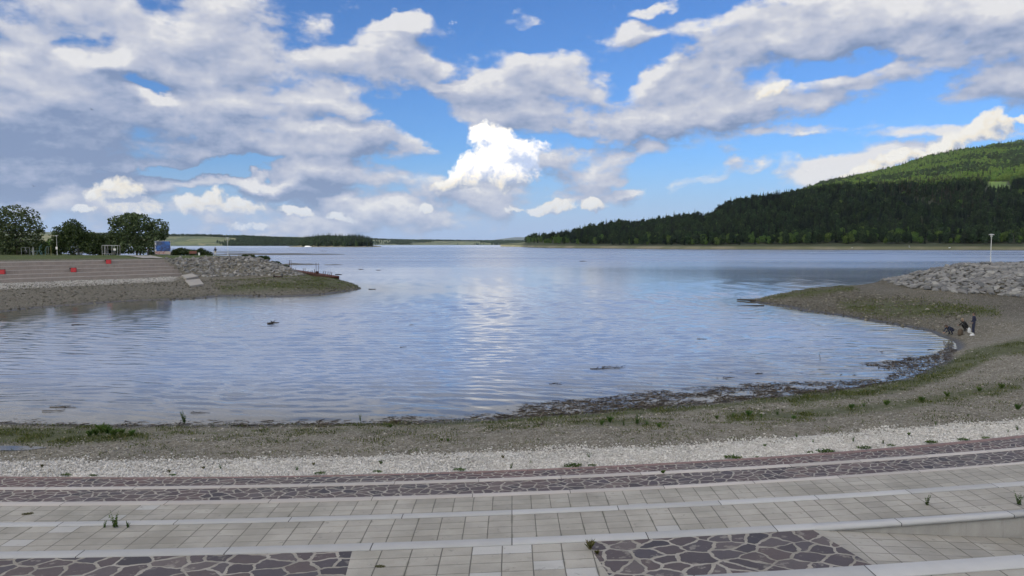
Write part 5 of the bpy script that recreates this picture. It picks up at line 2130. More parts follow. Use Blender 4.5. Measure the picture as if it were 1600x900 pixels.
def big_tree(name, base, lobes, trunk_h, trunk_r, n, leaf, label, leafmat, seed, cat='tree', stems=1, group=None, asp=.6, shell=.45):
    root = empty(name, base)
    tag(root, label, cat, group)
    V, f = tree_arrays(lobes, n, leaf, seed, asp, shell)
    mesh_obj('crown', V, f, leafmat, root)
    mb = MB()
    random.seed(seed)
    for k in range(stems):
        a = k * 2.4
        b = Vector((math.cos(a), math.sin(a), 0)) * (.5 * (stems > 1))
        tp = Vector((b.x * 2.5, b.y * 2.5, trunk_h))
        ends = [Vector(l[:3]) for i, l in enumerate(lobes) if i % stems == k]
        limbs(mb, b, tp, trunk_r, ends)
    mb.build('trunk', M['trunk'], root, True)
    return root


def lobes_px(base_px, Y, lst):
    """lobes measured on the photo (pixel centre, half sizes in pixels) at the distance Y, as metres round the tree's base"""
    u0, v0 = base_px
    k = Y / F
    g = np.random.default_rng(int(u0 * 7 + v0))
    out = []
    for u, v, ru_, rv_ in lst:
        out.append(((u - u0) * k, g.uniform(-.5, .5) * ru_ * k * 1.1, (v0 - v) * k, ru_ * k, ru_ * k * .9, rv_ * k))
    return out


def at(u, Y, z=None):
    x = (u - 800) / F * Y
    if z is None:
        z = float(ground_z(np.array([x]), np.array([Y]))[0])
    return Vector((x, Y, z))


YT = 192.0
big_tree('broadleaf_tree', at(28, YT), lobes_px((28, 396), YT, [(20, 350, 26, 20), (40, 345, 20, 20), (5, 335, 14, 14), (25, 328, 20, 10), (50, 336, 14, 12), (60, 352, 13, 10), (10, 358, 22, 16), (66, 362, 8, 6), (45, 362, 18, 12), (-6, 350, 16, 18), (30, 375, 32, 12), (8, 378, 24, 12), (48, 386, 22, 9), (15, 388, 26, 8)]),
         5.5, .28, 7000, .28, 'tall spreading tree with gaps of sky in its dark crown above the outdoor gym', M['leaf_dark'], 11, shell=.62)
big_tree('broadleaf_tree', at(-42, YT + 4), lobes_px((-42, 396), YT + 4, [(-40, 345, 30, 24), (-55, 362, 28, 22), (-22, 358, 24, 22), (-40, 330, 20, 12)]),
         5, .3, 4000, .34, 'dark tree at the picture edge beside the tall spreading one', M['leaf_dark'], 12)
big_tree('bush', at(113, YT - 4), lobes_px((113, 396), YT - 4, [(112, 352, 15, 12), (105, 365, 20, 16), (122, 364, 20, 16), (113, 380, 29, 16), (140, 372, 16, 13), (92, 378, 12, 15), (145, 384, 20, 11)]),
         3, .16, 9000, .26, 'dark pointed bush behind the white pole sign', M['leaf_bush'], 13, 'bush', 2)
big_tree('bush', at(160, YT + 3), lobes_px((160, 396), YT + 3, [(150, 372, 18, 12), (166, 376, 18, 14), (158, 386, 24, 10), (178, 384, 14, 12)]),
         2, .12, 4500, .26, 'low dark bush behind the steel climbing frame', M['leaf_bush'], 14, 'bush', 2)
big_tree('broadleaf_tree', at(216, YT - 2), lobes_px((216, 395), YT - 2, [(180, 342, 12, 9), (200, 340, 18, 12), (222, 343, 22, 14), (245, 352, 17, 15), (190, 358, 22, 16), (215, 362, 26, 18), (248, 368, 15, 15), (180, 372, 16, 16), (205, 380, 24, 12), (235, 384, 18, 9), (207, 333, 12, 6), (256, 360, 8, 10)]),
         5, .22, 11500, .27, 'round dark tree with several pale stems standing behind the blue poster', M['leaf_dark'], 15, 'tree', 4, shell=.58)
big_tree('bush', at(40, YT + 7), lobes_px((40, 396), YT + 7, [(-10, 386, 22, 10), (15, 384, 20, 12), (42, 385, 18, 11), (64, 388, 12, 9), (88, 386, 12, 11)]), .8, .08, 5200, .3, 'long dark hedge like bush behind the outdoor gym', M['leaf_bush'], 21, 'bush', 2)
big_tree('broadleaf_tree', at(77, 330, 3.0), lobes_px((77, 388), 330, [(77, 372, 9, 7), (80, 381, 9, 6)]), 3, .2, 900, .5, 'small pale tree seen far off between the tall tree and the pointed bush', M['leaf_bright'], 16)
big_tree('bush', at(70, YT), lobes_px((70, 397), YT, [(66, 384, 8, 10), (76, 388, 8, 8)]), 1.5, .08, 1600, .22, 'small light bush beside the outdoor gym', M['leaf_bush'], 17, 'bush', 2)
big_tree('bush', at(290, 188), lobes_px((290, 400), 188, [(285, 392, 14, 6), (300, 394, 16, 5), (275, 395, 8, 5)]), .8, .06, 2600, .20, 'wide low bush behind the brown bench near the poster', M['leaf_bush'], 18, 'bush', 2)
big_tree('bush', at(319, 186), lobes_px((319, 399), 186, [(315, 391, 8, 7), (322, 393, 10, 5)]), .8, .06, 1500, .20, 'rounded bush between the brown bench and the standing woman', M['leaf_bush'], 19, 'bush', 2)
for (u, v, w, h), lab in (((385, 403, 14, 5), 'bushy green shrub at the crest end of the pale rocks'), ((408, 404, 14, 6), 'second bushy shrub down the crest of the pale rocks'), ((428, 409, 10, 5), 'third shrub down the crest of the pale rocks'), ((444, 412, 8, 6), 'lone feathery shrub above the rusty gangway')):
    p = at(u, 168)
    z = H + (381 - v - h * .2) / F * 168
    p.z = min(p.z, z) if p.z > z - 2 else z - .3
    big_tree('shrub', p, [((0) * 1.0, 0, (h * 168 / F) * .55, w * 168 / F * .8, .9, h * 168 / F * .75), (w * .06, 0.3, h * .09, w * .09, .8, h * .1)], .4, .04, 1500, .15, lab, M['leaf_bush'], 30 + u, 'shrub', 2)


# ---- the forest on the hill
def spruce_mesh(name, seed, h=25.0, rad=3.2, mats=None):
    g = np.random.default_rng(seed)
    V, f = [], []
    off = 0
    nw = 26
    for i in range(nw):
        t = i / (nw - 1)
        z = h * (0.10 + 0.90 * t)
        r = rad * (1 - t) ** .72 * g.uniform(.75, 1.2) + .10
        nb = int(10 - 5 * t)
        a0 = g.uniform(0, 6.28)
        for k in range(nb):
            a = a0 + k * 2 * PI / nb + g.normal(0, .15)
            rr = r * g.uniform(.7, 1.15)
            c, s = math.cos(a), math.sin(a)
            w = rr * .34
            dz = -rr * g.uniform(.25, .5)
            V += [(0, 0, z + .2), (c * rr * .55 - s * w, s * rr * .55 + c * w, z + dz * .5 - .15), (c * rr, s * rr, z + dz + .1), (c * rr * .55 + s * w, s * rr * .55 - c * w, z + dz * .5 - .15)]
            f.append((off, off + 1, off + 2, off + 3))
            off += 4
    nf = len(f)
    for k in range(5):
        a, b = k * 2 * PI / 5, (k + 1) * 2 * PI / 5
        V += [(.28 * math.cos(a), .28 * math.sin(a), -1), (.28 * math.cos(b), .28 * math.sin(b), -1), (.05 * math.cos(b), .05 * math.sin(b), h * .97), (.05 * math.cos(a), .05 * math.sin(a), h * .97)]
        f.append((off, off + 1, off + 2, off + 3))
        off += 4
    me = bpy.data.meshes.new(name)
    me.from_pydata(V, [], f)
    for m in mats:
        me.materials.append(m)
    mi = np.zeros(len(f), np.int32)
    mi[nf:] = 1
    me.polygons.foreach_set('material_index', mi)
    me.update()
    return me


def pole_spruce(name, seed):
    """tall forest spruce with a long bare stem"""
    me = spruce_mesh(name, seed, 27.0, 2.6, (M['needle_dry'], M['trunk']))
    for v in me.vertices:
        if v.co.z > 1.0 and (abs(v.co.x) + abs(v.co.y)) > .5 or 1.0 < v.co.z < 26:
            pass
    co = np.empty(len(me.vertices) * 3)
    me.vertices.foreach_get('co', co)
    co = co.reshape(-1, 3)
    nt = len(co) - 20
    co[:nt, 2] = 27.0 * .42 + (co[:nt, 2] - 2.7) * .58 / .9 * .9
    me.vertices.foreach_set('co', co.ravel())
    me.update()
    return me


def leafy_mesh(name, seed, h=17.0, rad=5.2, leaf=None, n=900):
    g = np.random.default_rng(seed)
    lobes = []
    for k in range(9):
        a = g.uniform(0, 6.28)
        rr = rad * g.uniform(.15, .62)
        zz = h * g.uniform(.40, .82)
        s = rad * g.uniform(.36, .6)
        lobes.append((rr * math.cos(a), rr * math.sin(a), zz, s, s, s * .85))
    lobes.append((0, 0, h * .86, rad * .42, rad * .42, h * .14))
    lobes.append((0, 0, h * .30, rad * .75, rad * .75, h * .18))
    V, f = tree_arrays(lobes, n, .75, seed, .75, .7)
    nf = len(f)
    T_ = []
    off = len(V)
    ff = []
    for k in range(5):
        a, b = k * 2 * PI / 5, (k + 1) * 2 * PI / 5
        T_ += [(.3 * math.cos(a), .3 * math.sin(a), -1), (.3 * math.cos(b), .3 * math.sin(b), -1), (.1 * math.cos(b), .1 * math.sin(b), h * .7), (.1 * math.cos(a), .1 * math.sin(a), h * .7)]
        ff.append((off, off + 1, off + 2, off + 3))
        off += 4
    me = bpy.data.meshes.new(name)
    me.from_pydata(V.tolist() + T_, [], f.tolist() + ff)
    me.materials.append(leaf)
    me.materials.append(M['trunk'])
    mi = np.zeros(nf + 5, np.int32)
    mi[nf:] = 1
    me.polygons.foreach_set('material_index', mi)
    me.update()
    return me


SPR = [spruce_mesh('spruce', 200 + i, 25 + i, 3.7 + .35 * i, (M['needle'], M['trunk'])) for i in range(3)]
POLE = [pole_spruce('bare_stem_spruce', 220 + i) for i in range(2)]
LEAFY = [leafy_mesh('broadleaf', 240 + i, 16 + 1.5 * i, 5.0 + .4 * i, M['leaf_hill']) for i in range(3)]
BRIGHT = [leafy_mesh('bright_broadleaf', 260 + i, 13 + 1.5 * i, 5.0, M['leaf_bright']) for i in range(2)]


def instancer(name, meshes, P, scale, rot):
    """one stuff object that carries a tree on each of its points"""
    me = bpy.data.meshes.new(name)
    me.from_pydata([tuple(p) for p in P], [], [])
    o = bpy.data.objects.new(name, me)
    COL.objects.link(o)
    for nm, val in (('tree_scale', scale), ('tree_turn', rot)):
        a = me.attributes.new(nm, 'FLOAT', 'POINT')
        a.data.foreach_set('value', np.asarray(val, np.float32))
    a = me.attributes.new('tree_pick', 'INT', 'POINT')
    a.data.foreach_set('value', rng.integers(0, len(meshes), len(P)).astype(np.int32))
    g = bpy.data.node_groups.new(name, 'GeometryNodeTree')
    g.interface.new_socket('Geometry', in_out='INPUT', socket_type='NodeSocketGeometry')
    g.interface.new_socket('Geometry', in_out='OUTPUT', socket_type='NodeSocketGeometry')
    N, L = g.nodes, g.links
    gi, go = N.new('NodeGroupInput'), N.new('NodeGroupOutput')
    jn = N.new('GeometryNodeJoinGeometry')
    for i, tm in enumerate(meshes):
        src = bpy.data.objects.new('tree_source', tm)      # never linked to the scene
        oi = N.new('GeometryNodeObjectInfo')
        oi.inputs['Object'].default_value = src
        oi.inputs['As Instance'].default_value = True
        L.new(oi.outputs['Geometry'], jn.inputs[0])
    mp = N.new('GeometryNodeMeshToPoints')
    L.new(gi.outputs[0], mp.inputs[0])
    ip = N.new('GeometryNodeInstanceOnPoints')
    ip.inputs['Pick Instance'].default_value = True
    L.new(mp.outputs[0], ip.inputs['Points'])
    L.new(jn.outputs[0], ip.inputs['Instance'])

    def at_(nm, dt):
        q = N.new('GeometryNodeInputNamedAttribute')
        q.data_type = dt
        q.inputs[0].default_value = nm
        return [s for s in q.outputs if s.enabled and s.name == 'Attribute'][0]
    L.new(at_('tree_pick', 'INT'), ip.inputs['Instance Index'])
    cx = N.new('ShaderNodeCombineXYZ')
    L.new(at_('tree_turn', 'FLOAT'), cx.inputs[2])
    L.new(cx.outputs[0], ip.inputs['Rotation'])
    L.new(at_('tree_scale', 'FLOAT'), ip.inputs['Scale'])
    L.new(ip.outputs[0], go.inputs[0])
    md = o.modifiers.new('trees', 'NODES')
    md.node_group = g
    return tag(o, kind='stuff')


def plant_hill():
    # candidate points on a jittered 8.5 m grid over the hill
    sp = 8.2
    gx, gy = np.meshgrid(np.arange(-30, 2750, sp), np.arange(800, 3600, sp))
    x = gx.ravel() + rng.uniform(-.5, .5, gx.size) * sp
    y = gy.ravel() + rng.uniform(-.5, .5, gx.size) * sp
    u = x / y * F + 800
    d0 = lut(HILL_SHORE, u)
    w = np.clip((u - 812) / 250, 0.12, 1)
    d1 = d0 + 520 * w
    d2 = d0 + 1300 * np.clip((u - 1100) / 300, 0.1, 1) + 520 * w
    k = (u > 822) & (u < 2050) & (y > d0 + 26 + 8 * VN(u * .02, u * 0)) & (y < np.maximum(d2, d1) + 120)
    x, y, u, d0, d1, d2 = [q[k] for q in (x, y, u, d0, d1, d2)]
    z = hill_z(u, y)
    pu, pv = cam_uv(np.stack([x, y, z], 1))
    depth = y - d0
    patch = VN.fbm(x * .006 + 3, y * .006, 3)
    # clearing and meadow
    clear = (pu > 1540) & (pu < 1580) & (pv > 284) & (pv < 300)
    clear |= (rng.random(len(x)) < .7 * np.exp(-((pu - 1440) / 30) ** 2 - ((pv - 318) / 7) ** 2))
    r = rng.random(len(x))
    front = (y < d1 + 40)
    con_p = np.where(front, np.where(depth < 55, .18, .62), .12)
    con_p = np.where(front & (patch < .42), con_p * .45, con_p)
    con_p = np.where((~front) & (y > d2 - 60), .55, con_p)
    con_p = np.where((u < 870), .25, con_p)
    con_p = np.where((u < 900) & (depth > 60), .6, con_p)
    pole = r < .80 * np.exp(-((pu - 1470) / 75) ** 2 - ((pv - 308) / 20) ** 2) * np.clip((VN.fbm(x * .012, y * .012, 3) - .3) * 3.5, 0, 1)
    kind = np.where(r < con_p, 0, 1)
    kind = np.where(pole, 3, kind)
    bright = (kind == 1) & (((~front) & (rng.random(len(x)) < .35 + .9 * np.clip((VN.fbm(x * .004 + 9, y * .004, 3) - .32) * 3, 0, 1))) | (front & (depth < 110) & (rng.random(len(x)) < np.where(u < 880, .85, .28))) | (front & (depth >= 110) & (rng.random(len(x)) < .04)))  # on the upper hill the bright share also paints in the sunlight
    kind = np.where(bright, 2, kind)
    sc = np.clip(rng.normal(.88, .17, len(x)), .45, 1.2) * (.85 + .4 * (VN.fbm(x * .02, y * .02, 2) - .5))
    sc = np.where((kind == 0) & (depth < 60), sc * .8, sc)
    sc = np.where(kind == 0, sc * .90, np.where(kind == 3, sc, sc * 1.12))
    sc = np.where(u < 900, sc * .82, sc)
    keep = ~clear
    P = np.stack([x, y, z - .3], 1)[keep]
    kind, sc, depth, u = kind[keep], sc[keep], depth[keep], u[keep]
    rot = rng.uniform(0, 6.28, len(P))
    # single trees: the nearest row along the shore
    pools = {0: (SPR, 'conifer_tree', 'slim dark conifer in the front row of the hillside forest', 'conifers of the front row on the hill', 'tree', 150),
             1: (LEAFY, 'broadleaf_tree', 'dark rounded tree along the foot of the forested hill', 'rounded trees at the foot of the hill', 'tree', 150),
             2: (BRIGHT, 'broadleaf_tree', 'bright yellow green tree standing out at the foot of the dark forest', 'bright trees at the foot of the hill', 'tree', 40),
             3: (POLE, 'conifer_tree', 'tall thin conifer with a bare stem in the dry stand on the hill', 'bare stemmed conifers on the hill', 'tree', 60)}
    for kd, (meshes, nm, lab, grp, cat, cnt) in pools.items():
        idx = np.nonzero(kind == kd)[0]
        idx = idx[np.argsort(P[idx, 1] + np.where((u[idx] > 1605), 5000, 0))]
        # nearest per column: sort by depth behind the shore
        idx = idx[np.argsort(np.where(u[idx] > 1605, 9999, depth[idx]))]
        for i in idx[:cnt]:
            o = bpy.data.objects.new(nm, meshes[int(rng.integers(len(meshes)))])
            COL.objects.link(o)
            o.location = P[i]
            o.rotation_euler = (0, 0, rot[i])
            o.scale = (sc[i],) * 3
            tag(o, lab, cat, grp)
        rest = idx[cnt:]
        if len(rest):
            instancer({0: 'conifer_forest', 1: 'broadleaf_forest', 2: 'bright_sunlit_forest', 3: 'dry_forest'}[kd], meshes, P[rest], sc[rest], rot[rest])


plant_hill()


# ---- the wooded spit far out on the left, and woods along the far hills
def far_woods():
    # a low wooded tongue of land
    us = np.arange(452, 598, 2.0)
    top = np.interp(us, [452, 470, 480, 500, 520, 540, 560, 575, 584, 597], [0, 1.2, 6, 9, 9.5, 8.5, 8, 5, 1.5, 0]) * 1.0
    nd = 12
    vs = []
    for j in range(nd):
        t = j / (nd - 1)
        Y = 1800 + 420 * t
        vs.append(np.stack([(us - 800) / F * Y, np.full_like(us, Y), -.5 + .9 * (t > 0) + top / F * 1900 * math.sin(min(t * 1.6, 1) * PI / 2) * (t > .02)], 1))
    V = np.concatenate(vs)
    n = len(us)
    i = np.arange(n * nd).reshape(nd, n)
    Fa = np.stack([i[:-1, :-1].ravel(), i[:-1, 1:].ravel(), i[1:, 1:].ravel(), i[1:, :-1].ravel()], 1)
    tag(mesh_obj('land_tongue', V, Fa, M['hill'], smooth=True), kind='structure')
    P, K = [], []
    for _ in range(1500):
        u = random.uniform(472, 582)
        t = random.random()
        Y = 1815 + 380 * t
        z = np.interp(u, us, top) / F * 1900 * math.sin(min(t * 1.6, 1) * PI / 2)
        P.append(((u - 800) / F * Y, Y, z))
        K.append(0 if random.random() < (.7 if u > 545 else .25) else 1)
    P, K = np.array(P), np.array(K)
    for kd, ms, nm in ((0, SPR, 'far_conifer_woods'), (1, LEAFY, 'far_broadleaf_woods')):
        q = P[K == kd]
        instancer(nm, ms, q, rng.uniform(.55, .95, len(q)), rng.uniform(0, 6.28, len(q)))
    # woods on the far hills behind
    P = []
    n = 9000
    u = rng.uniform(150, 560, n)
    Y = rng.uniform(2715, 3230, n)
    hw = bpy.data.objects['hills_wooded'].data
    co = np.empty(len(hw.vertices) * 3)
    hw.vertices.foreach_get('co', co)
    co = co.reshape(24, -1, 3)
    ys = co[:, 0, 1]
    ucol = np.arange(co.shape[1]) * 4.0 - 500
    jj = np.interp(Y, ys, np.arange(24))
    ii = np.interp(u, ucol, np.arange(len(ucol)))
    z = co[np.round(jj).astype(int), np.round(ii).astype(int), 2]
    x = (u - 800) / F * Y
    dens = np.clip((VN.fbm(x * .004, Y * .004, 3) - .52 + np.clip((u - 340) / 120, -.1, .5)) * 5, 0, .95)
    dens = np.where((Y > ys[15]), .9, dens)
    k = rng.random(n) < dens
    P = np.stack([x, Y, z - .5], 1)[k]
    instancer('far_hill_woods', LEAFY, P, rng.uniform(.35, .8, len(P)), rng.uniform(0, 6.28, len(P)))
    # sparser still, five kilometres off
    n = 9000
    u = rng.uniform(575, 840, n)
    Y = rng.uniform(4750, 6200, n)
    hw = bpy.data.objects['hills_far'].data
    co = np.empty(len(hw.vertices) * 3)
    hw.vertices.foreach_get('co', co)
    co = co.reshape(24, -1, 3)
    ys = co[:, 0, 1]
    z = co[np.round(np.interp(Y, ys, np.arange(24))).astype(int), np.round(np.interp(u, np.arange(co.shape[1]) * 4.0 - 500, np.arange(co.shape[1]))).astype(int), 2]
    x = (u - 800) / F * Y
    dens = np.clip((VN.fbm(x * .003 + 5, Y * .003, 3) - .47) * 8, 0, 1)
    dens = np.where(Y > ys[15], .8, dens)
    k = rng.random(n) < dens
    P = np.stack([x, Y, z - .5], 1)[k]
    instancer('farthest_woods', LEAFY, P, rng.uniform(.5, .9, len(P)), rng.uniform(0, 6.28, len(P)))


far_woods()


# ------------------------------------------------------------------ seating steps on the far bank
M['step'] = mat_concrete('step_concrete', (0.315, 0.275, 0.243), .3)
M['step_edge'] = simple('step_edge_stone', (0.38, 0.35, 0.32), .8, .15, 2)
M['white_paint'] = simple('white_paint', (0.72, 0.72, 0.70), .5, .08, 4)
M['grey_metal'] = simple('grey_metal', (0.30, 0.31, 0.31), .5, .15, 8, .4)
M['dark_metal'] = simple('dark_metal', (0.045, 0.048, 0.05), .55, .2, 8, .3)
M['gym_grey'] = simple('gym_grey_paint', (0.13, 0.14, 0.14), .6, .15, 4)
M['worn_white'] = simple('worn_white_paint', (0.40, 0.41, 0.40), .6, .15, 4)
M['teal_paint'] = simple('teal_paint', (0.10, 0.20, 0.22), .5, .15, 6)
M['red_paint'] = simple('red_paint', (0.42, 0.012, 0.022), .45, .12, 3)
M['black_plastic'] = simple('black_plastic', (0.015, 0.015, 0.016), .5, .1)
M['brown_wood'] = simple('brown_wood', (0.15, 0.055, 0.040), .7, .3, 6)
M['rust'] = simple('rusty_steel', (0.115, 0.038, 0.024), .85, .4, 3, .2, .01)
M['rust_dark'] = simple('rusty_steel_dark', (0.060, 0.026, 0.020), .85, .35, 3, .2)
M['slab'] = mat_concrete('old_slab', (0.33, 0.31, 0.28), .5)

st = empty('stepped_seating', (STEP_A.x, STEP_A.y, 1.2))
st.rotation_euler = (0, 0, math.atan2(STEP_T.y, STEP_T.x))
tag(st, 'long concrete seating steps leading from the lawn down to the white gravel across the cove', 'steps')
for k in range(5):
    s0, s1 = -48.0, STEP_END[k]
    n0, n1 = TIER_N[k], TIER_N[k + 1] + (0.3 if k < 4 else 2.0)
    zt = TIER_Z[k] - 1.2
    zb = (TIER_Z[k - 1] if k else 0.95) - 1.2 - .3
    o = MB().box(((s0 + s1) / 2, (n0 + n1) / 2, (zt + zb) / 2), (s1 - s0, n1 - n0, zt - zb)).build('step', M['step'], st)
    MB().box(((s0 + s1) / 2, n0 + .22, zt + .006), (s1 - s0 + .02, .50, .10), None, .01).build('edge_stone', M['step_edge'], o)


def on_steps(u, v):
    """the step that carries a thing whose foot is seen at (u, v)"""
    best = None
    for k in range(5):
        p = pz(u, v, TIER_Z[k])
        s, n = step_coord(p.x, p.y)
        lo, hi = TIER_N[k] + .75, TIER_N[k + 1] - .45
        e = max(lo - n, n - hi, 0)
        if best is None or e < best[0]:
            best = (e, k, min(max(n, lo), hi))
    _, k, n = best
    # keep the column, slide along it to the step
    m = (u - 800) / F
    Y = (n + STEP_A.x * STEP_N.x + STEP_A.y * STEP_N.y) / (m * STEP_N.x + STEP_N.y)
    return Vector((m * Y, Y, TIER_Z[k] + .004))


SROT = math.atan2(STEP_T.y, STEP_T.x)
for (u, v), lab in (((3, 427.3), 'red bin box cut by the picture edge on the seating steps'), ((115, 423.5), 'red bin box halfway along the seating steps, beside a dark gap'), ((170, 411.6), 'red bin box on the topmost seating step by the lawn')):
    p = on_steps(u, v)
    b = empty('litter_bin', p, SROT * .3)
    tag(b, lab, 'bin', 'red bins on the seating steps')
    MB().box((0, 0, .46), (.86, .62, .80), None, .03).build('body', M['red_paint'], b)
    MB().box((0, 0, .04), (.76, .5, .08)).build('base', M['black_plastic'], b)
    lid = MB()
    lid.box((0, 0, .88), (.88, .64, .035), None, .01)
    lid.box((-.52, -.1, .74), (.22, .5, .26), Euler((0, .3, 0)).to_matrix(), .02)
    lid.build('lid', M['black_plastic'], b)

# pale paved path on the lawn, from the steps to the poster
M['path'] = mat_concrete('path_concrete', (0.30, 0.29, 0.27), .4)


def ground_sheet(name, px, m, lift=.02, n=14):
    """a paved patch that follows the soil; px: left edge points and right edge points, from near to far"""
    L = [gpt(u, v) for u, v in px[0]]
    Rr = [gpt(u, v) for u, v in px[1]]
    V, fa = [], []
    rows = []
    for t in np.linspace(0, 1, n):
        q = t * (len(L) - 1)
        i = min(int(q), len(L) - 2)
        a = L[i].lerp(L[i + 1], q - i)
        b = Rr[i].lerp(Rr[i + 1], q - i)
        rows.append([a.lerp(b, s) for s in np.linspace(0, 1, 8)])
    for r in rows:
        for p in r:
            V.append((p.x, p.y, float(ground_z(np.array([p.x]), np.array([p.y]))[0]) + lift + .12))
    for j in range(n - 1):
        for i in range(7):
            a = j * 8 + i
            fa.append((a, a + 1, a + 9, a + 8))
    return tag(mesh_obj(name, V, fa, m), kind='structure')


ground_sheet('path', ([(224, 404.5), (208, 401.5), (198, 399.8)], [(258, 404.5), (246, 402), (236, 399.9)]), M['path'])

# ------------------------------------------------------------------ things on the lawn of the left bank
YL = 182.0
KL = YL / F


def lawn_at(u, Y=YL):
    return at(u, Y)


def lamp_post(p, h, label, sign=False):
    r = empty('lamp_post', p)
    tag(r, label, 'street lamp')
    MB().lathe((0, 0, 0), [(.10, -.1), (.10, .02), (.075, .05), (.065, .9), (.050, .95), (.042, h - .45)], 12).build('pole', M['pole_grey'], r, True)
    MB().lathe((0, 0, h - .46), [(.05, 0), (.13, .05), (.12, .30), (.07, .33)], 14).build('lantern', M['lamp_glass'], r, True)
    MB().lathe((0, 0, h - .14), [(.40, 0), (.41, .02), (.22, .10), (.03, .15)], 18).build('cap', M['grey_cap'], r, True)
    if sign:
        MB().box((0, -.14, 1.75), (.46, .05, .62), None, .01).build('sign_box', M['white_paint'], r)
    return r


M['pole_grey'] = simple('pole_paint', (0.46, 0.47, 0.47), .5, .1)
M['lamp_glass'] = simple('lamp_glass', (0.55, 0.55, 0.52), .25, .05)
M['grey_cap'] = simple('lamp_cap', (0.48, 0.49, 0.50), .5, .1)
lamp_post(at(90, YL), 31 * KL, 'white mushroom lamp post with a square sign box in front of the pointed bush', True)
lamp_post(at(356.5, 178), 29.5 * 178 / F, 'thin white lamp post standing alone against the lake beside the rounded bush')
pr = pz(1547.5, 412.6, 4.9)
pr.z = float(ground_z(np.array([pr.x]), np.array([pr.y]))[0])
lamp_post(pr, 46.5 * pr.y / F, 'white lamp post with a mushroom cap on top of the rock mound')

# outdoor gym: a framed press, a bench trainer, a hoop walker, a leg swing
g1 = empty('gym_press', lawn_at(41))
tag(g1, 'grey metal gym frame with two posts and a crossbar under the tall tree', 'gym equipment', 'outdoor gym machines')
for x in (-1.05, 1.02):
    MB().tube([(x, 0, -.1), (x, 0, 1.95)], .075).build('post', M['gym_grey'], g1)
MB().tube([(-1.05, 0, 1.9), (1.02, 0, 1.9)], .05).build('crossbar', M['gym_grey'], g1)
mb = MB(); mb.box((0, .1, .55), (.5, .5, .08), None, .02); mb.box((0, .32, .95), (.45, .08, .7), None, .02); mb.tube([(0, .1, 0), (0, .1, .55)], .05); mb.build('seat', M['dark_metal'], g1)
mb = MB(); mb.tube([(-.05, 0, 1.9), (-.05, -.1, 1.2), (-.35, -.25, 1.0)], .03); mb.tube([(.05, 0, 1.9), (.1, -.1, 1.2), (.4, -.25, 1.0)], .03); mb.build('lever', M['grey_metal'], g1)
g2 = empty('gym_bench', lawn_at(59.5))
tag(g2, 'teal gym bench with slanting legs and a raised handle beside the grey gym frame', 'gym equipment', 'outdoor gym machines')
mb = MB()
for x in (-1.2, -.95):
    mb.tube([(x, 0, -.1), (x, 0, 1.85)], .08)
mb.build('post', M['grey_metal'], g2)
mb = MB(); mb.tube([(-.95, 0, 1.0), (.3, 0, 1.0), (.75, 0, 1.15)], .06); mb.build('beam', M['teal_paint'], g2)
for x0, x1 in ((.1, -.35), (.35, .9), (.95, 1.1)):
    MB().tube([(x0, .05, 1.0), (x1, .05, -.05)], .05).build('leg', M['teal_paint'], g2)
mb = MB(); mb.tube([(.6, -.2, 1.0), (.62, -.2, 2.1), (.95, -.2, 2.35), (1.05, -.2, 1.6)], .045); mb.tube([(.95, -.2, 2.35), (1.3, -.2, 2.5)], .035); mb.build('handle', M['teal_paint'], g2)
MB().box((-.25, 0, 1.06), (.9, .35, .07), None, .02).build('seat', M['dark_metal'], g2)
g3 = empty('gym_hoop', lawn_at(76))
tag(g3, 'thin yellow green hoop shaped gym walker next to the white lamp with the sign', 'gym equipment', 'outdoor gym machines')
mb = MB(); mb.tube([(-.65, 0, -.05), (-.72, 0, 1.3), (-.45, 0, 2.0), (0, 0, 2.15), (.4, 0, 2.1)], .04); mb.build('hoop', M['teal_paint'], g3)
MB().tube([(.72, 0, -.05), (.70, 0, 2.3)], .05).build('post', M['yellow_paint'] if 'yellow_paint' in M else simple('yellow_paint', (0.22, 0.20, 0.05), .5), g3)
for x in (-.25, .2):
    MB().tube([(x, 0, 2.05), (x - .1, 0, .35), (x + .12, 0, .3)], .025).build('swing', M['grey_metal'], g3)
g4 = empty('gym_swing', lawn_at(123))
tag(g4, 'dark grey gym machine with spread low bars in front of the pointed bush', 'gym equipment', 'outdoor gym machines')
mb = MB(); mb.tube([(-.12, 0, -.1), (-.10, 0, 1.75)], .09); mb.tube([(.2, 0, -.1), (.18, 0, 1.7)], .06); mb.build('post', M['dark_metal'], g4)
mb = MB(); mb.tube([(-1.1, 0, 1.05), (-.1, 0, .55), (0, 0, .5)], .04); mb.tube([(.1, 0, .5), (1.2, 0, .8)], .04); mb.tube([(-.9, .1, .45), (.8, .1, .5)], .035); mb.build('arm', M['grey_metal'], g4)
MB().box((.05, 0, .12), (.9, .5, .12), None, .02).build('footplate', M['dark_metal'], g4)

# climbing frame
cf = empty('climbing_frame', lawn_at(172.5, 178))
tag(cf, 'pale steel climbing frame of upright bars standing on the lawn before the low dark bush', 'climbing frame')
k = 178 / F
fr = MB()
for x in (-12.2 * k, 12.0 * k):
    for y in (0, 1.1):
        fr.tube([(x, y, -.1), (x, y, 16.2 * k)], .045)
for y in (0, 1.1):
    fr.tube([(-12.2 * k, y, 16.0 * k), (12.0 * k, y, 15.6 * k)], .05)
fr.tube([(-12.2 * k, 0, 16 * k), (-12.2 * k, 1.1, 16 * k)], .04).tube([(12 * k, 0, 15.6 * k), (12 * k, 1.1, 15.6 * k)], .04)
fr.tube([(-12.2 * k, 0, 3.2 * k), (8 * k, 0, 2.2 * k)], .03)
fr.build('frame', M['worn_white'], cf)
for u in (-8.2, -6.4, -3.2, 2.8, 4.8, 7.5):
    MB().tube([(u * k, 0, 16 * k), (u * k + .04, 0, 2.2 * k)], .035).build('bar', M['worn_white'], cf)
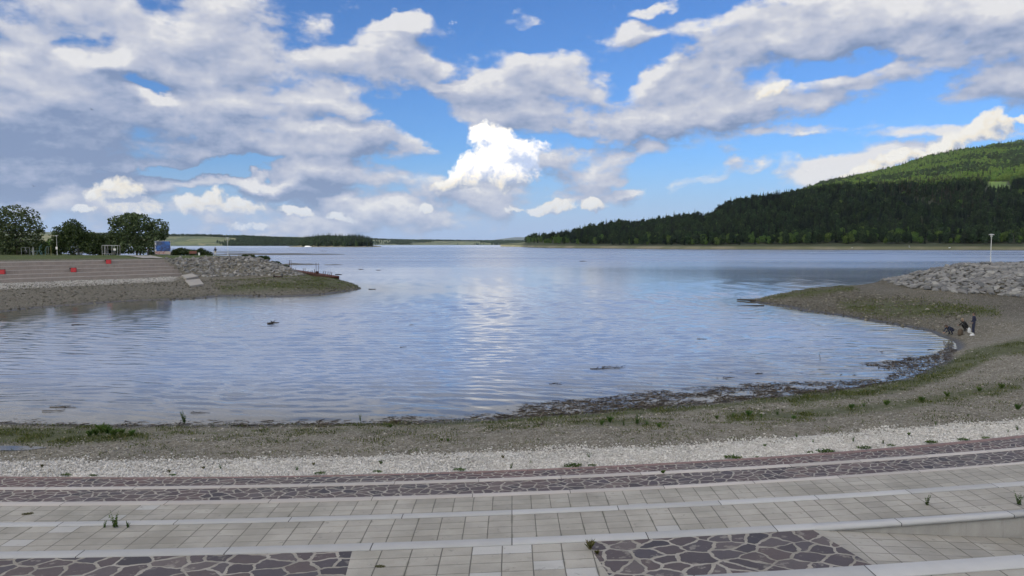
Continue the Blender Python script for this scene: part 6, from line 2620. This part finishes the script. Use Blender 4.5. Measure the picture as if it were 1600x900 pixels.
MB().box((7.6 * k, -.06, 9.4 * k), (.55, .04, .5), None, .01).build('notice', M['white_paint'], cf)


# blue poster on its stand
def mat_poster():
    m, T, bs, _ = mat('poster_print')
    co = T.new('ShaderNodeTexCoord').outputs['Object']
    x, y, z = T.xyz(co)[:3]
    n = T.noise(T.vm('MULTIPLY', co, (.8, 1, .8)), 1.1, 5, .6, dist=1.0)
    c = T.mix(T.mr(n, .40, .62), (0.010, 0.028, 0.115), (0.016, 0.095, 0.36))
    c = T.mix(T.mr(n, .62, .72), c, (0.08, 0.20, 0.40))
    grey = T.m('MULTIPLY', T.mr(x, .1, -.7), T.mr(z, 2.1, 2.7))
    c = T.mix(T.m('MULTIPLY', grey, .6), c, (0.045, 0.055, 0.075))
    c = T.mix(T.m('MULTIPLY', T.mr(x, -1.58, -1.62), T.mr(T.noise(co, 2.2, 1, .5), .48, .52)), c, (0.5, 0.5, 0.5))
    T.put(bs.inputs['Base Color'], c)
    bs.inputs['Roughness'].default_value = .55
    return m


def mat_banner():
    m, T, bs, _ = mat('poster_banner')
    co = T.new('ShaderNodeTexCoord').outputs['Object']
    n = T.noise(T.vm('MULTIPLY', co, (3.0, 1, 9.0)), 1.0, 3, .6)
    x, y, z = T.xyz(co)[:3]
    c = T.mix(T.mr(n, .46, .56), (0.22, 0.060, 0.075), (0.46, 0.40, 0.38))
    c = T.mix(T.mr(x, .55, .7), c, (0.36, 0.29, 0.25))
    T.put(bs.inputs['Base Color'], c)
    bs.inputs['Roughness'].default_value = .6
    return m


YB = 184.0
kb = YB / F
pb = at(255, YB)
bb = empty('poster_stand', pb)
tag(bb, 'large blue poster in a pale frame with a reddish strip along its foot', 'poster')
w2 = 11.9 * kb
MB().box((0, 0, 14.0 * kb), (2 * w2, .06, 15.6 * kb), None, .005).build('poster', mat_poster(), bb)
MB().box((0, 0, 4.0 * kb), (2 * w2, .06, 4.2 * kb), None, .005).build('banner', mat_banner(), bb)
fr = MB()
fr.box((0, 0, 22.1 * kb), (2 * w2 + .12, .10, .10)).box((-w2 - .03, 0, 12 * kb), (.06, .10, 20.2 * kb)).box((w2 + .03, 0, 12 * kb), (.06, .10, 20.2 * kb)).box((0, 0, 1.7 * kb), (2 * w2, .10, .10))
fr.build('frame', M['grey_metal'], bb)
for x in (-w2 + .25, w2 - .1):
    MB().box((x, .06, .1), (.14, .12, 3.6 * kb)).build('leg', M['dark_metal'], bb)


# boats
def boat_hull(L, W, Hh, bow=.35, n=14):
    """outline stations from stern (x=-L/2) to bow"""
    rows = []
    for i in range(n):
        t = i / (n - 1)
        w = W / 2 * (1 - max(0, (t - (1 - bow)) / bow) ** 2.0) * (.86 + .14 * min(1, t * 4))
        x = -L / 2 + L * t
        keel = .0 + .30 * Hh * max(0, (t - .6) / .4) ** 2
        sheer = Hh * (1 + .28 * t * t)
        rows.append([(x, -w, sheer), (x, -w * .92, sheer * .45 + keel * .4), (x, -w * .45, keel + .02), (x, w * .45, keel + .02), (x, w * .92, sheer * .45 + keel * .4), (x, w, sheer)])
    V = [p for r in rows for p in r]
    f = []
    for i in range(n - 1):
        for j in range(5):
            a = i * 6 + j
            f.append((a, a + 6, a + 7, a + 1))
        a = i * 6
        f.append((a + 5, a + 11, a + 6, a))
    f.append(tuple(range(6)))
    f.append(tuple(range((n - 1) * 6 + 5, (n - 1) * 6 - 1, -1)))
    return V, f


M['white_hull'] = simple('white_hull', (0.74, 0.75, 0.76), .35, .06, 2)
M['window_dark'] = simple('dark_window', (0.02, 0.025, 0.03), .2, .1)
bt = empty('boat_on_trailer', at(252, 196))
bt.rotation_euler = (0, 0, PI)
tag(bt, 'white motor boat on a trailer half hidden behind the blue poster', 'boat')
V, f = boat_hull(7.1, 2.2, 1.05, .45)
mesh_obj('hull', [(x, y, z + .62) for x, y, z in V], f, M['white_hull'], bt)
MB().box((-.4, 0, 1.95), (2.2, 1.6, .62), None, .12).build('cabin', M['white_hull'], bt)
MB().box((-.4, 0, 2.02), (2.24, 1.64, .26), None, .05).build('window', M['window_dark'], bt)
mb = MB(); mb.box((0, .5, .55), (5.6, .1, .12)).box((0, -.5, .55), (5.6, .1, .12)).box((-.6, 0, .48), (.12, 1.9, .12)).tube([(2.8, 0, .5), (4.2, 0, .35)], .06); mb.build('trailer', M['dark_metal'], bt)
for y in (-.95, .95):
    w_ = MB().lathe((0, 0, -.1), [(.12, 0), (.32, .01), (.34, .06), (.34, .14), (.32, .19), (.12, .2)], 20).build('wheel', M['black_plastic'], bt, True)
    w_.location = (-.6, y, .33)
    w_.rotation_euler = (PI / 2, 0, 0)

fb = empty('excursion_boat', pz(481.5, 386.0, 0))
fb.location.z = -.1
tag(fb, 'small white excursion boat far out on the lake before the wooded spit', 'boat')
kk = fb.location.y / F
V, f = boat_hull(11 * kk, 3.4, 1.4, .3)
mesh_obj('hull', V, f, M['white_hull'], fb)
MB().box((-.6 * kk, 0, 2.3), (7.2 * kk, 2.6, 1.6), None, .2).build('cabin', M['white_hull'], fb)
MB().box((-.6 * kk, 0, 2.5), (7.0 * kk, 2.66, .6), None, .05).build('window', M['window_dark'], fb)

# bench and post near the poster
be = empty('bench', at(301.5, 180))
tag(be, 'reddish brown wooden bench with a tall back between two low bushes', 'bench')
kk = 180 / F
MB().box((0, .25, .72), (11.5 * kk, .08, .62), None, .02).build('backrest', M['brown_wood'], be)
MB().box((0, 0, .44), (11.5 * kk, .5, .08), None, .02).build('seat', M['brown_wood'], be)
for x in (-5 * kk, 5 * kk):
    MB().box((x, .05, .2), (.12, .5, .46)).build('leg', M['dark_metal'], be)
bo = empty('bollard', at(311.5, 180))
tag(bo, 'short pale post beside the brown bench', 'post')
MB().box((0, 0, .28), (.34, .3, .62), None, .04).build('post', M['white_paint'], bo)
MB().box((0, 0, .62), (.38, .34, .06), None, .02).build('cap', M['grey_metal'], bo)

# rusty gangway sinking behind the tip
ga = empty('gangway', (0, 0, 0))
tag(ga, 'rusty steel gangway with upright stakes sloping down behind the grassy tip', 'gangway')
A, B = py(447, 420.2, 162), py(523.5, 431.5, 147)
ga.location = A
dv = B - A
dl = dv.length
tx = dv.normalized()
sd = Vector((-tx.y, tx.x, 0)).normalized()
upv = tx.cross(sd) * -1
upv = sd.cross(tx) * -1 if upv.z < 0 else upv
RM = Matrix((tx, sd, upv)).transposed()


def gl(s, n, h):
    return tx * s + sd * n + Vector((0, 0, h))


mb = MB()
mb.box(tx * (dl * .5) + Vector((0, 0, -.16)), (dl, 1.7, .22), RM, .02)
mb.build('deck', M['rust'], ga)
for n_, hh in ((-.9, .06), (.9, .06)):
    mb = MB()
    mb.box(tx * (dl * .5) + sd * n_ + Vector((0, 0, hh - .28)), (dl * 1.0, .12, .42), RM, .01)
    mb.box(tx * (dl * .78) + sd * n_ + Vector((0, 0, -.42)), (dl * .44, .14, .5), RM, .01)
    mb.build('side_beam', M['rust_dark'], ga)


def px_s(u):
    # arc position of a column along the gangway
    best = min(range(400), key=lambda i: abs(cam_uv(np.array([A + tx * (dl * i / 399)]))[0][0] - u))
    return dl * best / 399


kg = 152 / F
for us in ((457.8, 16.5, .3), (460.8, 16.5, .1), (467.5, 5, 0), (464.5, 4, 0), (480, 6, 0), (483, 7, 0), (487, 3.5, .2), (491.5, 4.5, .2), (493.5, 4.5, .25), (497.7, 7, 0), (510, 6.5, .6), (513, 6.5, .6), (517.2, 6.5, .55), (520.6, 6.5, .5), (524, 6.5, .35)):
    s = px_s(us[0])
    MB().tube([gl(s, -.9, -.2), gl(s + us[2], -.9, us[1] * kg)], .06, 6).build('stake', M['rust_dark'], ga)
s0, s1 = px_s(488), px_s(491.4)
MB().tube([gl(s0, .9, -.2), gl(s0, .9, 15.5 * kg), gl(s1, .9, 15.5 * kg), gl(s1, .9, -.2)], .04, 6).build('hoop', M['rust_dark'], ga)
mb = MB(); mb.box(gl(px_s(497), -.2, .25), (.6, .6, .5), RM, .08); mb.build('winch', M['rust_dark'], ga)
p = pz(528.5, 429, 0.02)
branch('log', p, [([(-.8, 0, 0), (0, .05, .05), (.9, 0, .02)], .12, .09)], 'short dark log floating at the end of the rusty gangway', 'bark_dark', 'log')

# axle with two wheels at the foot of the pale rocks
pa = gpt(434.5, 434.2)
ax = empty('wheel_axle', pa, .15)
tag(ax, 'dark abandoned axle with a wheel at each end lying below the pale rocks', 'axle')
ka = pa.y / F
for x in (-6.3 * ka, 6.3 * ka):
    w_ = MB().lathe((0, 0, -.11), [(.1, 0), (.30, .01), (.33, .06), (.33, .16), (.30, .21), (.1, .22)], 18).build('wheel', M['black_plastic'], ax, True)
    w_.location = (x, 0, .36)
    w_.rotation_euler = (0, PI / 2, .2)
MB().tube([(-6 * ka, 0, .22), (0, 0, .14), (6 * ka, 0, .22)], .09).build('axle', M['rust_dark'], ax)

# two tilted concrete slabs on the left bank
for px, lab in (([(283, 432.5), (300, 429.5), (310, 434), (291, 437.3)], 'grey concrete slab lying at the end of the seating steps'), ([(289.5, 440.3), (311.5, 438), (318.5, 446.6), (297.5, 449.3)], 'lower tilted concrete slab lying on the gravel slope')):
    P4 = [gpt(u, v) + Vector((0, 0, .30)) for u, v in px]
    V = [tuple(p) for p in P4] + [tuple(p - Vector((0, 0, .50))) for p in P4]
    o = mesh_obj('concrete_slab', V, [(0, 1, 2, 3), (7, 6, 5, 4), (0, 4, 5, 1), (1, 5, 6, 2), (2, 6, 7, 3), (3, 7, 4, 0)], M['slab'])
    tag(o, lab, 'slab')

# small things on the far shore of the hill
for (u, d, w, h), lab in (((1483, 24, 2.8, .9), 'white rowing boat pulled up on the grassy shore under the forest'), ((1331, 22, 2.4, .5), 'smaller pale boat lying on the grassy shore under the forest')):
    d0 = float(lut(HILL_SHORE, u)) + 10
    p = Vector(((u - 800) / F * d0, d0, float(hill_z(np.array([u]), np.array([d0]))[0])))
    r = empty('rowing_boat', p, .3)
    tag(r, lab, 'boat')
    V, f = boat_hull(w, 1.3, h, .5, 8)
    mesh_obj('hull', V, f, M['white_hull'], r)
    MB().box((0, 0, h * .9), (.3, 1.1, .05)).build('seat', M['brown_wood'], r)
u, d0 = 1419.5, float(lut(HILL_SHORE, 1419.5)) + 12
r = empty('marker_post', ((u - 800) / F * d0, d0, float(hill_z(np.array([u]), np.array([d0]))[0])))
tag(r, 'grey marker post standing on the grassy shore under the forest', 'post')
MB().box((0, 0, 1.3), (.5, .5, 3.0), None, .05).build('post', M['grey_metal'], r)
MB().box((0.9, 0, .5), (.9, .8, 1.1), None, .08).build('base_block', M['grey_metal'], r)

# two birds in the air
for (u, v, Y), sc, lab in (((144, 171.5, 120), 1.0, 'dark bird flying high before the clouds'), ((53, 291, 150), 1.0, 'dark bird flying low above the trees')):
    V = [(0, .22, 0), (.05, 0, .03), (-.05, 0, .03), (0, -.28, .02), (0, 0, -.05), (.30, .05, .13), (.52, -.10, .06), (.26, -.08, .11), (-.30, .05, .13), (-.52, -.10, .06), (-.26, -.08, .11)]
    f = [(0, 1, 2), (1, 3, 2), (0, 4, 1), (0, 2, 4), (1, 4, 3), (2, 3, 4), (0, 5, 1), (5, 7, 1), (5, 6, 7), (0, 2, 8), (8, 2, 10), (8, 10, 9)]
    o = mesh_obj('bird', [(x * sc, y * sc, z * sc) for x, y, z in V], f, M['black_plastic'])
    o.location = py(u, v, Y)
    o.rotation_euler = (.1, .25, 1.0)
    tag(o, lab, 'bird')

# puddle on the near bank
pp = pz(14, 700, PUDDLE_Z)
V = [(pp.x + math.cos(a) * 1.15 * (1 + .12 * math.sin(3 * a)), pp.y + math.sin(a) * .30 * (1 + .15 * math.cos(2 * a + 1)), PUDDLE_Z) for a in np.linspace(0, 2 * PI, 40, endpoint=False)]
m_, T_, bs_, _ = mat('puddle_water')
bs_.inputs['Base Color'].default_value = (.05, .048, .04, 1)
bs_.inputs['Roughness'].default_value = .04
tag(mesh_obj('puddle_water', V, [tuple(range(40))], m_), kind='structure')


# ------------------------------------------------------------------ people at the water's edge
M['skin'] = simple('skin', (0.26, 0.155, 0.115), .55, .08)
M['hair_brown'] = simple('brown_hair', (0.05, 0.032, 0.020), .6, .3, 30)
M['hair_fair'] = simple('fair_hair', (0.26, 0.20, 0.13), .6, .3, 30)
M['navy'] = simple('navy_cloth', (0.016, 0.019, 0.045), .85, .2, 9)
M['jeans'] = simple('blue_jeans', (0.014, 0.017, 0.045), .85, .2, 9)
M['black_cloth'] = simple('black_cloth', (0.010, 0.010, 0.012), .85, .2, 9)
M['denim'] = simple('denim_cloth', (0.018, 0.026, 0.052), .85, .25, 9)
M['pale_cloth'] = simple('pale_cloth', (0.50, 0.46, 0.34), .85, .1, 9)
M['shoe_white'] = simple('white_shoe', (0.62, 0.62, 0.60), .6, .1)
M['shoe_dark'] = simple('dark_shoe', (0.02, 0.02, 0.02), .6, .1)


def person(loc, rz, J, mats, hair, label, scale=1.0):
    """J: joint positions, y forward; one continuous skin over the skeleton, clothes by bone"""
    Vv, E, Rr, lab = [], [], [], []

    def add(p, r):
        Vv.append(Vector(p)); Rr.append(r)
        return len(Vv) - 1
    pel = add(J['pelvis'], .145)
    sp = add(Vector(J['pelvis']).lerp(Vector(J['chest']), .5), .135)
    ch = add(J['chest'], .15)
    nk = add(J['neck'], .058)
    hb = add(Vector(J['neck']).lerp(Vector(J['head']), .45), .075)
    hd = add(J['head'], .098)
    dirn = (Vector(J['head']) - Vector(J['neck'])).normalized()
    ht = add(Vector(J['head']) + dirn * .085, .070)
    for a, b, l in ((pel, sp, 'top'), (sp, ch, 'top'), (ch, nk, 'top'), (nk, hb, 'skin'), (hb, hd, 'skin'), (hd, ht, 'skin')):
        E.append((a, b)); lab.append(l)
    face = Vector(J.get('face', (0, 1, 0))).normalized()
    ns = add(Vector(J['head']) + face * .105 - dirn * .01, .014)
    E.append((hd, ns)); lab.append('skin')
    for sx in (-1, 1):
        def jj(k):
            p = Vector(J[k + ('R' if sx > 0 else 'L')]) if k + ('R' if sx > 0 else 'L') in J else Vector(J[k])
            return Vector((p.x * (sx if k + 'R' not in J else 1), p.y, p.z))
        hp, kn, an, to = add(jj('hip'), .095), add(jj('knee'), .066), add(jj('ankle'), .045), add(jj('toe'), .036)
        for a, b, l in ((pel, hp, 'low'), (hp, kn, 'low'), (kn, an, 'low'), (an, to, 'shoe')):
            E.append((a, b)); lab.append(l)
        sh, el, wr = add(jj('shoulder'), .066), add(jj('elbow'), .046), add(jj('wrist'), .032)
        pd = (jj('wrist') - jj('elbow')).normalized()
        pm = add(jj('wrist') + pd * .07, .030)
        for a, b, l in ((ch, sh, 'top'), (sh, el, 'top'), (el, wr, 'top'), (wr, pm, 'skin')):
            E.append((a, b)); lab.append(l)
        side = pd.cross(Vector((0, 0, 1)))
        side = side.normalized() if side.length > .1 else Vector((0, 1, 0))
        pal = side.cross(pd).normalized()
        for i, (o_, L) in enumerate(((-.030, .062), (-.010, .075), (.010, .070), (.030, .055))):
            k1 = add(jj('wrist') + pd * (.085 + L * .5) + side * o_ + pal * .008, .0095)
            k2 = add(jj('wrist') + pd * (.082 + L) + side * o_ + pal * .028, .0080)
            E.append((pm, k1)); lab.append('skin'); E.append((k1, k2)); lab.append('skin')
        t1 = add(jj('wrist') + pd * .06 + side * -.05 + pal * .015, .011)
        t2 = add(jj('wrist') + pd * .095 + side * -.056 + pal * .03, .009)
        E.append((wr, t1)); lab.append('skin'); E.append((t1, t2)); lab.append('skin')
    me = bpy.data.meshes.new('person_skeleton')
    me.from_pydata([tuple(v) for v in Vv], E, [])
    ob = bpy.data.objects.new('person_skeleton', me)
    COL.objects.link(ob)
    md = ob.modifiers.new('skin', 'SKIN')
    for i, r in enumerate(Rr):
        me.skin_vertices[0].data[i].radius = (r, r)
        me.skin_vertices[0].data[i].use_root = (i == 0)
    s2 = ob.modifiers.new('sub', 'SUBSURF'); s2.levels = 2; s2.render_levels = 2
    dg = bpy.context.evaluated_depsgraph_get()
    body = bpy.data.meshes.new_from_object(ob.evaluated_get(dg))
    bpy.data.objects.remove(ob)
    body.name = 'person'
    body.materials.clear()
    keys = ['top', 'low', 'skin', 'shoe']
    for k in keys:
        body.materials.append(mats[k])
    SA = np.array([Vv[a][:] for a, b in E]); SB = np.array([Vv[b][:] for a, b in E])
    nrad = np.array([min(Rr[a], Rr[b]) for a, b in E])
    ab = SB - SA
    for pf in body.polygons:
        c = np.array(pf.center)
        t = np.clip(((c - SA) * ab).sum(1) / ((ab * ab).sum(1) + 1e-9), 0, 1)
        dd = np.linalg.norm(c - SA - ab * t[:, None], axis=1) - nrad
        pf.material_index = keys.index(lab[int(np.argmin(dd))])
        pf.use_smooth = True
    o = bpy.data.objects.new('person', body)
    COL.objects.link(o)
    o.location = loc
    o.rotation_euler = (0, 0, rz)
    o.scale = (scale,) * 3
    tag(o, label, 'person')
    # hair: a cap over the back and crown of the head
    hc = Vector(J['head']) + dirn * .03 - face * .018
    V, f = ICO
    bm = bmesh.new()
    bmesh.ops.create_icosphere(bm, subdivisions=3, radius=.118)
    for v in bm.verts:
        v.co += v.co.normalized() * .006 * math.sin(v.co.x * 90) * math.cos(v.co.z * 70)
    dele = [v for v in bm.verts if v.co.dot(face) > .045 and v.co.dot(dirn) < .055 or v.co.dot(dirn) < -.075]
    bmesh.ops.delete(bm, geom=dele, context='VERTS')
    for v in bm.verts:
        v.co += hc
    hm = bpy.data.meshes.new('hair')
    bm.to_mesh(hm); bm.free()
    hm.materials.append(hair)
    h = bpy.data.objects.new('hair', hm)
    COL.objects.link(h)
    h.parent = o
    # eyes
    sidev = face.cross(dirn).normalized()
    for s in (-1, 1):
        e = MB()
        bmesh.ops.create_icosphere(e.b, subdivisions=1, radius=.012, matrix=Matrix.Translation(Vector(J['head']) + face * .088 + sidev * s * .034 + dirn * .012))
        e.build('eye', M['shoe_dark'], o)
    return o


STAND = dict(pelvis=(0, 0, .95), chest=(0, .0, 1.33), neck=(0, .015, 1.52), head=(0, .04, 1.645), hip=(.105, 0, .90), knee=(.14, .03, .49), ankle=(.155, 0, .085), toe=(.18, .19, .04),
             shoulder=(.20, 0, 1.43), elbow=(.33, -.05, 1.17), wrist=(.29, .14, .98))
SQUAT = dict(pelvis=(0, -.10, .30), chest=(0, .14, .66), neck=(0, .24, .82), head=(0, .32, .93), hip=(.10, -.06, .31), knee=(.17, .30, .50), ankle=(.14, .02, .085), toe=(.15, .21, .04),
             shoulder=(.18, .17, .75), elbow=(.22, .38, .55), wrist=(.10, .56, .48), face=(0, 1, -.25))
CROUCH = dict(pelvis=(0, -.12, .34), chest=(0, .20, .55), neck=(0, .36, .62), head=(0, .47, .66), hip=(.10, -.06, .33), knee=(.17, .26, .46), ankle=(.14, .02, .085), toe=(.15, .21, .04),
              shoulder=(.18, .26, .60), elbow=(.22, .44, .36), wrist=(.10, .58, .20), face=(0, .8, -.7))


def gz1(p):
    return Vector((p.x, p.y, float(ground_z(np.array([p.x]), np.array([p.y]))[0])))


fp = gz1(gpt(1521, 522.5))
person(fp, R(75), STAND, dict(top=M['navy'], low=M['jeans'], skin=M['skin'], shoe=M['shoe_white']), M['hair_brown'], 'person in navy jacket and dark blue trousers standing on the gravel point', fp.y * 33.5 / F / 1.76)
p2 = gz1(gpt(1509.5, 517.5))
person(p2, R(80), SQUAT, dict(top=M['black_cloth'], low=M['black_cloth'], skin=M['skin'], shoe=M['shoe_dark']), M['hair_fair'], 'fair haired person in black squatting between the brown bag and the standing person', p2.y * 19.5 / F / 1.04)
p3 = gz1(gpt(1487, 523.5))
person(p3, R(95), CROUCH, dict(top=M['denim'], low=M['navy'], skin=M['skin'], shoe=M['shoe_dark']), M['hair_brown'], 'person in blue bent low over the water at the shore', p3.y * 16 / F / .78)
pw = at(337, 174)
person(pw, R(170), STAND, dict(top=M['black_cloth'], low=M['pale_cloth'], skin=M['skin'], shoe=M['shoe_dark']), M['hair_brown'], 'person in dark top and pale trousers standing on the lawn beside the rounded bush', 14 * 174 / F / 1.76 * .95)
pd_ = at(232.3, 181)
person(pd_, R(150), STAND, dict(top=M['black_cloth'], low=M['black_cloth'], skin=M['skin'], shoe=M['shoe_dark']), M['hair_brown'], 'person in dark clothes standing beside the blue poster near the white boat', .95)


def bag(name, p, w, h, m, label, seed, lean=0.0, rz=0.3):
    r = empty(name, p, rz)
    tag(r, label, 'bag')
    bm = bmesh.new()
    bmesh.ops.create_cube(bm, size=1.0)
    bmesh.ops.subdivide_edges(bm, edges=bm.edges, cuts=5, use_grid_fill=True)
    g = np.random.default_rng(seed)
    ph = g.uniform(0, 6, 6)
    for v in bm.verts:
        q = v.co.copy()
        l = q.normalized() * .58
        q = q.lerp(l, .55)
        q *= 1 + .10 * math.sin(q.x * 9 + ph[0]) * math.cos(q.z * 8 + ph[1]) + .06 * math.sin(q.y * 14 + ph[2])
        z = (q.z + .5)
        tw = 1.0 - .30 * z
        v.co = Vector((q.x * w * tw + lean * z * h, q.y * w * .7 * tw, max(z, .02) * h))
    me = bpy.data.meshes.new('body')
    bm.to_mesh(me); bm.free()
    me.polygons.foreach_set('use_smooth', np.ones(len(me.polygons), bool))
    me.materials.append(m)
    o = bpy.data.objects.new('body', me)
    COL.objects.link(o)
    o.parent = r
    MB().tube([(lean * h - w * .18, 0, h * .93), (lean * h - w * .10, 0, h * 1.15), (lean * h + w * .10, 0, h * 1.15), (lean * h + w * .18, 0, h * .93)], w * .03, 6).build('handle', m, r)
    return r


M['bag_white'] = simple('white_bag', (0.66, 0.66, 0.67), .6, .12, 6)
M['bag_brown'] = simple('brown_bag', (0.085, 0.062, 0.042), .8, .3, 6)
bag('bag', gz1(gpt(1515, 520.5)), .26, .42, M['bag_white'], 'upright white bag standing at the feet of the squatting person', 3, -.18)
bag('bag', gz1(gpt(1519, 524.8)), .38, .13, M['bag_white'], 'flat white bag lying in front of the standing person', 4)
bag('bag', gz1(gpt(1500.5, 524.5)), .44, .52, M['bag_brown'], 'brown rucksack on the gravel between the bent and the squatting person', 5)
